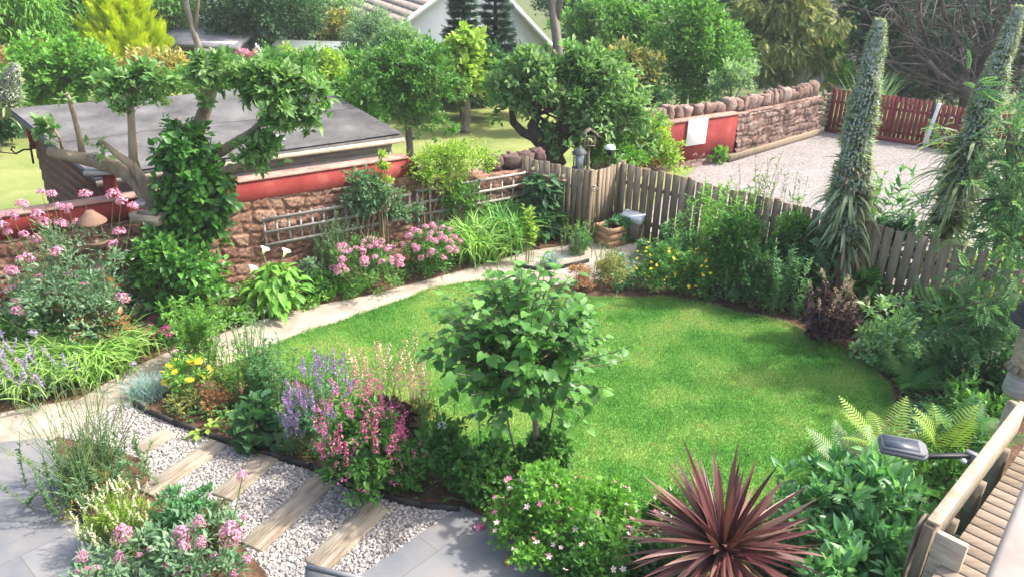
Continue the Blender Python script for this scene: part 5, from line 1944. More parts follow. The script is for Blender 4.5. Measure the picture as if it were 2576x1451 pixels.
# ================================================================ FAR TREES AND SHRUBS
G_FAR = 'trees and shrubs in the gardens beyond the wall'
FAR = [
    # name, label, blobs, Y, mat, n, L, kw
    ('tall_hedge', 'tall dark evergreen belt closing the view at top left', [(-60, 0, 130), (60, -20, 120), (180, 0, 110), (300, -10, 100), (420, 10, 90), (560, 0, 80)], 36, 'lf_dark', 9000, .22, dict(clumps=160, cat='hedge')),
    ('tall_hedge', 'dark evergreen belt far behind the white bungalow', [(700, -40, 110), (1430, -30, 90), (1560, -30, 90), (1700, 0, 100), (1850, -20, 110)], 44, 'lf_dark', 8000, .25, dict(clumps=150, cat='hedge')),
    ('willow_tree', 'feathery pale green tree filling the top left corner', [(40, 40, 95), (-30, 110, 80), (20, 130, 60), (90, 60, 55), (-20, 20, 90)], 22.5, 'lf_bright', 7000, .17, dict(wr=.22, clumps=150, droop=.7, up=0)),
    ('broadleaf_tree', 'olive green tree with drooping sprays beside the golden conifer', [(165, 50, 80), (130, 100, 55), (205, 95, 60), (180, 10, 80), (120, 20, 60)], 24.5, 'lf_mid', 7000, .16, dict(wr=.3, clumps=150, droop=.5, up=0)),
    ('broadleaf_tree', 'mid green loose tree behind the golden conifer on its right', [(420, 30, 60), (450, 80, 50), (380, 0, 60), (480, 40, 40)], 29, 'lf_mid', 4200, .16, dict(wr=.3, clumps=90, droop=.4)),
    ('holm_oak', 'dense dark round topped evergreen tree left of the bungalow', [(600, 20, 75), (680, 40, 85), (620, 80, 62), (700, 100, 60), (560, 50, 45), (740, 30, 60)], 29, 'lf_dark', 10000, .13, dict(clumps=170)),
    ('birch_tree', 'light grey green airy tree between dark oak and bungalow', [(790, 30, 65), (840, 60, 50), (800, 90, 60), (760, 60, 40), (860, 20, 45)], 31, 'lf_pale', 7000, .13, dict(clumps=130)),
    ('shrub', 'tawny shrub below the light airy tree near the green roofed hut', [(860, 80, 40), (880, 120, 35), (840, 120, 30)], 28.5, 'lf_olive', 2600, .12, dict(clumps=60, cat='shrub')),
    ('willow_shrub', 'dark feathery willow like shrub left of the white gable', [(930, 85, 45), (915, 120, 40), (950, 130, 45)], 24, 'lf_grey', 3200, .14, dict(wr=.2, clumps=70, cat='shrub', droop=.4)),
    ('willow_shrub', 'light feathery shrub rising against the white gable', [(1000, 110, 38), (1035, 125, 34), (985, 150, 45), (1055, 110, 20)], 23, 'lf_pale', 3600, .14, dict(wr=.25, clumps=80, cat='shrub')),
    ('shrub', 'spreading green shrubs under the bungalow gable, left of the spruces', [(880, 190, 55), (930, 200, 50), (1000, 200, 60), (1070, 170, 50), (860, 230, 40), (1100, 200, 50)], 22, 'lf_mid', 5200, .12, dict(clumps=120, cat='shrub')),
    ('maple_tree', 'young yellow green tree in front of the dark spruces', [(1165, 95, 28), (1170, 135, 40), (1160, 180, 48), (1190, 180, 40), (1170, 220, 40)], 20.5, 'lf_yellow', 2600, .17, dict(clumps=60, wr=.7)),
    ('shrub', 'dark low shrubs at the back of the sunlit neighbouring lawn', [(1130, 228, 42), (1180, 232, 42), (1100, 240, 32), (1230, 228, 40), (1160, 205, 35)], 22, 'lf_dark', 2600, .12, dict(clumps=60, cat='shrub')),
    ('garden_hedge', 'mixed yellow green hedge to the right of the bungalow', [(1440, 70, 42), (1460, 100, 52), (1520, 60, 60), (1560, 110, 60), (1610, 70, 50), (1480, 130, 50), (1600, 150, 45), (1660, 60, 45)], 27, 'lf_mid', 9500, .13, dict(clumps=190, cat='hedge', rb=.75, rv=.3)),
    ('clipped_hedge', 'dark clipped hedge band under the distant roofs', [(1460, 20, 45), (1540, 25, 45), (1620, 20, 45), (1420, 40, 40), (1400, 0, 40), (1450, -10, 40)], 38, 'lf_dark', 5000, .14, dict(clumps=110, cat='hedge')),
    ('shrub', 'peach flushed shrub behind the old apple tree', [(1600, 195, 45), (1570, 160, 40), (1630, 160, 35)], 21, 'lf_olive', 2600, .11, dict(clumps=60, cat='shrub', rb=.5)),
    ('bay_tree', 'dense fresh green rounded tree above the boundary wall', [(1745, 85, 70), (1700, 150, 65), (1790, 150, 70), (1670, 205, 50), (1740, 215, 60), (1800, 220, 45), (1760, 50, 50)], 22, 'lf_mid', 10000, .11, dict(clumps=190, rb=.65)),
    ('dark_conifer', 'tall blackish conifer behind the fresh green rounded tree', [(1690, 0, 75), (1780, -10, 80), (1850, 20, 70), (1640, 40, 50)], 29, 'lf_conifer', 6500, .2, dict(tpl=SPRIG, clumps=140)),
    ('golden_cypress', 'broad yellowish cypress with drooping sprays above the stone wall', [(1960, 20, 85), (1900, 90, 80), (1990, 110, 80), (1930, 165, 65), (2060, 70, 65), (1850, 150, 45), (2030, 170, 50)], 24.2, 'lf_cypress', 9500, .24, dict(tpl=SPRIG, clumps=190, droop=1.0, up=-.1, wr=.5)),
    ('shrub', 'small pale leaved shrub just behind the upright coping stones', [(1840, 215, 40), (1870, 200, 30), (1815, 235, 28)], 20.3, 'lf_pale', 1500, .10, dict(clumps=40, cat='shrub')),
    ('shrub', 'bright green bush between golden cypress and dark cypress trees', [(2090, 150, 35), (2100, 190, 35), (2085, 110, 28)], 24.5, 'lf_bright', 1900, .12, dict(clumps=50, cat='shrub')),
    ('dark_cypress', 'black green cypress mass left of the bare branched tree', [(2190, 40, 70), (2170, 120, 60), (2210, 190, 60), (2160, 210, 40), (2230, 110, 60), (2150, 10, 40)], 25.5, 'lf_conifer', 7500, .22, dict(tpl=SPRIG, clumps=150)),
    ('dark_cypress', 'black green cypress mass behind the bare branched tree', [(2300, 40, 90), (2300, 150, 80), (2400, 60, 90), (2400, 160, 80), (2340, 220, 60), (2270, 220, 55), (2440, 225, 50)], 27, 'lf_conifer', 11000, .24, dict(tpl=SPRIG, clumps=200)),
    ('dark_cypress', 'black green cypress mass at the top right corner', [(2520, 40, 100), (2530, 160, 90), (2620, 100, 110), (2600, 230, 80)], 27.5, 'lf_conifer', 8000, .24, dict(tpl=SPRIG, clumps=160)),
    ('ivy_hedge', 'bright green ivy covered hedge behind the felt roofed shed', [(60, 215, 55), (120, 190, 62), (190, 175, 58), (150, 235, 50), (220, 225, 45), (70, 250, 40), (240, 190, 40)], 19.6, 'lf_bright', 8500, .10, dict(clumps=170, cat='hedge', wr=.8)),
    ('shrub', 'salmon tipped shrub between hedge and feathery corner tree', [(60, 165, 40), (100, 160, 35), (130, 175, 25)], 21, 'lf_brown', 1500, .11, dict(clumps=45, cat='shrub', rb=.6)),
    ('shrub', 'dusky peach shrub beneath the golden conifer', [(370, 180, 40), (420, 185, 40), (320, 190, 35)], 18.8, 'lf_olive', 2600, .09, dict(clumps=60, cat='shrub', rb=.85)),
    ('shrub', 'green border shrubs along the far edge of the shed roof', [(590, 215, 45), (640, 200, 45), (700, 195, 50), (470, 215, 40), (760, 190, 45)], 18.2, 'lf_mid', 4600, .09, dict(clumps=100, cat='shrub')),
    ('shrub', 'yellowish border shrubs right of the closed parasol', [(800, 200, 45), (850, 210, 40), (830, 170, 30), (750, 165, 35)], 19.5, 'lf_yellow', 3200, .09, dict(clumps=80, cat='shrub', rb=.4)),
    ('shrub', 'dark leafy plant at the left edge beside the shed', [(8, 330, 30), (-30, 305, 45), (18, 300, 26), (-10, 345, 26)], 18.2, 'lf_dark', 1500, .13, dict(clumps=40, cat='shrub')),
    ('shrub', 'green bush filling the gap left of the shed roof', [(-20, 250, 50), (15, 260, 35), (-60, 230, 60)], 17.5, 'lf_mid', 2000, .10, dict(clumps=50, cat='shrub')),
    ('shrub', 'low green shrubs lining the back of the sunlit lawn under the young oak', [(870, 270, 35), (920, 262, 38), (970, 255, 40), (1020, 250, 38), (1075, 245, 36), (1250, 235, 36), (1310, 240, 36)], 22.6, 'lf_mid', 4200, .11, dict(clumps=100, cat='shrub')),
    ('shrub', 'tall shrubs hiding the far end of the neighbouring lawn behind the apple tree', [(1320, 200, 50), (1250, 180, 45), (1380, 230, 50), (1450, 240, 50), (1540, 250, 50), (1620, 240, 45), (1660, 270, 40)], 20.8, 'lf_dark', 5200, .12, dict(clumps=110, cat='shrub', rb=.6)),
    ('shrub', 'leafy shrubs behind the shed roof, left of the closed parasol', [(260, 215, 40), (310, 220, 36), (420, 212, 40), (520, 205, 42), (570, 190, 36)], 19.4, 'lf_mid', 3800, .10, dict(clumps=90, cat='shrub')),
    ('valerian_patch', 'pink flowering plants in front of the far grey shed', [(610, 140, 14), (630, 150, 13), (595, 150, 10), (672, 160, 10)], 24.0, 'fl_pink', 420, .09, dict(clumps=26, cat='valerian')),
    ('shrub', 'mixed shrub under the young oak, beside the lawn', [(900, 260, 35), (880, 235, 40), (950, 280, 30)], 18.5, 'lf_mid', 1900, .10, dict(clumps=50, cat='shrub')),
]
for (nm, lab, bl, Y, mt, n, L, kw) in FAR:
    kw = dict(kw)
    tree(nm, lab, bl, Y, mt, int(n * 1.35), L * 1.08, group=G_FAR, grow=1.12, tr=.14 if kw.get('cat', 'tree') == 'tree' else .05, limbs=7, **kw)

# pole-like bare trunks
for lab, px, Y, r_ in (('bare leaning grey trunk forking above the grey shed', [(515, 160), (490, 90), (470, 20), (460, -60)], 22.5, .10),
                       ('bare leaning trunk right of the white bungalow gable', [(1402, 110), (1395, 60), (1385, 0), (1380, -60)], 25.0, .15)):
    P = [np.array(at(a, b, Y)) for a, b in px]
    P = [np.array((P[0][0] + .1, Y, gz(Y)))] + P
    root = empty('bare_tree', tuple(P[0]), lab, 'tree', 'bare leaning trunks')
    mb = MB(); mb.tube(P, np.linspace(r_ * 1.2, r_ * .6, len(P)), 9); bw(mb, 'trunk', M['bark_grey'], root, True)
    mb = MB(); mb.tube([P[2], P[2] + (.25, 0, 1.0), P[2] + (.3, 0, 2.6)], (r_ * .6, r_ * .45, r_ * .2), 7); bw(mb, 'branch', M['bark_grey'], root, True)


# layered conifers
def spruce(name, label, px, pyt, pyb, wpx, Y, mat, n, L, tiers, upturn=0.0, bark='bark_dark', group=None, tpl=SPRIG, wr=.5, open_=.5):
    a, b = at(px, pyt, Y), at(px, pyb, Y)
    base = Vector((b.x, Y, gz(Y)))
    top = a.z - base.z
    bot = b.z - base.z
    R0 = wpx / 2 * mpp(b)
    root = empty(name, base, label, 'conifer', group)
    f, t = MB(), MB()
    t.tube([(0, 0, -.1), (0, 0, top * .5), (a.x - b.x, 0, top)], (.12, .08, .015), 7)
    PP, DD = [], []
    for k in range(tiers):
        tt = k / tiers
        z = bot + (top - bot) * tt
        rr = R0 * (1 - tt) ** .85 * rng.uniform(.85, 1.1)
        nb_ = int(11 - 5 * tt)
        for j in range(nb_):
            az_ = j * 2 * math.pi / nb_ + k * .7 + rng.normal(0, .15)
            ln = rr * rng.uniform(.75, 1.12)
            H = np.array((math.cos(az_), math.sin(az_), 0))
            pts = bez((0, 0, z), H * ln * .5 + (0, 0, z - ln * .12 + upturn * ln * .1), H * ln + (0, 0, z - ln * .18 + upturn * ln), 8)
            t.tube(pts, np.linspace(.018, .005, 8), 4, cap=False)
            m = max(4, int(n / (tiers * 8.5) * (ln / R0 + .25)))
            u = rng.uniform(.15, 1, m) ** .8
            i0 = np.clip((u * 7).astype(int), 0, 6)
            fr = (u * 7 - i0)[:, None]
            p = pts[i0] * (1 - fr) + pts[i0 + 1] * fr
            tang = norm(pts[i0 + 1] - pts[i0])
            side = np.cross(tang, UP) * rng.choice([-1, 1], m)[:, None]
            p = p + side * (rng.uniform(0, .22, m) * ln * (1 - u * .6))[:, None] + rng.normal(0, .025, (m, 3))
            PP.append(p)
            DD.append(tang + side * .6 + UP * (upturn * .8) + rng.normal(0, .25, (m, 3)))
    P, D = np.concatenate(PP), np.concatenate(DD)
    m = len(P)
    Ls = L * rng.uniform(.6, 1.3, m)
    scatter(f, tpl, P, D, UP + rng.normal(0, .35, (m, 3)), Ls, Ls * wr, np.clip(.5 + rng.normal(0, .25, m), 0, 1))
    f.build('crown', M[mat], root)
    t.build('trunk', M[bark], root)
    return root


spruce('spruce_tree', 'dark tiered spruce standing before the white gable on the left', 1165, -60, 225, 150, 24, 'lf_conifer', 9000, .26, 15, upturn=.15, wr=.6)
spruce('spruce_tree', 'dark tiered spruce standing before the white gable on the right', 1245, -80, 225, 150, 25, 'lf_conifer', 9000, .26, 16, upturn=.15, wr=.6)
spruce('golden_conifer', 'bright golden yellow conifer with upswept feathery plumes', 328, -70, 175, 235, 22.5, 'lf_gold', 11000, .26, 17, upturn=.75, wr=.55)

# bare-branched cypress at top right
BY = 22.9
base = at(2450, 262, BY); base.z = 0
bc = empty('bare_cypress', base, 'large old cypress with many bare curving grey branches behind the red fence', 'tree')
t = MB()
b0 = np.array(base)
root_p = [b0, np.array(at(2440, 240, BY)), np.array(at(2400, 200, BY))]
t.tube([p - b0 for p in root_p] , (.34, .28, .22), 10)
BR_ = [([(2440, 250), (2370, 190), (2320, 90), (2300, -40)], .17), ([(2440, 255), (2330, 170), (2270, 80), (2210, -40)], .12), ([(2450, 250), (2420, 150), (2390, 50), (2340, -60)], .16),
       ([(2455, 250), (2470, 140), (2440, 30), (2400, -60)], .14), ([(2460, 250), (2500, 140), (2490, 20), (2470, -60)], .15), ([(2460, 250), (2540, 150), (2550, 40), (2520, -60)], .15),
       ([(2440, 250), (2310, 210), (2240, 170), (2190, 120)], .06), ([(2430, 245), (2280, 190), (2220, 110), (2180, 20)], .07), ([(2400, 205), (2300, 120), (2240, 20), (2230, -50)], .08),
       ([(2430, 250), (2330, 235), (2250, 225), (2190, 205)], .04), ([(2470, 240), (2580, 190), (2620, 90), (2640, -40)], .14)]
tips = []
for i_ in range(12):
    x_ = rng.uniform(2200, 2600)
    BR_.append(([(2445, 250), (2445 + (x_ - 2445) * .55, rng.uniform(130, 200)), (2445 + (x_ - 2445) * .85, rng.uniform(40, 110)), (x_, rng.uniform(-60, 20))], rng.uniform(.03, .07)))
for pts, r_ in BR_:
    r_ = r_ * .72
    P = [np.array(at(a, b, BY + rng.uniform(-.5, .7))) - b0 for a, b in pts]
    P[0] = np.array(root_p[1]) - b0 + rng.normal(0, .05, 3)
    q = np.concatenate([bez(P[0], P[1], (P[1] + P[2]) / 2, 6)[:-1], bez((P[1] + P[2]) / 2, P[2], P[3], 6)])
    t.tube(wob(q, .03), np.linspace(r_, r_ * .35, len(q)), 7)
    for k in range(12):
        i = rng.integers(2, len(q) - 1)
        d = norm(rng.normal(0, 1, 3) + np.array((-.4, -.3, .25)))
        ln = rng.uniform(.5, 1.6)
        m = q[i] + d * ln * .5 + (0, 0, .05)
        e = q[i] + d * ln + (0, 0, rng.uniform(-.3, .4))
        t.tube(bez(q[i], m, e, 6), np.linspace(r_ * .25 + .008, .006, 6), 4)
        tips.append(e)
t.build('trunk', M['bark_dusk'], bc)
f = MB()
tp = np.array(tips)
tp = tp[tp[:, 2] > 1.5]
foliage(f, [(p[0], p[1] + 1.2, p[2], .35, .35, .25) for p in tp], 2500, .2, .5, SPRIG, 90)
foliage(f, pxb([(2330, 245, 30), (2260, 240, 25), (2390, 250, 25)], BY + .2, base), 900, .2, .5, SPRIG, 30)
f.build('crown', M['lf_conifer'], bc)

# yucca-like plant by the slatted screen
q = gp(2075, 268, 0)
strap_clump('yucca', 'grey green spiky yucca like plant at the end of the stone wall', 'plant', Vector((q.x * .985, 21.6, .25)), 170, 1.5, .05, (.1, .5), (.3, 1.3), 'lf_grey', .12, pw=1.6)

# ================================================================ TREES JUST BEHIND THE WALL
oakr = tree('young_oak', 'young loose crowned tree with slim grey trunk beside the shed', [(960, 175, 45), (1030, 165, 52), (1000, 215, 68), (1075, 215, 62), (935, 215, 45), (1110, 260, 42), (1060, 285, 50), (985, 270, 42), (1090, 165, 45), (1115, 320, 30), (1150, 320, 22), (1065, 340, 30), (990, 300, 34), (1085, 300, 38), (945, 270, 34), (1140, 225, 34), (925, 190, 34)],
            15.6, 'lf_mid', 9500, .085, grow=1.1, trunk=[(1030, 370), (1025, 300), (1015, 210), (1005, 140)], tr=.085, clumps=420, bark='bark_grey', limbs=24, cs=.19, rb=.55, rv=.26, jit=.7)
AP = tree('old_apple_tree', 'large spreading old apple tree with dark crooked trunk behind the gate', [(1265, 235, 50), (1300, 285, 42), (1330, 185, 52), (1410, 168, 55), (1490, 180, 58), (1400, 235, 78), (1495, 250, 80), (1570, 280, 62), (1450, 320, 70), (1555, 340, 60), (1500, 375, 45), (1540, 200, 50), (1600, 320, 45), (1270, 200, 35), (1340, 250, 55), (1420, 365, 40), (1600, 370, 45), (1450, 365, 30, -.9), (1505, 345, 30, -.7), (1540, 395, 30, -.8), (1560, 395, 40), (1235, 270, 30), (1480, 400, 36), (1640, 300, 36)],
          15.2, 'lf_apple', 17500, .12, grow=1.03, trunk=None, basepx=1395, tr=.0001, limbs=0, clumps=420, cs=.23, rb=.5, rv=.26, jit=.65)
t = MB()
b0 = np.array(AP[3])
def apx(px, py, dy=0): return np.array(at(px, py, 15.2 + dy)) - b0
t.tube(wob([apx(1400, 420), apx(1385, 370), apx(1350, 345), apx(1340, 315), apx(1352, 290)], .02), (.22, .2, .16, .11, .09), 9)
t.tube(wob([apx(1360, 352), apx(1315, 335), apx(1290, 305), apx(1285, 280), apx(1300, 240)], .02), (.12, .09, .075, .06, .04), 8)
t.tube(wob([apx(1390, 380), apx(1420, 320), apx(1450, 250), apx(1460, 180)], .03), (.16, .13, .09, .04), 8)
t.tube(wob([apx(1392, 390), apx(1470, 330), apx(1540, 280), apx(1590, 260)], .03), (.14, .1, .07, .03), 8)
for p in AP[2][rng.choice(len(AP[2]), 26, replace=False)]:
    s_ = [apx(1352, 290), apx(1450, 250), apx(1540, 280), apx(1300, 240)][rng.integers(4)]
    t.tube(bez(s_, (s_ + p) / 2 + rng.normal(0, .1, 3), p, 6), np.linspace(.035, .008, 6), 5)
for c in list(AP[0].children):
    if c.name.startswith('trunk'):
        bpy.data.objects.remove(c)
t.build('trunk', M['bark_dark'], AP[0])
tree('privet_bush', 'yellow green shrub in full sun beside the fence top', [(1640, 350, 45), (1670, 390, 40), (1625, 395, 35), (1690, 410, 28), (1600, 380, 30)], 15.6, 'lf_yellow', 3600, .075, cat='shrub', tr=.03, clumps=110, rb=.35)
tree('green_shrub', 'fresh green shrub under the apple tree behind the long picket fence', [(1560, 385, 40), (1520, 395, 30), (1600, 410, 30)], 14.8, 'lf_bright', 1800, .08, cat='shrub', tr=.03, clumps=60)

# ---- pollarded apple with ivy
TY = 9.75
b0 = at(420, 600, TY); b0.z = 0
pol = empty('pollarded_apple_tree', b0, 'pollarded apple tree with pale stubs and leafy tufts before the shed', 'tree')
B0 = np.array(b0)
def px3(px, py, dy=0): return np.array(at(px, py, TY + dy)) - B0
t = MB()
t.tube([(0.15, 0, -.1), px3(430, 640), px3(405, 545)], (.20, .17, .14), 10)
LIMBS = [([(405, 560), (385, 520), (350, 460), (310, 428), (240, 408), (180, 398), (122, 378)], (.135, .13, .11, .10, .095, .075, .062), 0),
         ([(412, 550), (375, 475), (330, 420), (290, 385), (252, 358)], (.085, .075, .06, .04, .022), -.12),
         ([(345, 440), (335, 400), (330, 340), (325, 270), (320, 230)], (.07, .058, .05, .042, .02), -.05),
         ([(207, 386), (196, 345), (186, 300), (178, 252), (172, 235)], (.045, .036, .032, .03, .02), .05),
         ([(160, 388), (152, 350), (135, 330)], (.022, .018, .01), .05),
         ([(450, 540), (470, 430), (492, 335), (510, 285), (535, 240), (540, 190)], (.14, .13, .10, .085, .07, .03), .15),
         ([(480, 420), (560, 380), (640, 330), (700, 260)], (.09, .07, .05, .02), .1),
         ([(470, 470), (560, 430), (640, 400)], (.07, .05, .02), -.1), ([(440, 300), (470, 330), (492, 360)], (.03, .05, .07), .1)]
for pts, rad, dy in LIMBS:
    t.tube(wob([px3(a, b, dy) for a, b in pts], .012), rad, 9)
ENDS = np.array([px3(a, b, dy) for pts, rad, dy in LIMBS for a, b in pts[-2:]])
CL = [(300, 215, 52), (355, 200, 48), (405, 205, 42), (272, 250, 36), (335, 270, 38, -.1), (385, 250, 34), (250, 215, 26),
      (520, 175, 42), (560, 165, 36), (500, 205, 32), (548, 215, 30), (512, 255, 26),
      (620, 195, 45), (670, 205, 55), (720, 225, 58), (770, 235, 55), (800, 285, 42), (740, 295, 52), (650, 250, 48), (700, 320, 42), (790, 330, 30), (600, 225, 30), (690, 260, 55, -.2),
      (615, 385, 42), (665, 375, 45), (650, 425, 32), (590, 410, 26), (700, 400, 24), (120, 325, 34), (135, 350, 22), (165, 255, 17), (222, 380, 22), (265, 385, 26), (238, 372, 18), (110, 345, 22)]
f = MB()
cc = foliage(f, pxb(CL, TY, B0, .70), 6000, .11, .5, LEAF, 300, cs=.30, rb=.45, cv=.14, up=.45, droop=.15)
f.build('crown', M['lf_apple'], pol)
for p in cc[rng.choice(len(cc), 90, replace=False)]:
    e = ENDS[np.argmin(np.linalg.norm(ENDS - p, axis=1))]
    t.tube(bez(e, (e + p) / 2 + rng.normal(0, .03, 3) - (0, 0, .04), p + (0, 0, .06), 5), (.02, .014, .010, .007, .004), 5)
t.build('trunk', M['bark_pale'], pol)
ib = at(470, 800, 9.3); ib.z = 0
ivy = empty('ivy', ib, 'thick dark green ivy column smothering the apple trunk', 'ivy')
f = MB()
IV = [(440, 340, 36), (470, 390, 48), (420, 400, 30), (510, 380, 30), (490, 450, 55), (530, 480, 45), (450, 480, 40), (490, 530, 60), (545, 540, 30), (480, 600, 52), (520, 590, 42), (440, 570, 30)]
cc = foliage(f, pxb(IV, 9.55, ib, 1.12), 5600, .10, .75, LEAF, 240, cs=.36, rb=.4, droop=.4, up=.1)
f.build('foliage', M['lf_ivy'], ivy)
s = MB(); s.tube([(0, .3, 0), (.05, .28, 1.0), (.1, .25, 2.0)], (.06, .05, .03), 6); s.build('stem', M['bark'], ivy)
ib2 = at(440, 810, 9.0); ib2.z = 0
iv2 = empty('bramble_bush', ib2, 'glossy lighter green bush spreading at the foot of the ivy column', 'bush')
f = MB()
IV2 = [(400, 640, 52), (450, 680, 60), (380, 690, 42), (500, 690, 50), (430, 740, 55), (520, 740, 42), (470, 770, 40), (360, 650, 26), (540, 680, 30)]
cc = foliage(f, pxb(IV2, 9.05, ib2), 3800, .10, .6, LEAF, 170, cs=.34, rb=.6, droop=.2, up=.3)
f.build('foliage', M['lf_ivy'], iv2)
s = MB(); stems_to(s, cc, 14, .012, .004); s.build('stem', M['stem_brown'], iv2)

# ---- climbers on the right part of the wall
def climber(name, label, lst, off, mat, n, L, wr, clumps, rb=.5, **k):
    # follow the wall line: depth from its front face at each px
    b = None
    bl = []
    for e in lst:
        px, py, rp = e[:3]
        d = ray(px, py)
        # intersect with vertical plane of the wall front
        P0 = W0 + WN * off
        den = d[0] * WN[0] + d[1] * WN[1]
        t_ = (P0[0] * WN[0] + P0[1] * WN[1]) / den
        p = Vector((d[0] * t_, d[1] * t_, EYE + d[2] * t_))
        if b is None:
            b = Vector((p.x, p.y - .05, 0))
        s_ = mpp(p)
        bl.append((p.x - b.x, p.y - b.y, p.z, rp * s_, rp * s_ * .55, rp * s_))
    root = empty(name, b, label, 'climber')
    f = MB()
    cc = foliage(f, bl, n, L, wr, LEAF, clumps, rb=rb, cs=.4, **k)
    f.build('foliage', M[mat], root)
    s = MB(); stems_to(s, cc, 10, .012, .004); s.build('stem', M['stem_brown'], root)
    return root


climber('climbing_clematis', 'dark leaved climber over the low trellis panel', [(925, 480, 42), (900, 510, 35), (950, 520, 38), (890, 460, 26), (980, 500, 28), (1000, 545, 30), (1040, 540, 24)], .5, 'lf_grey', 2200, .07, .5, 110, rb=.25)
climber('climbing_honeysuckle', 'yellow green honeysuckle spilling over the wall end above the trellis', [(1060, 430, 40), (1100, 415, 42), (1140, 405, 45), (1180, 400, 40), (1210, 410, 30), (1080, 470, 36), (1130, 455, 40), (1180, 450, 32), (1230, 395, 24), (1040, 460, 25)], .35, 'lf_yellow', 4200, .055, .5, 190, rb=.3)
climber('climbing_vine', 'slender pale vine trailing across the bright red coping', [(955, 400, 14), (960, 430, 16), (965, 460, 14), (975, 490, 14), (940, 445, 10)], .5, 'lf_yellow', 320, .07, .45, 26, rb=.6)
climber('wall_ivy', 'green climber hanging through the square trellis panel', [(1150, 490, 26), (1180, 500, 24), (1120, 520, 24), (1200, 480, 18), (1210, 520, 24), (1160, 530, 24)], .5, 'lf_mid', 1000, .06, .5, 60)


# ================================================================ WALL BORDER (left)
def zb(p, dz=0.0):
    return Vector((p[0], p[1], dz))


VAL = 'pink red valerian plants in flower'
# tall valerian by the wall, left
def valerian(label, box, n, nheads, hs, kinds=('val0', 'val1', 'val2'), explicit=None, mat='lf_grey', cl=70, zlo=.15, rr=(.9, 1.12), L=.06, pts=None):
    root, r, h, cc = bush('valerian', label, 'valerian', box, mat, n, L, .42, LANCE, 6, VAL, 'stem', 0, cl, explicit=explicit, rb=.45, up=.5)
    P = domepts(nheads, r, h, zlo, rr)
    if pts is not None:
        P = np.concatenate([P, np.array([np.array(at(a, b, root.location.y + dy)) - np.array(root.location) for a, b, dy in pts])])
    heads(root, kinds, P, hs, stem='stem')
    return root


b = at(150, 760, 9.0)
valerian('tall grey leaved valerian with pink heads against the red coping, far left', None, 6200, 12, .07, explicit=(Vector((at(185, 640, 8.75).x, 8.62, 0)), .88, 1.62), cl=150,
         pts=[(105, 485, -.1), (130, 490, -.1), (30, 545, -.3), (95, 540, -.2), (150, 520, 0), (175, 525, .1), (215, 490, .1), (285, 490, .2), (305, 505, .2), (335, 520, .2), (20, 585, -.3), (60, 590, -.3), (155, 565, 0), (300, 585, .1), (285, 615, 0), (110, 560, -.1), (55, 515, -.3), (180, 690, -.2), (240, 680, 0), (210, 720, -.2), (70, 650, -.4), (100, 700, -.4), (30, 680, -.4), (5, 570, -.4), (-15, 540, -.4)])
valerian('lower valerian with faded pink heads beneath the tall one, far left', None, 2400, 18, .06, explicit=(Vector((at(50, 700, 8.5).x, 8.5, 0)), .65, .9), cl=70)
bush('photinia', 'glossy shrub with red and green young leaves below the shaded wall', 'shrub', None, 'lf_photinia', 620, .15, .42, LEAF, 6, None, 'stem_brown', 12, 55, explicit=(Vector((at(225, 760, 8.55).x, 8.55, 0)), .55, 1.0), rb=.5, rv=.3, cs=.3, cv=.28)
r_, r, h, cc = bush('clematis', 'low leafy clematis with lilac star flowers at the left edge', 'clematis', None, 'lf_mid', 1500, .06, .7, LEAF, 6, None, 'stem_brown', 6, 50, explicit=(Vector((at(40, 800, 8.3).x, 8.3, 0)), .58, .72))
heads(r_, ['lc'], domepts(22, r, h, .1), .055, .5)
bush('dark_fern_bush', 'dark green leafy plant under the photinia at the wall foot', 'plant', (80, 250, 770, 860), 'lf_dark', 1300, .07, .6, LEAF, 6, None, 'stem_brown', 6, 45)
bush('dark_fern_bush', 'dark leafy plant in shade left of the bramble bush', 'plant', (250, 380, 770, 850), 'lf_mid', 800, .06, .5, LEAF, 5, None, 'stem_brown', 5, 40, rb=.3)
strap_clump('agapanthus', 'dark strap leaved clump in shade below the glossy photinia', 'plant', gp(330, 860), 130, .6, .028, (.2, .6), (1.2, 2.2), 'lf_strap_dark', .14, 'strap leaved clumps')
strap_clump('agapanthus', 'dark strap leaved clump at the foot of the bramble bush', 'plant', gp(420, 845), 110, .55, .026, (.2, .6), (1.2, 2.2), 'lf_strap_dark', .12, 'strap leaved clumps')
strap_clump('grass_clump', 'slim flowering grass stalks rising before the ivy column', 'grass clump', gp(520, 810), 60, .95, .012, (.05, .3), (.3, .9), 'lf_strap', .08)
# daylily sea at lower left
DL = [('broad arching daylily clump with fallen yellowish leaves, beside the path bend', (245, 930), 300, .74), ('arching daylily clump under the lilac verbena dots', (150, 915), 260, .76),
      ('arching daylily clump behind the tall wispy flax', (95, 965), 260, .72), ('arching daylily clump below the dark fern leaves', (220, 880), 200, .7), ('arching daylily clump cut by the left edge of the picture', (20, 950), 260, .8), ('arching daylily clump nearest the magenta flowers', (315, 880), 150, .52)]
for lab, (px, py), n, L in DL:
    strap_clump('daylily', lab, 'daylily', gp(px, py), int(n * 1.9), L, .026, (.05, .5), (1.7, 2.9), 'lf_strap', .18, 'yellow green daylily clumps beside the path', seg=7, rb=.45, tipr=.3)
for lab, (px, py), nh in (('violet flower spikes among daylilies at the left edge', (40, 985), 26), ('violet flower spikes among daylilies near the flax', (130, 1000), 18)):
    root, r, h, cc = bush('catmint', lab, 'catmint', None, 'lf_grey', 500, .04, .4, LEAF, 4, None, 'stem', 0, 24, explicit=(gp(px, py), .32, .45))
    heads(root, ['lils0', 'lils1', 'sal0'], domepts(nh, r, h * 1.15, .2), .17, .25, stem='stem')
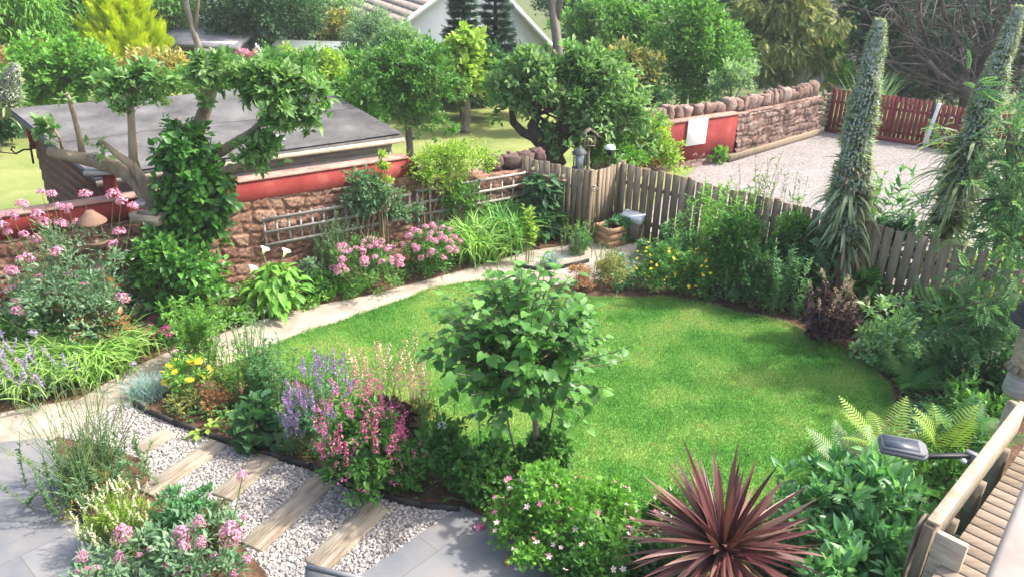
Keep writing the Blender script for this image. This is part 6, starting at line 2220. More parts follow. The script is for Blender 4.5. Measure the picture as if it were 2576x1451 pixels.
VB = [(120, 880, 8.0), (62, 900, 7.9), (265, 785, 8.3), (250, 862, 8.2), (180, 915, 7.7), (140, 930, 7.7), (195, 900, 7.8), (60, 860, 8.1), (335, 915, 7.8), (15, 870, 8.1), (225, 825, 8.2)]
vb = empty('verbena', Vector((at(150, 960, 7.8).x, 7.8, 0)), 'airy verbena with small lilac heads on tall wiry stems', 'verbena')
P = np.array([np.array(at(a, b_, Y)) - np.array(vb.location) for a, b_, Y in VB])
heads(vb, ['lil0', 'lil1', 'lil2'], P, .04, .3)
mb = MB()
for p in P:
    mb.tube(bez((p[0] * .8, p[1], 0), (p[0] * .9, p[1], p[2] * .6), p, 5), .005, 4)
mb.build('stem', M['stem'], vb)
rt_, r, h, cc = bush('dianthus', 'small plant with bright magenta flowers at the daylily edge', 'dianthus', (355, 450, 800, 880), 'lf_mid', 500, .045, .4, LEAF, 4, None, 'stem', 0, 26)
heads(rt_, ['mag0', 'mag1', 'mag2'], domepts(22, r, h, .1), .05, .4)
strap_clump('daylily', 'small dark green daylily tuft behind the magenta flowers', 'daylily', gp(400, 845), 90, .5, .02, (.1, .6), (1.3, 2.4), 'lf_strap_dark', .1, 'yellow green daylily clumps beside the path')

# willow-leaved tall plant beside path
def wispy(name, label, cat, base, n, hgt, spread, mat, L, nst, lean=.35, leafdens=1.0, wr=.14, group=None, rb=.5, stem='stem', up=.9, leaf_lo=.1, leaf_hi=1.0):
    root = empty(name, base, label, cat, group)
    f, s = MB(), MB()
    PP, DD, rr = [], [], []
    for i in range(nst):
        a = rng.uniform(0, 6.28)
        l = rng.uniform(.02, lean)
        H = hgt * rng.uniform(.6, 1.08)
        b_ = np.array((rng.normal(0, spread * .4), rng.normal(0, spread * .4), 0))
        tip = b_ + np.array((math.cos(a) * l * H, math.sin(a) * l * H, H * math.sqrt(max(.1, 1 - l * l))))
        pts = bez(b_, (b_ + tip) / 2 + np.array((-math.cos(a) * .03, -math.sin(a) * .03, .05 * H)), tip, 7)
        s.tube(pts, np.linspace(.006, .002, 7), 4, cap=False)
        m = int(n / nst)
        u = rng.uniform(leaf_lo, leaf_hi, m)
        k = np.clip((u * 6).astype(int), 0, 5)
        fr = (u * 6 - k)[:, None]
        PP.append(pts[k] * (1 - fr) + pts[k + 1] * fr)
        ph = rng.uniform(0, 6.28, m)
        DD.append(np.stack([np.cos(ph), np.sin(ph), np.full(m, up)], 1) + rng.normal(0, .2, (m, 3)))
        rr.append(np.full(m, rng.normal(rb, .12)))
    P, D, rr = np.concatenate(PP), np.concatenate(DD), np.concatenate(rr)
    Ls = L * rng.uniform(.55, 1.25, len(P))
    scatter(f, LANCE, P, D, UP + rng.normal(0, .4, (len(P), 3)), Ls, Ls * wr * 2, np.clip(rr + rng.normal(0, .18, len(P)), 0, 1))
    f.build('foliage', M[mat], root)
    s.build('stem', M[stem], root)
    return root


wispy('willow_herb', 'upright willowy plant with narrow leaves in the middle of the path edge', 'plant', gp(500, 925), 2200, .95, .3, 'lf_bright', .075, 46, .32, rb=.45)
wispy('willow_herb', 'tall airy stems beside the sandy path left of the lawn', 'plant', gp(625, 930), 800, .85, .34, 'lf_pale', .05, 30, .35, rb=.6)
# calla lily by the wall
cb = gp(700, 775)
cl_ = empty('calla_lily', cb, 'calla lily with broad yellow green leaves and white blooms by the wall', 'lily')
f = MB()
n = 230
d = rand_dir(n); d[:, 2] = np.abs(d[:, 2])
P = np.c_[d[:, :2] * rng.uniform(.15, .5, n)[:, None], .12 + d[:, 2] * .55]
D = np.c_[d[:, :2], -.35 + rng.normal(0, .3, n)]
Ls = rng.uniform(.10, .22, n)
scatter(f, HEART, P, D, UP + d * .4, Ls, Ls * .55, rng.uniform(.1, 1, n))
f.build('foliage', M['lf_bright'], cl_)
s = MB()
for p in P[:60]:
    s.tube(bez((0, 0, 0), (p[0] * .4, p[1] * .4, p[2] * .8), p, 5), .007, 4, cap=False)
CF = [(628, 672, -.1), (658, 625, .15), (711, 630, .1)]
for (a, b_, dy) in CF:
    p = np.array(at(a, b_, cb.y + dy)) - np.array(cb)
    s.tube(bez((0, 0, 0), (p[0] * .5, p[1] * .5, p[2] * .7), p - (0, 0, .05), 5), .009, 5)
    child('flower', HM['cal'], cl_, tuple(p - np.array((0, 0, .1))), .12, (R(-25), R(10), R(-70)))
s.build('stem', M['stem'], cl_)
bush('hellebore', 'silvery round leaved plant at the path edge beside the calla', 'plant', (625, 740, 740, 800), 'lf_variegated', 420, .08, .8, HEART, 4, None, 'stem', 4, 26)
bush('dark_ground_plant', 'dark green low plant between calla lily and pink valerian', 'plant', (750, 860, 690, 760), 'lf_mid', 1200, .05, .6, LEAF, 5, None, 'stem', 4, 40, rb=.3)
bush('pale_ground_plant', 'pale leafed low plant beneath the calla lily leaves', 'plant', (740, 820, 650, 730), 'lf_grey', 600, .06, .5, LEAF, 4, None, 'stem', 4, 26)
gc = empty('ground_cover', gp(640, 800), 'low green ground cover spilling over the far path edge', 'ground cover')
f = MB()
GC = [(560, 815), (600, 820), (640, 808), (690, 795), (740, 780), (790, 768), (840, 752), (880, 745), (920, 742), (520, 835), (480, 850)]
bl = []
for (a, b_) in GC:
    p = gp(a, b_) - gc.location
    bl.append((p.x, p.y + .08, .05, .2, .16, .12))
foliage(f, bl, 3600, .045, .6, LEAF, 150, rb=.55, rv=.3, zmin=.0)
f.build('foliage', M['lf_bright'], gc)
gc['kind'] = 'stuff'
# rosemary-like grey shrub
wispy('rosemary', 'upright grey green needle leaved shrub before the low trellis', 'rosemary', gp(862, 690), 2600, .95, .36, 'lf_grey', .045, 50, .4, rb=.35)
wispy('lavender_bush', 'smaller grey green shrub at the stone wall foot left of valerian', 'shrub', gp(820, 690), 1100, .7, .28, 'lf_feather', .045, 30, .4, rb=.35)
valerian('wide pink valerian in the middle of the border beside the path', (835, 1010, 610, 750), 2300, 44, .058, mat='lf_mid')
valerian('rounder pink valerian next to the bright daylily blades', (1010, 1160, 570, 700), 2300, 44, .058, mat='lf_mid')
# crocosmia / daylily clump right end
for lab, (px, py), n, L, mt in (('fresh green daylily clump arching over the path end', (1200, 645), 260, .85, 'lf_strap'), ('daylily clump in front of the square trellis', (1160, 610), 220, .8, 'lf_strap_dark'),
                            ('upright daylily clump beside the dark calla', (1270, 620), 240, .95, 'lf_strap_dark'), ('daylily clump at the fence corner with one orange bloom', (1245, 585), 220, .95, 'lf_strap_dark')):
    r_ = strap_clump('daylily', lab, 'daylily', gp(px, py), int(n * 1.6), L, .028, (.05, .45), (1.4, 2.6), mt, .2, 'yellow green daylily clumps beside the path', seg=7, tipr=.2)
    if 'orange' in lab:
        p = np.array(at(1302, 540, r_.location.y)) - np.array(r_.location)
        child('flower', HM['or'], r_, tuple(p), .06)
        s = MB(); s.tube([(0, 0, 0), p * .6, p], .006, 4); s.build('flower_stem', M['stem'], r_)
# dark calla by the fence
cb = gp(1360, 600)
c2 = empty('calla_lily', cb, 'dark leaved calla lily with one white bloom against the fence', 'lily')
f = MB()
n = 280
zz_ = rng.uniform(.12, 1.12, n)
an = rng.uniform(0, 6.28, n)
rd = .36 * (1.1 - .5 * zz_)
P = np.stack([np.cos(an) * rd * rng.uniform(.4, 1, n), np.sin(an) * rd * rng.uniform(.4, 1, n), zz_], 1)
D = np.stack([np.cos(an), np.sin(an), rng.uniform(-.8, .4, n)], 1)
Ls = rng.uniform(.13, .24, n)
scatter(f, HEART, P, D, UP + rng.normal(0, .3, (n, 3)), Ls, Ls * .55, rng.uniform(0, .9, n))
f.build('foliage', M['lf_dark'], c2)
p = np.array(at(1373, 470, cb.y)) - np.array(cb)
child('flower', HM['cal'], c2, tuple(p - np.array((0, 0, .1))), .13, (R(-25), 0, R(-60)))
s = MB(); s.tube([(0, 0, 0), p * .5, p - (0, 0, .08)], .01, 5); s.build('stem', M['stem'], c2)

# ================================================================ PATH END / PLANTER AREA
f = MB()
q = np.array(plr.location)
pp_ = empty('trailing_plant', (q[0] + .05, q[1], .3), 'bluish green plant trailing from the wooden planter box', 'plant')
foliage(f, [(0, 0, .06, .16, .16, .1), (.17, .02, -.02, .12, .12, .16), (.20, -.06, -.2, .09, .09, .14), (.0, .08, .1, .12, .1, .1)], 620, .055, .6, LEAF, 40, zmin=-.32, rb=.35, droop=.3)
f.build('foliage', M['lf_sedum'], pp_)
s = MB(); s.tube(bez((0, 0, -.08), (.16, 0, .1), (.22, -.05, -.2), 6), .006, 4); s.build('stem', M['stem'], pp_)
wispy('wallflower', 'loose grey green plant left of the wooden planter', 'plant', gp(1460, 640), 900, .5, .3, 'lf_feather', .05, 30, .5, rb=.5)
wispy('wallflower', 'thin yellowish seed stems beside the gate foot', 'plant', gp(1440, 610), 500, .55, .3, 'lf_yellow', .04, 26, .5, rb=.4)
bush('rose_cutting', 'small leafy plant at the end of the sandy path near the gate', 'plant', (1420, 1500, 570, 640), 'lf_mid', 500, .05, .6, LEAF, 4, None, 'stem', 5, 26)
bush('weed_patch', 'grassy weeds at the foot of the long fence beside the white tub', 'plant', (1590, 1680, 590, 660), 'lf_feather', 700, .05, .4, LEAF, 5, None, 'stem', 5, 30)
strap_clump('blue_fescue', 'blue grey grass tuft in the small bed at the path end', 'grass clump', gp(1382, 668), 260, .26, .008, (.0, .9), (.5, 1.6), 'lf_blue', .07, 'blue grey grass tufts')
bush('heather', 'rusty orange heather at the lawn top edge', 'heather', (1420, 1500, 660, 735), 'lf_brown', 1500, .035, .4, LANCE, 5, None, 'stem_brown', 5, 50, rb=.5)
bush('sedum_mound', 'rusty green mound between heather and yellow flowers', 'plant', (1490, 1590, 640, 735), 'lf_olive', 1700, .04, .45, LANCE, 5, None, 'stem_brown', 5, 50, rb=.6)
wispy('fennel', 'fine straw coloured stems above the rusty mound', 'plant', gp(1530, 690), 400, .55, .3, 'lf_yellow', .035, 34, .45, rb=.6)
wispy('young_dogwood', 'tall young shoots with yellow green tips rising behind the lilac tree', 'shrub', gp(1335, 660), 240, .9, .1, 'lf_yellow', .11, 7, .25, wr=.26, rb=.35, leaf_lo=.5)
edging([(1300, 672), (1360, 682), (1420, 675), (1480, 660)], 'short black edging round the blue grass tuft', .07)

# ================================================================ BED ALONG THE LONG FENCE
for lab, box, ny in (('green potentilla dotted with yellow flowers beside the lawn top', (1590, 1720, 610, 750), 30), ('yellow flowered potentilla under the pale green bush', (1690, 1800, 630, 760), 26)):
    rt_, r, h, cc = bush('potentilla', lab, 'potentilla', box, 'lf_mid', 2600, .042, .6, LEAF, 6, 'yellow flowered potentillas', 'stem_brown', 6, 80)
    heads(rt_, ['yb'], domepts(ny, r, h, -.1), .026, .5)
wispy('loosestrife', 'tall pale green bush of upright stems against the picket fence', 'plant', gp(1800, 690), 4600, 1.45, .9, 'lf_bright', .09, 64, .3, rb=.7)
wispy('loosestrife', 'thin tall stems overtopping the fence right of the pale green bush', 'plant', gp(1910, 690), 700, 1.75, .7, 'lf_feather', .07, 24, .22, rb=.6)
wispy('teasel', 'few dark seed heads on tall stems before the white gravel', 'plant', gp(1885, 660), 160, 1.9, .5, 'lf_olive', .1, 9, .2, rb=.3, leaf_lo=.55)
bush('guelder_rose', 'dark leafy shrub in front of the picket fence middle', 'shrub', (1760, 1905, 545, 760), 'lf_mid', 3400, .065, .7, LEAF, 7, None, 'stem_brown', 8, 90, rb=.35)
bush('currant_bush', 'dense green bush low at the lawn edge below the fence', 'shrub', (1830, 1960, 640, 790), 'lf_dark', 2400, .06, .8, LOBE, 7, None, 'stem_brown', 8, 80, rb=.8)
bush('weed_patch', 'leafy weeds covering the fence foot left of the pale green bush', 'plant', (1640, 1760, 560, 690), 'lf_shrub', 1600, .06, .5, LEAF, 6, None, 'stem', 6, 60, rb=.55)
bush('dog_rose', 'leafy bush climbing the fence left of the tallest giant spire', 'shrub', (1900, 2060, 530, 740), 'lf_mid', 3200, .065, .6, LEAF, 7, None, 'stem_brown', 8, 100, rb=.5)
for lab, px, py, r_, h_, mt in (('green weeds growing beside the blank white board at the red wall', 1805, 392, .32, .75, 'lf_mid'), ('small green plant on the timber log under the boundary wall', 1905, 372, .28, .5, 'lf_sedum'), ('leafy weeds at the heap of red stones', 1800, 412, .25, .4, 'lf_bright')):
    bush('weed_patch', lab, 'plant', None, mt, 500, .08, .5, LEAF, 5, None, 'stem', 5, 26, explicit=(zb(gp(px, py)), r_, h_))
wispy('aster', 'bright fresh green upright plant right of the dense bush', 'plant', gp(1955, 780), 2600, .95, .34, 'lf_shrub', .07, 44, .3, rb=.65)
bush('comfrey', 'big dark leaved plant left of the first giant flower spike', 'plant', (1960, 2090, 580, 770), 'lf_dark', 420, .17, .6, LEAF, 6, None, 'stem', 8, 40, rb=.6)
bush('comfrey', 'big dark leaved plant against the fence right of the giant spike', 'plant', None, 'lf_dark', 380, .18, .6, LEAF, 6, None, 'stem', 8, 40, explicit=(zb(gp(2200, 740)), .42, 1.15), rb=.55)
wispy('buddleia', 'tall young buddleia shoot leaning over the fence at right', 'shrub', zb(gp(2195, 710)), 130, 1.75, .25, 'lf_shrub', .2, 5, .25, wr=.15, rb=.4, leaf_lo=.45)
wispy('fuchsia_shoots', 'leafy young shoots just behind the first giant spike', 'shrub', zb(gp(2150, 690)), 420, 1.6, .3, 'lf_bright', .09, 10, .25, wr=.25, rb=.4, leaf_lo=.4)
rt_, r, h, cc = bush('dark_heuchera', 'dark purple leaved heuchera mound at the lawn edge', 'heuchera', (2020, 2160, 740, 890), 'lf_purple', 1700, .075, .95, LOBE, 7, None, 'stem_brown', 4, 90)
heads(rt_, ['peach0', 'peach1'], domepts(16, r, h * 1.2, .4), .22, .25, stem='stem_brown')
bush('bronze_bugle', 'small dark bronze leaved plant beside the purple heuchera', 'plant', (1975, 2060, 690, 790), 'lf_purple', 700, .05, .8, LOBE, 5, None, 'stem_brown', 4, 40, rb=.7)
bush('hosta', 'broad green hosta leaves under the dark fence pickets', 'hosta', (2110, 2230, 700, 800), 'lf_mid', 150, .2, .55, LEAF, 5, None, 'stem', 5, 26)
bush('variegated_shrub', 'pale variegated leafy shrub at the lawn corner', 'shrub', (2150, 2300, 755, 925), 'lf_variegated', 1500, .085, .5, LEAF, 7, None, 'stem', 8, 70)
bush('astrantia', 'pale green lower plant under the variegated shrub', 'plant', (2180, 2300, 880, 950), 'lf_shrub', 700, .07, .6, LOBE, 5, None, 'stem', 5, 40, rb=.6)
dw = MB()
a0 = gp(2016, 808, .12); e = gp(2075, 770, .4)
dw.tube(bez(a0, (a0 + e) / 2 + Vector((0, 0, .06)), e, 6), (.045, .05, .045, .04, .035, .03), 8)
o = dw.build('driftwood', M['bark_pale'])
tag(o, 'pale piece of driftwood leaning on the purple heuchera', 'driftwood')


# ---- giant echium spires
def echium(label, foot, axis, Y, rmax, n_leaf, skirt, sl=.55):
    ax = [np.array(at(a, b_, Y)) for a, b_ in axis]
    fb = gp(*foot)
    base = Vector((fb.x, Y, 0))
    root = empty('giant_echium', base, label, 'echium', 'giant echium spires towering over the border')
    B = np.array(base)
    ax = [p - B for p in ax]
    t = MB()
    t.tube(bez((.12, -.05, 0), ax[0] * .5 + (0, 0, -.1), ax[0] + (0, 0, .1), 6), (.05, .055, .055, .05, .05, .05), 8)
    t.build('trunk', M['bark_pale'], root)
    p0, p1 = ax[0], ax[-1]
    def axp(t_):
        k = np.clip(t_ * (len(ax) - 1), 0, len(ax) - 1.001)
        i = k.astype(int)
        f_ = (k - i)[:, None]
        A_ = np.array(ax)
        return A_[i] * (1 - f_) + A_[i + 1] * f_
    # flower spike: bracts and pale florets all round
    f = MB()
    n = n_leaf
    u = rng.uniform(.16, 1, n)
    ph = rng.uniform(0, 6.28, n)
    Rr = rmax * 1.12 * np.clip((1.05 - u), 0.05, 1) ** .58 * np.clip(.6 + 1.6 * u, 0, 1) * (1 + .10 * np.sin(u * 23 + ph * 2) + .07 * np.sin(u * 51 - ph * 3))
    out = np.stack([np.cos(ph), np.sin(ph), .25 + 0 * ph], 1)
    C = axp(u)
    P = C + out * (Rr * .55)[:, None]
    Ls = Rr * rng.uniform(.5, .85, n) + .02
    scatter(f, LANCE, P, out + UP * .4 + rng.normal(0, .3, (n, 3)), UP + rng.normal(0, .3, (n, 3)), Ls, Ls * .32, rng.uniform(0, 1, n))
    f.tube(axp(np.linspace(.1, 1, 9)), np.clip(rmax * .5 * (1.05 - np.linspace(.1, 1, 9)) ** .6, .015, 1), 10, .3)
    sp = f.build('flower_spike', M['lf_echium'], root)
    fl_ = MB()
    m = int(n * 1.5)
    u = rng.uniform(.22, 1, m)
    ph = np.round(rng.uniform(0, 6.28, m) * 3.2) / 3.2 + u * 2.2 + rng.normal(0, .06, m)
    Rr = rmax * 1.12 * np.clip((1.05 - u), 0.05, 1) ** .58 * np.clip(.6 + 1.6 * u, 0, 1) * (1 + .10 * np.sin(u * 23 + ph * 2) + .07 * np.sin(u * 51 - ph * 3))
    out = np.stack([np.cos(ph), np.sin(ph), .2 + 0 * ph], 1)
    florets(fl_, axp(u) + out * (Rr * rng.uniform(.88, 1.08, m))[:, None], out + rng.normal(0, .4, (m, 3)), rng.uniform(.010, .019, m), rng.uniform(0, 1, m))
    fl_.build('floret', M['fl_echium'], root)
    # drooping leaf skirt
    for (u0, u1, n_, mt, L_, a0_, a1_, nm) in skirt:
        mb = MB()
        u = rng.uniform(u0, u1, n_)
        ph = rng.uniform(0, 6.28, n_)
        C = axp(u) + np.stack([np.cos(ph) * .05, np.sin(ph) * .05, 0 * ph], 1)
        blades(mb, C, ph, L_ * rng.uniform(.6, 1.2, n_), .045 * rng.uniform(.6, 1.2, n_), rng.uniform(*a0_, n_), rng.uniform(*a1_, n_), 7, pw=.8, rb=.5, rv=.28, base=.6)
        mb.build(nm, M[mt], root)
    return root


echium('tallest giant echium with grey flower spire before the white car park', (2120, 735), [(2112, 705), (2120, 600), (2138, 480), (2160, 330), (2190, 180), (2214, 52)], 10.75, .27, 5200,
       [(.04, .42, 230, 'lf_echium', .62, (.9, 1.4), (2.6, 3.1), 'foliage'), (.03, .24, 170, 'lf_echium_dead', .5, (1.3, 1.8), (2.8, 3.15), 'dead_leaf'), (.25, .5, 95, 'lf_echium_dead', .35, (1.0, 1.4), (1.5, 2.2), 'curled_leaf')])
echium('broad giant echium leaning at the right edge with long green skirt', (2330, 735), [(2345, 690), (2385, 560), (2430, 420), (2475, 280), (2520, 150), (2566, 18)], 10.6, .24, 4600,
       [(.05, .5, 330, 'lf_echium', .80, (.8, 1.3), (2.5, 3.0), 'foliage'), (.02, .14, 50, 'lf_echium_dead', .5, (1.4, 1.8), (2.8, 3.1), 'dead_leaf')])
echium('third giant echium spire mostly hidden at the right picture edge', (2620, 800), [(2560, 560), (2585, 380), (2600, 220), (2620, 90)], 9.8, .2, 2200, [(.05, .5, 120, 'lf_echium', .6, (.8, 1.3), (2.5, 3.0), 'foliage')])
ech_far = echium('small distant echium spire at the far left edge beside the hedge', (25, 300), [(15, 300), (22, 250), (30, 200), (38, 160)], 17.0, .28, 1300, [(.0, .3, 40, 'lf_echium', .5, (.8, 1.3), (2.4, 3.0), 'foliage')])

# ---- feathery-leaved saplings at the right
def feather_tree(label, base, stem_px, Y, blobs, n, L, mat='lf_feather', clumps=60, rb=.5, name='feathery_sapling', cat='sapling', rv=.22):
    root = empty(name, base, label, cat, 'feathery leaved saplings at the right')
    B = np.array(base)
    P = [np.array(at(a, b_, Y + dy)) - B for a, b_, dy in stem_px]
    s = MB()
    s.tube([(0, 0, 0)] + P, np.linspace(.035, .012, len(P) + 1), 7)
    f = MB()
    bl = pxb(blobs, Y, base)
    cc = foliage(f, bl, n, L, .5, PINN, clumps, rb=rb, up=.15, droop=.15, jit=.45, rv=rv, cs=.4)
    f.build('crown', M[mat], root)
    for p in cc[rng.choice(len(cc), min(18, len(cc)), replace=False)]:
        k = P[rng.integers(max(1, len(P) - 2), len(P))] if len(P) > 1 else P[0]
        s.tube(bez(k, (k + p) / 2 + (0, 0, .05), p, 5), np.linspace(.012, .004, 5), 4)
    s.build('trunk', M['bark'], root)


feather_tree('tall feathery sapling with pale shoots before the second echium', zb(gp(2400, 985)), [(2440, 850, 0), (2490, 700, 0), (2520, 500, 0), (2540, 330, 0)], 8.6,
             [(2580, 260, 40), (2540, 340, 42), (2580, 390, 50), (2520, 440, 40), (2560, 510, 55), (2500, 580, 48), (2570, 620, 55), (2440, 400, 30), (2430, 190, 26), (2450, 215, 24), (2330, 560, 40), (2310, 520, 30), (2400, 600, 30)], 520, .23, clumps=110, rb=.55)
feather_tree('shorter feathery sapling in shade beside the rustic bird house', zb(gp(2470, 1000)), [(2490, 900, 0), (2510, 760, 0)], 8.0,
             [(2440, 760, 50), (2500, 820, 55), (2420, 860, 50), (2520, 720, 45), (2380, 800, 45), (2460, 680, 40), (2550, 760, 40)], 420, .2, clumps=70, rb=.3)
feather_tree('low ferny sapling shoot with a bright tip before the red gate', zb(gp(2410, 700)), [(2405, 480, .0), (2390, 380, 0)], 10.9, [(2385, 345, 26), (2400, 375, 22), (2370, 330, 14)], 46, .17, clumps=14, rb=.8)
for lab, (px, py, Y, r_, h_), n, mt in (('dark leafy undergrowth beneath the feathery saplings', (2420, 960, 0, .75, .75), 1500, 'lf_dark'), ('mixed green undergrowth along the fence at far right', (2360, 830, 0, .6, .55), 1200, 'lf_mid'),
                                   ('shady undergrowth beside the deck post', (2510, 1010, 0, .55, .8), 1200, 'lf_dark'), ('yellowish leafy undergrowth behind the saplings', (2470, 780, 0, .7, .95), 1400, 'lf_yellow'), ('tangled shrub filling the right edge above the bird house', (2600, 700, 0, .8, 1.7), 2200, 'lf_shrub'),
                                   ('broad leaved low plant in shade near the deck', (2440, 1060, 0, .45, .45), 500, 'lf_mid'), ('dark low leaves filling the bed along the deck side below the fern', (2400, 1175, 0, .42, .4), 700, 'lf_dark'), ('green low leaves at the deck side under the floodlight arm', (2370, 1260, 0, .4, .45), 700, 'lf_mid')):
    bush('undergrowth', lab, 'undergrowth', None, mt, n, .085, .55, LEAF, 7, 'shady undergrowth at the right', 'stem_brown', 8, 70, explicit=(zb(gp(px, py)), r_, h_))

# ---- ferns
def fern(label, base, n, L, mat, a0=(.15, .5), a1=(1.0, 1.9), seed=0, azs=None, group='ferns in the right hand bed', zb_=.02, rb=.5, w=.26):
    root = empty('fern', base, label, 'fern', group)
    for i in range(n):
        mb = MB()
        az_ = azs[i] if azs else i * 2 * math.pi / n + rng.normal(0, .25)
        frond(mb, (0, 0, zb_), az_, L * rng.uniform(.8, 1.12), rng.uniform(*a0), rng.uniform(*a1), 24, w, rb + rng.normal(0, .12), rng.normal(0, .3))
        mb.build('frond', M[mat], root)
    return root


fern('upright yellow green fern standing out beside the floodlight', zb(gp(2345, 1185)), 5, .82, 'lf_fern', (.02, .3), (.3, 1.5), azs=[1.5, 2.5, .4, 3.3, 5.0])
fern('yellow green fern with fronds reaching over the lawn edge', zb(gp(2215, 1165)), 7, .72, 'lf_fern', (.3, .7), (1.0, 1.9), azs=[2.3, 2.9, 3.4, 1.6, .9, 4.4, 0])
fern('grey green fern at the lawn corner left of the floodlight', zb(gp(2130, 1195)), 10, .62, 'lf_fern_grey', (.3, .7), (1.1, 2.0))
fern('fresh green fern in shade near the variegated shrub', zb(gp(2290, 985)), 9, .6, 'lf_fern_green', (.3, .7), (1.1, 2.0))
fern('green fern between variegated shrub and saplings', zb(gp(2330, 930)), 9, .62, 'lf_fern_green', (.3, .7), (1.1, 2.0))
fern('dark green fern under the deck side behind the yellow fern', zb(gp(2420, 1130)), 10, .7, 'lf_fern_green', (.3, .8), (1.1, 2.0), rb=.25)
fern('small fern with yellow tips below the floodlight arm', zb(gp(2270, 1230)), 8, .5, 'lf_fern', (.5, .9), (1.3, 2.1))

# ---- big glossy shrub at lower right
sb_ = gp(2190, 1420)
bush('viburnum', 'large glossy green leaved shrub in front of the deck corner', 'shrub', None, 'lf_shrub', 3300, .125, .42, LEAF, 10, None, 'stem_brown', 14, 210, explicit=(Vector((at(2185, 1330, 5.05).x, 5.05, 0)), .72, .98), cs=.2, rb=.45, up=.6)
bush('viburnum', 'lower part of glossy shrub filling the bottom edge by the deck', 'shrub', None, 'lf_shrub', 1800, .12, .42, LEAF, 8, None, 'stem_brown', 10, 120, explicit=(Vector((at(2160, 1440, 4.5).x, 4.45, 0)), .62, .85), cs=.22, rb=.4, up=.6)

# ---- purple cordyline
q = gp(1818, 1374, .72)
co = empty('purple_cordyline', Vector((q.x, q.y, 0)), 'spiky purple bronze cordyline with sword leaves at the bottom edge', 'cordyline')
s = MB(); s.tube([(0, 0, 0), (.0, 0, .35), (0, 0, .74)], (.06, .05, .06), 10); s.build('trunk', M['bark_dark'], co)
mb = MB()
n = 210
ang = np.arccos(np.clip(rng.uniform(-.32, .99, n), -1, 1))
az_ = rng.uniform(0, 6.28, n)
blades(mb, np.c_[np.cos(az_) * .03, np.sin(az_) * .03, np.full(n, .70) + rng.uniform(-.05, .06, n)], az_, rng.uniform(.50, .84, n), rng.uniform(.032, .05, n), ang * .92, ang * 1.0 + rng.uniform(-.05, .5, n) * (rng.random(n) < .6), 7, pw=1.5, rb=.4, rv=.28, base=.7, twist=.5)
mb.build('foliage', M['lf_cordyline'], co)
mb = MB()
n = 22
az_ = rng.uniform(0, 6.28, n)
blades(mb, np.c_[np.cos(az_) * .04, np.sin(az_) * .04, rng.uniform(.5, .66, n)], az_, rng.uniform(.35, .6, n), .04, rng.uniform(1.5, 1.9, n), rng.uniform(2.4, 3.0, n), 6, pw=.9, rb=.4, rv=.3, twist=.8)
mb.build('dead_leaf', M['lf_echium_dead'], co)

# ================================================================ CENTRAL LILAC-LIKE TREE
tb = gp(1340, 1195)
ct = empty('lilac_tree', Vector((tb.x, tb.y, 0)), 'small round headed tree with heart shaped leaves at the lawn edge', 'tree')
cz0 = np.array(at(1318, 872, tb.y)) - np.array(tb)
t, f = MB(), MB()
t.tube(wob(bez((0, 0, 0), (.02, 0, .5), (cz0[0] * .3, 0, .95), 7), .008), np.linspace(.034, .026, 7), 9)
fork = np.array((cz0[0] * .3, 0, .95))
for (a, b_, dy) in ((1268, 1030, -.05), (1395, 1030, .1)):
    p = np.array(at(a, b_, tb.y + dy)) - np.array(tb)
    t.tube(bez((rng.normal(0, .04), 0.02, 0), p * .5 + (p[0] * .4, 0, 0), p + (0, 0, .25), 6), np.linspace(.013, .008, 6), 7)
PP, DD, RR = [], [], []
crown_r = 0.80
for i in range(195):
    d = rand_dir(1)[0]
    d[2] = d[2] * .85 + .2
    d = norm(d)
    e = cz0 + d * np.array((.88, .82, .74)) * rng.uniform(.5, 1.16)
    st_ = cz0 + d * .15 + (0, 0, -.2)
    sh_ = bez(st_, (st_ + e) / 2 + (0, 0, -.05), e + (0, 0, .06), 7)
    t.tube(sh_, np.linspace(.010, .003, 7), 5, cap=False)
    m = 11
    u = np.linspace(.40, 1, m)
    k = np.clip((u * 6).astype(int), 0, 5)
    fr = (u * 6 - k)[:, None]
    P = sh_[k] * (1 - fr) + sh_[k + 1] * fr
    tang = norm(sh_[k + 1] - sh_[k])
    ph = np.arange(m) * 2.5 + rng.uniform(0, 6)
    sd = np.stack([np.cos(ph), np.sin(ph), -.15 + 0 * ph], 1)
    PP.append(P + sd * .02)
    DD.append(sd + tang * .5 - UP * rng.uniform(-.2, .8, (m, 1)))
    RR.append(np.clip(rng.normal(.42, .14) + rng.normal(0, .14, m) + .25 * (u > .9), 0, 1))
for (a, b_, dy) in ((1262, 700, 0), (1230, 735, .1), (1305, 665, .1), (1370, 640, .2), (1180, 720, .1), (1430, 700, .1), (1500, 770, 0), (1540, 850, 0), (1110, 740, .1), (1085, 800, 0), (1080, 870, -.1), (1330, 690, -.2), (1400, 670, 0), (1215, 690, .2), (1490, 1090, .1), (1440, 1110, 0), (1120, 1000, 0), (1530, 910, .1)):
    e = np.array(at(a, b_, tb.y + dy)) - np.array(tb)
    st_ = cz0 + (e - cz0) * .35
    sh_ = bez(st_, (st_ + e) / 2 + (0, 0, .04), e, 7)
    t.tube(sh_, np.linspace(.010, .0025, 7), 5, cap=False)
    m = 10
    u = np.linspace(.35, 1.0, m)
    k = np.clip((u * 6).astype(int), 0, 5)
    fr = (u * 6 - k)[:, None]
    P = sh_[k] * (1 - fr) + sh_[k + 1] * fr
    ph = np.arange(m) * 2.5 + rng.uniform(0, 6)
    sd = np.stack([np.cos(ph), np.sin(ph), .1 + 0 * ph], 1)
    PP.append(P)
    DD.append(sd + norm(e - st_)[None] * .4 - UP * rng.uniform(-.3, .5, (m, 1)))
    RR.append(np.clip(.55 + rng.normal(0, .15, m) + .3 * (u > .8), 0, 1))
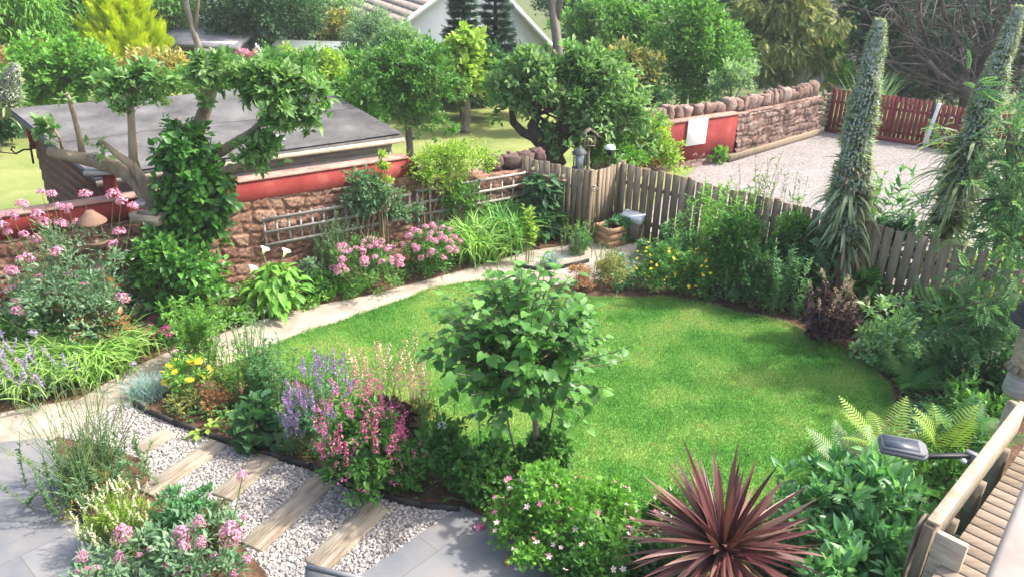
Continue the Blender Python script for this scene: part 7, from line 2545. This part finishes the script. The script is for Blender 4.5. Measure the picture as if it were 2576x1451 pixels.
P, D, RR = np.concatenate(PP), np.concatenate(DD), np.concatenate(RR)
n = len(P)
Ls = rng.uniform(.05, .125, n)
scatter(f, HEART, P, D, UP + rng.normal(0, .35, (n, 3)) + (P - cz0) * .4, Ls, Ls * .86, RR)
f.build('crown', M['lf_heart'], ct, True)
t.build('trunk', M['bark'], ct)

# ================================================================ FRONT BEDS
# bed between gravel and lawn
rt_, r, h, cc = bush('coreopsis', 'bushy plant with bright yellow daisies at the path corner', 'coreopsis', (405, 540, 905, 1010), 'lf_bright', 1100, .05, .35, LANCE, 5, None, 'stem', 6, 44, rb=.4)
heads(rt_, ['yd'], np.concatenate([domepts(16, r, h, .25), np.array([np.array(at(a, b_, rt_.location.y + .05)) - np.array(rt_.location) for a, b_ in ((468, 920), (440, 935), (420, 940), (478, 915), (455, 938), (415, 955), (480, 930), (530, 925), (500, 910))])]), .042, .4, stem='stem')
strap_clump('blue_fescue', 'blue grey grass tuft at the tip of the front flower bed', 'grass clump', gp(372, 995), 420, .30, .007, (.0, 1.0), (.6, 1.7), 'lf_blue', .10, 'blue grey grass tufts')
bush('bronze_grass_plant', 'low plant with coppery leaves in the front bed', 'plant', (490, 600, 980, 1050), 'lf_brown', 800, .055, .35, LANCE, 5, None, 'stem_brown', 5, 36, rb=.35)
bush('low_ground_plant', 'low green mat behind the black edging strip', 'plant', (400, 530, 985, 1045), 'lf_olive', 1300, .045, .4, LANCE, 6, None, 'stem_brown', 5, 50, rb=.4)
wispy('cosmos', 'green upright plant between coreopsis and purple salvia', 'plant', gp(640, 1010), 1700, .72, .32, 'lf_mid', .07, 36, .35, rb=.5)
wispy('cosmos', 'feathery dark green plant beside the round leaved bergenia', 'plant', gp(690, 1020), 1700, .78, .26, 'lf_shrub', .065, 34, .3, rb=.3)
wispy('phlox', 'yellowish green leafy stems left of the cosmos', 'plant', gp(590, 990), 900, .5, .3, 'lf_yellow', .06, 26, .4, rb=.35)
bush('bergenia', 'dark round leaved bergenia hanging over the black edging', 'bergenia', (585, 715, 1010, 1140), 'lf_dark', 260, .125, .85, HEART, 6, None, 'stem', 5, 50, rb=.65)
br2 = gp(560, 1095)
f = MB(); hl = empty('fallen_shoot', br2, 'leafy yellow green shoot lying across the edging onto gravel', 'shoot')
sp_ = bez((.35, .25, .3), (.1, .1, .22), (-.33, -.12, .05), 9)
s = MB(); s.tube(sp_, np.linspace(.008, .004, 9), 5); s.build('stem', M['stem'], hl)
k = rng.integers(3, 9, 22)
scatter(f, LEAF, sp_[k] + rng.normal(0, .03, (22, 3)), rng.normal(0, 1, (22, 3)) * (1, 1, .25), UP + rng.normal(0, .2, (22, 3)), .09, .06, rng.uniform(.3, 1, 22))
f.build('foliage', M['lf_yellow'], hl)
# salvia, penstemon, heuchera group
rt_, r, h, cc = bush('salvia', 'purple flowered salvia behind the red penstemon', 'salvia', (725, 900, 940, 1170), 'lf_shrub', 1900, .05, .4, LANCE, 6, None, 'stem', 0, 70, rb=.3)
heads(rt_, ['sal0', 'sal1', 'sal2'], domepts(58, r, h * 1.05, -.1, (.9, 1.12)), .19, .3, stem='stem')
rt_, r, h, cc = bush('catmint', 'lilac grey spiked plant on the left flank of the salvia', 'catmint', (715, 800, 1010, 1150), 'lf_feather', 1100, .045, .35, LANCE, 5, None, 'stem', 0, 46, rb=.35)
heads(rt_, ['lils0', 'lils1', 'lils2'], domepts(42, r, h, .0), .18, .25, stem='stem')
rt_, r, h, cc = bush('penstemon', 'large penstemon covered in rose red bells beside the gravel', 'penstemon', (805, 1015, 985, 1285), 'lf_mid', 4600, .065, .45, LEAF, 8, None, 'stem_brown', 8, 100, rb=.35)
heads(rt_, ['pen0', 'pen1', 'pen2'], domepts(62, r, h * 1.06, -.05, (.92, 1.1), .5), .17, .25)
heads(rt_, ['penm0', 'penm1', 'penm2'], domepts(26, r, h, -.35, (.92, 1.05), .75), .13, .4)
rt_, r, h, cc = bush('penstemon', 'smaller magenta penstemon spreading at the gravel corner', 'penstemon', (960, 1080, 1110, 1250), 'lf_mid', 1700, .06, .5, LEAF, 6, None, 'stem_brown', 6, 60, rb=.35)
heads(rt_, ['penm0', 'penm1'], domepts(12, r, h, -.1), .11, .4)
bush('dark_heuchera', 'dark plum leaved heuchera behind the magenta penstemon', 'heuchera', (945, 1050, 1010, 1130), 'lf_purple', 900, .07, .95, LOBE, 6, None, 'stem_brown', 5, 55)
HG = 'feathery peach astilbe spires'
for lab, (px, py), nh in (('tall peach flower spires rising behind the red penstemon', (945, 1085), 16), ('peach flower spires left of the round tree', (1035, 1085), 18)):
    root, r, h, cc = bush('astilbe', lab, 'heuchera', None, 'lf_olive', 500, .06, .8, LOBE, 5, HG, 'stem', 0, 30, explicit=(zb(gp(px, py)), .26, .4), rb=.5)
    P = np.stack([rng.normal(0, .16, nh), rng.normal(0, .12, nh), rng.uniform(.45, .72, nh)], 1)
    heads(root, ['peach0', 'peach1', 'peach2'], P, .36, .12, stem='stem_brown')
wispy('grass_plant', 'thin dark green stems between astilbe and tree', 'plant', gp(1080, 1130), 500, .7, .3, 'lf_mid', .05, 34, .2, rb=.3)
# dark rose bushes round the trunk
RZ = 'dark leaved rose bushes under the round tree'
for lab, box, nw in (('dark rose bush with white blooms left of the tree trunk', (1060, 1200, 1060, 1250), 2), ('dark rose bush around the tree trunk foot', (1190, 1310, 1110, 1245), 1), ('dark leafy bush at the slate patio corner', (1130, 1270, 1150, 1290), 0), ('leafy rose stems right of the trunk', (1310, 1440, 1090, 1230), 0)):
    rt_, r, h, cc = bush('rose_bush', lab, 'rose', box, 'lf_mid', 2100, .058, .62, LEAF, 7, RZ, 'stem', 9, 90, rb=.22)
for (a, b_, k, sz, lab) in ((1204, 1047, 'wd', .05, 'white rose bloom standing above the dark bush beside the trunk'), (1112, 1070, 'wd', .045, 'cream white rose bloom above the dark bush left of the trunk'), (1108, 1146, 'wd', .04, 'small white rose bloom low on the dark bush')):
    p = at(a, b_, 6.12)
    rz_ = empty('rose', Vector((p.x, p.y, 0)), lab, 'rose')
    child('flower', HM[k], rz_, (0, 0, p.z), sz)
    s = MB(); s.tube([(0.02, .05, 0), (0.02, .02, p.z * .6), (0, 0, p.z)], .006, 5); s.build('stem', M['stem'], rz_)
    f = MB(); scatter(f, LEAF, np.array([(0.01, 0, p.z * t_) for t_ in (.5, .6, .7, .8, .88)]), rng.normal(0, 1, (5, 3)), UP + rng.normal(0, .2, (5, 3)), .07, .045, .4); f.build('leaf', M['lf_mid'], rz_)
# pink geranium mass bottom centre
GR = 'pink flowered hardy geraniums'
for lab, box, n, nf in (('broad hardy geranium mound with pale pink flowers beside the slate', (1235, 1500, 1195, 1430), 5200, 42), ('hardy geranium mound at the bottom edge left of the cordyline', (1380, 1620, 1320, 1520), 3800, 16), ('looser geranium with pink flowers at the lawn edge', (1420, 1600, 1215, 1360), 2600, 20)):
    rt_, r, h, cc = bush('hardy_geranium', lab, 'geranium', box, 'lf_bright' if 'broad' in lab or 'loose' in lab else 'lf_mid', n, .05, .85, LOBE, 9, GR, 'stem', 8, 150, rb=.42)
    heads(rt_, ['pg', 'pg', 'rg'], domepts(nf, r, h, -.1, (1.0, 1.08)), .025, .6)
rt_, r, h, cc = bush('hardy_geranium', 'geranium with pink flowers between cordyline and lawn', 'geranium', (1640, 1760, 1240, 1340), 'lf_mid', 1500, .05, .85, LOBE, 6, GR, 'stem', 5, 60)
heads(rt_, ['rg', 'pg'], domepts(16, r, h, .1, (1.0, 1.08)), .03, .5)
bush('dark_ground_plant', 'dark leafy plant under the cordyline leaves', 'plant', (1560, 1760, 1370, 1500), 'lf_dark', 2200, .06, .8, LOBE, 7, None, 'stem', 6, 80, rb=.5)
bush('dark_ground_plant', 'dark leafy plant right of the cordyline trunk', 'plant', (1880, 2020, 1380, 1500), 'lf_dark', 1300, .06, .6, LEAF, 6, None, 'stem', 6, 50, rb=.4)
for i, (a, b_, z) in enumerate(((1280, 1412, .03), (1205, 1326, .03))):
    mb = MB(); p = gp(a, b_, z)
    scatter(mb, HEART, np.array([(0, 0, 0), (.02, .01, .004), (-.02, .015, .008)]), np.array([(1, .3, .1), (-.5, 1, .1), (.2, -1, .1)]), np.array([UP, UP, UP]), .075, .065, np.array([.3, .6, .9]))
    o = mb.build('fallen_leaf', M['fl_orange'] if i == 0 else M['fl_rose'])
    o.location = p
    tag(o, 'orange fallen leaf on the slate beside the geranium' if i == 0 else 'pink fallen petal on the slate patio', 'leaf')

# tall wispy flax on the island bed
fx = gp(235, 1235)
root = wispy('flax', 'tall wispy blue green flax sprawling over the island bed', 'flax', fx, 5200, .72, .55, 'lf_feather', .05, 90, .75, rb=.45, leaf_hi=.75)
s = MB()
fl_t = []
for i in range(64):
    a = rng.uniform(0, 6.28); l = rng.uniform(.1, .72)
    H = rng.uniform(.75, 1.3)
    b_ = np.r_[rng.normal(0, .14, 2), .1]
    tip = b_ + np.array((math.cos(a) * l * H * .8, math.sin(a) * l * H * .8, H * math.sqrt(1 - l * l * .8)))
    s.tube(bez(b_, (b_ + tip) / 2 + (0, 0, .1), tip, 7), np.linspace(.0045, .0018, 7), 4, .4, cap=False)
    for k in range(5):
        q = b_ + (tip - b_) * rng.uniform(.5, 1)
        s.tube([q, q + rng.normal(0, .035, 3) + (0, 0, .04)], .0025, 3, .8, cap=False)
s.build('flower_stem', M['stem'], root)
bush('flax', 'low twiggy base of the flax on brown bark', 'flax', None, 'lf_olive', 1500, .045, .3, LANCE, 6, None, 'stem_brown', 10, 60, explicit=(zb(gp(240, 1250)), .42, .3), rb=.4)
# cream lavender, sedum, front valerian
rt_, r, h, cc = bush('lavender', 'cream flowered lavender cushion on the island bed', 'lavender', (215, 400, 1245, 1420), 'lf_yellow', 2600, .05, .16, LANCE, 6, None, 'stem', 0, 80, rb=.35, up=.9)
heads(rt_, ['lav0', 'lav1', 'lav2'], domepts(95, r * 1.05, h * 1.1, -.05, (.95, 1.1)), .085, .3, stem='stem')
bush('sedum', 'grey green fleshy leaved sedum mound in the island bed', 'sedum', (385, 560, 1235, 1400), 'lf_sedum', 2600, .05, .5, LEAF, 8, None, 'stem', 6, 110, cs=.2, up=.7, rb=.5)
bush('fennel', 'feathery bronze green fennel at the right side of the sedum', 'fennel', (500, 600, 1260, 1400), 'lf_olive', 1700, .05, .1, LANCE, 6, None, 'stem', 6, 60, rb=.25)
for lab, ex, pts, n in (('front valerian with big cone shaped pink heads at bottom left', (zb(gp(470, 1475)), .50, .55),
                      [(310, 1345, 0, .085), (458, 1345, .05, .085), (500, 1315, .1, .055), (582, 1345, 0, .10), (462, 1380, -.05, .06), (505, 1365, 0, .05), (300, 1405, -.1, .05), (420, 1420, -.1, .04), (380, 1380, 0, .035), (540, 1400, 0, .04), (620, 1405, 0, .04), (590, 1440, -.1, .04), (515, 1440, -.1, .045), (445, 1440, -.1, .04), (470, 1425, -.1, .035), (350, 1395, 0, .03), (610, 1200, .35, .05), (615, 1300, .2, .03)], 2000),
                     ('front valerian with lilac pink heads at the bottom left corner', (zb(gp(250, 1520)), .35, .42), [(207, 1400, 0, .05), (225, 1440, 0, .05), (200, 1450, 0, .05), (240, 1430, 0, .04)], 900)):
    root, r, h, cc = bush('valerian', lab, 'valerian', None, 'lf_grey', n, .065, .42, LANCE, 7, VAL, 'stem', 0, 70, explicit=ex, rb=.5)
    B = np.array(root.location)
    s = MB()
    for i, (a, b_, dy, sz) in enumerate(pts):
        p = np.array(at(a, b_, B[1] + dy)) - B
        k = 'valc%d' % (i % 3) if sz > .045 else 'val%d' % (i % 3)
        child('flower_head', HM[k], root, tuple(p), sz, (rng.normal(0, .12), rng.normal(0, .12), rng.uniform(0, 6)))
        bs = np.array((p[0] * .6, p[1] * .5, .1))
        s.tube(bez(bs, (bs + p) / 2 + (0, 0, .03), p, 5), .006, 5, cap=False)
    s.build('flower_stem', M['stem'], root)

# little black flower-bed marks: nothing more

for lab, pl_, n, mt, L in (('low leafy ground cover filling the border under the stone wall', [(-60, 800), (120, 770), (400, 760), (800, 690), (1000, 640), (1260, 560), (1300, 640), (1120, 690), (930, 735), (700, 780), (560, 830), (430, 868), (320, 915), (-60, 1000)], 9000, 'lf_mid', .05),
                     ('low leafy ground cover filling the bed along the long fence', [(1480, 640), (1640, 640), (1800, 690), (2000, 740), (2250, 800), (2500, 860), (2560, 980), (2420, 1150), (2300, 1250), (2110, 1230), (2140, 1165), (2240, 1060), (2262, 985), (2200, 905), (2100, 850), (1990, 795), (1850, 765), (1700, 738), (1540, 735)], 9000, 'lf_shrub', .055),
                     ('low leafy ground cover in the front bed round the roses', [(420, 1000), (560, 1010), (720, 980), (850, 1030), (1000, 1080), (1150, 1130), (1300, 1190), (1400, 1300), (1300, 1420), (1190, 1290), (1000, 1250), (800, 1170), (640, 1120), (480, 1070)], 4200, 'lf_mid', .045),
                     ('low leafy ground cover under the cordyline and glossy shrub', [(1500, 1290), (1640, 1340), (1880, 1320), (2060, 1230), (2320, 1230), (2320, 1500), (1500, 1500)], 4500, 'lf_mid', .05)):
    pg_ = np.array([(p.x, p.y) for p in pxpoly(pl_)])
    Pq = fill(pg_, n)
    f = MB()
    cl_n = fill(pg_, n // 28)
    ki = rng.integers(0, len(cl_n), n)
    hh_ = rng.uniform(.04, .22, len(cl_n))
    q = cl_n[ki] + rng.normal(0, .09, (n, 2))
    kp = inside(pg_, q)
    q, ki = q[kp], ki[kp]
    P = np.c_[q, hh_[ki] * rng.uniform(.15, 1, len(q))]
    D = np.c_[rng.normal(0, 1, (len(q), 2)), rng.uniform(-.2, .8, len(q))]
    tone = rng.normal(.45, .2, len(cl_n))
    Ls = L * rng.uniform(.6, 1.5, len(q))
    scatter(f, LEAF, P, D, UP + rng.normal(0, .4, (len(q), 3)), Ls, Ls * .55, np.clip(tone[ki] + rng.normal(0, .15, len(q)), 0, 1))
    o = f.build('ground_cover', M[mt])
    tag(o, lab, 'ground cover', None, 'stuff')

# ================================================================ LIGHT AND CAMERA
hz = MB()
hz.box((0, 480, 4.0), (1240, 1060, 13.6))
hm = bpy.data.materials.new('thin_haze')
hm.use_nodes = True
hn_ = hm.node_tree
hn_.nodes.clear()
ho = hn_.nodes.new('ShaderNodeOutputMaterial')
pv = hn_.nodes.new('ShaderNodeVolumePrincipled')
pv.inputs['Density'].default_value = 0.0011
pv.inputs['Color'].default_value = (.9, .91, .92, 1)
hn_.links.new(pv.outputs[0], ho.inputs['Volume'])
ho_ = hz.build('haze', hm)
tag(ho_, 'thin pale summer haze over the gardens', 'haze', None, 'stuff')
S.cycles.volume_bounces = 0

w = bpy.data.worlds.new('World')
S.world = w
w.use_nodes = True
nt = w.node_tree
sky = nt.nodes.new('ShaderNodeTexSky')
sky.sky_type = 'NISHITA'
sky.sun_disc = False
SUN_EL, SUN_AZ = R(51), R(80)          # azimuth measured clockwise from the view direction (+Y)
sky.sun_elevation = SUN_EL
sky.sun_rotation = SUN_AZ
sky.air_density = 1.0
sky.dust_density = 5.0
nt.links.new(sky.outputs[0], nt.nodes['Background'].inputs[0])
nt.nodes['Background'].inputs[1].default_value = 0.15
sl = bpy.data.lights.new('sun', 'SUN')
sl.energy = 2.5
sl.angle = R(1.5)
sl.color = (1, .95, .87)
so = bpy.data.objects.new('sun', sl)
COL.objects.link(so)
d = Vector((math.sin(SUN_AZ) * math.cos(SUN_EL), math.cos(SUN_AZ) * math.cos(SUN_EL), math.sin(SUN_EL)))
so.rotation_euler = d.to_track_quat('Z', 'Y').to_euler()
so.location = (8, 8, 20)

cam = bpy.data.cameras.new('camera')
cam.sensor_width = 36
cam.lens = 36 * FPX / 2576
cam.clip_start = .05
cam.clip_end = 2500
co_ = bpy.data.objects.new('camera', cam)
COL.objects.link(co_)
co_.location = (0, 0, EYE)
co_.rotation_euler = (Matrix.Rotation(R(90) - PITCH, 3, 'X') @ Matrix.Rotation(ROLL, 3, 'Z')).to_euler()
S.camera = co_
S.view_settings.view_transform = 'Standard'
S.view_settings.look = 'None'
S.view_settings.exposure = 1.5
S.view_settings.gamma = 1
S.cycles.max_bounces = 8
S.cycles.transparent_max_bounces = 4
S.cycles.diffuse_bounces = 5
S.cycles.glossy_bounces = 2
S.cycles.transmission_bounces = 5
S.cycles.use_denoising = True
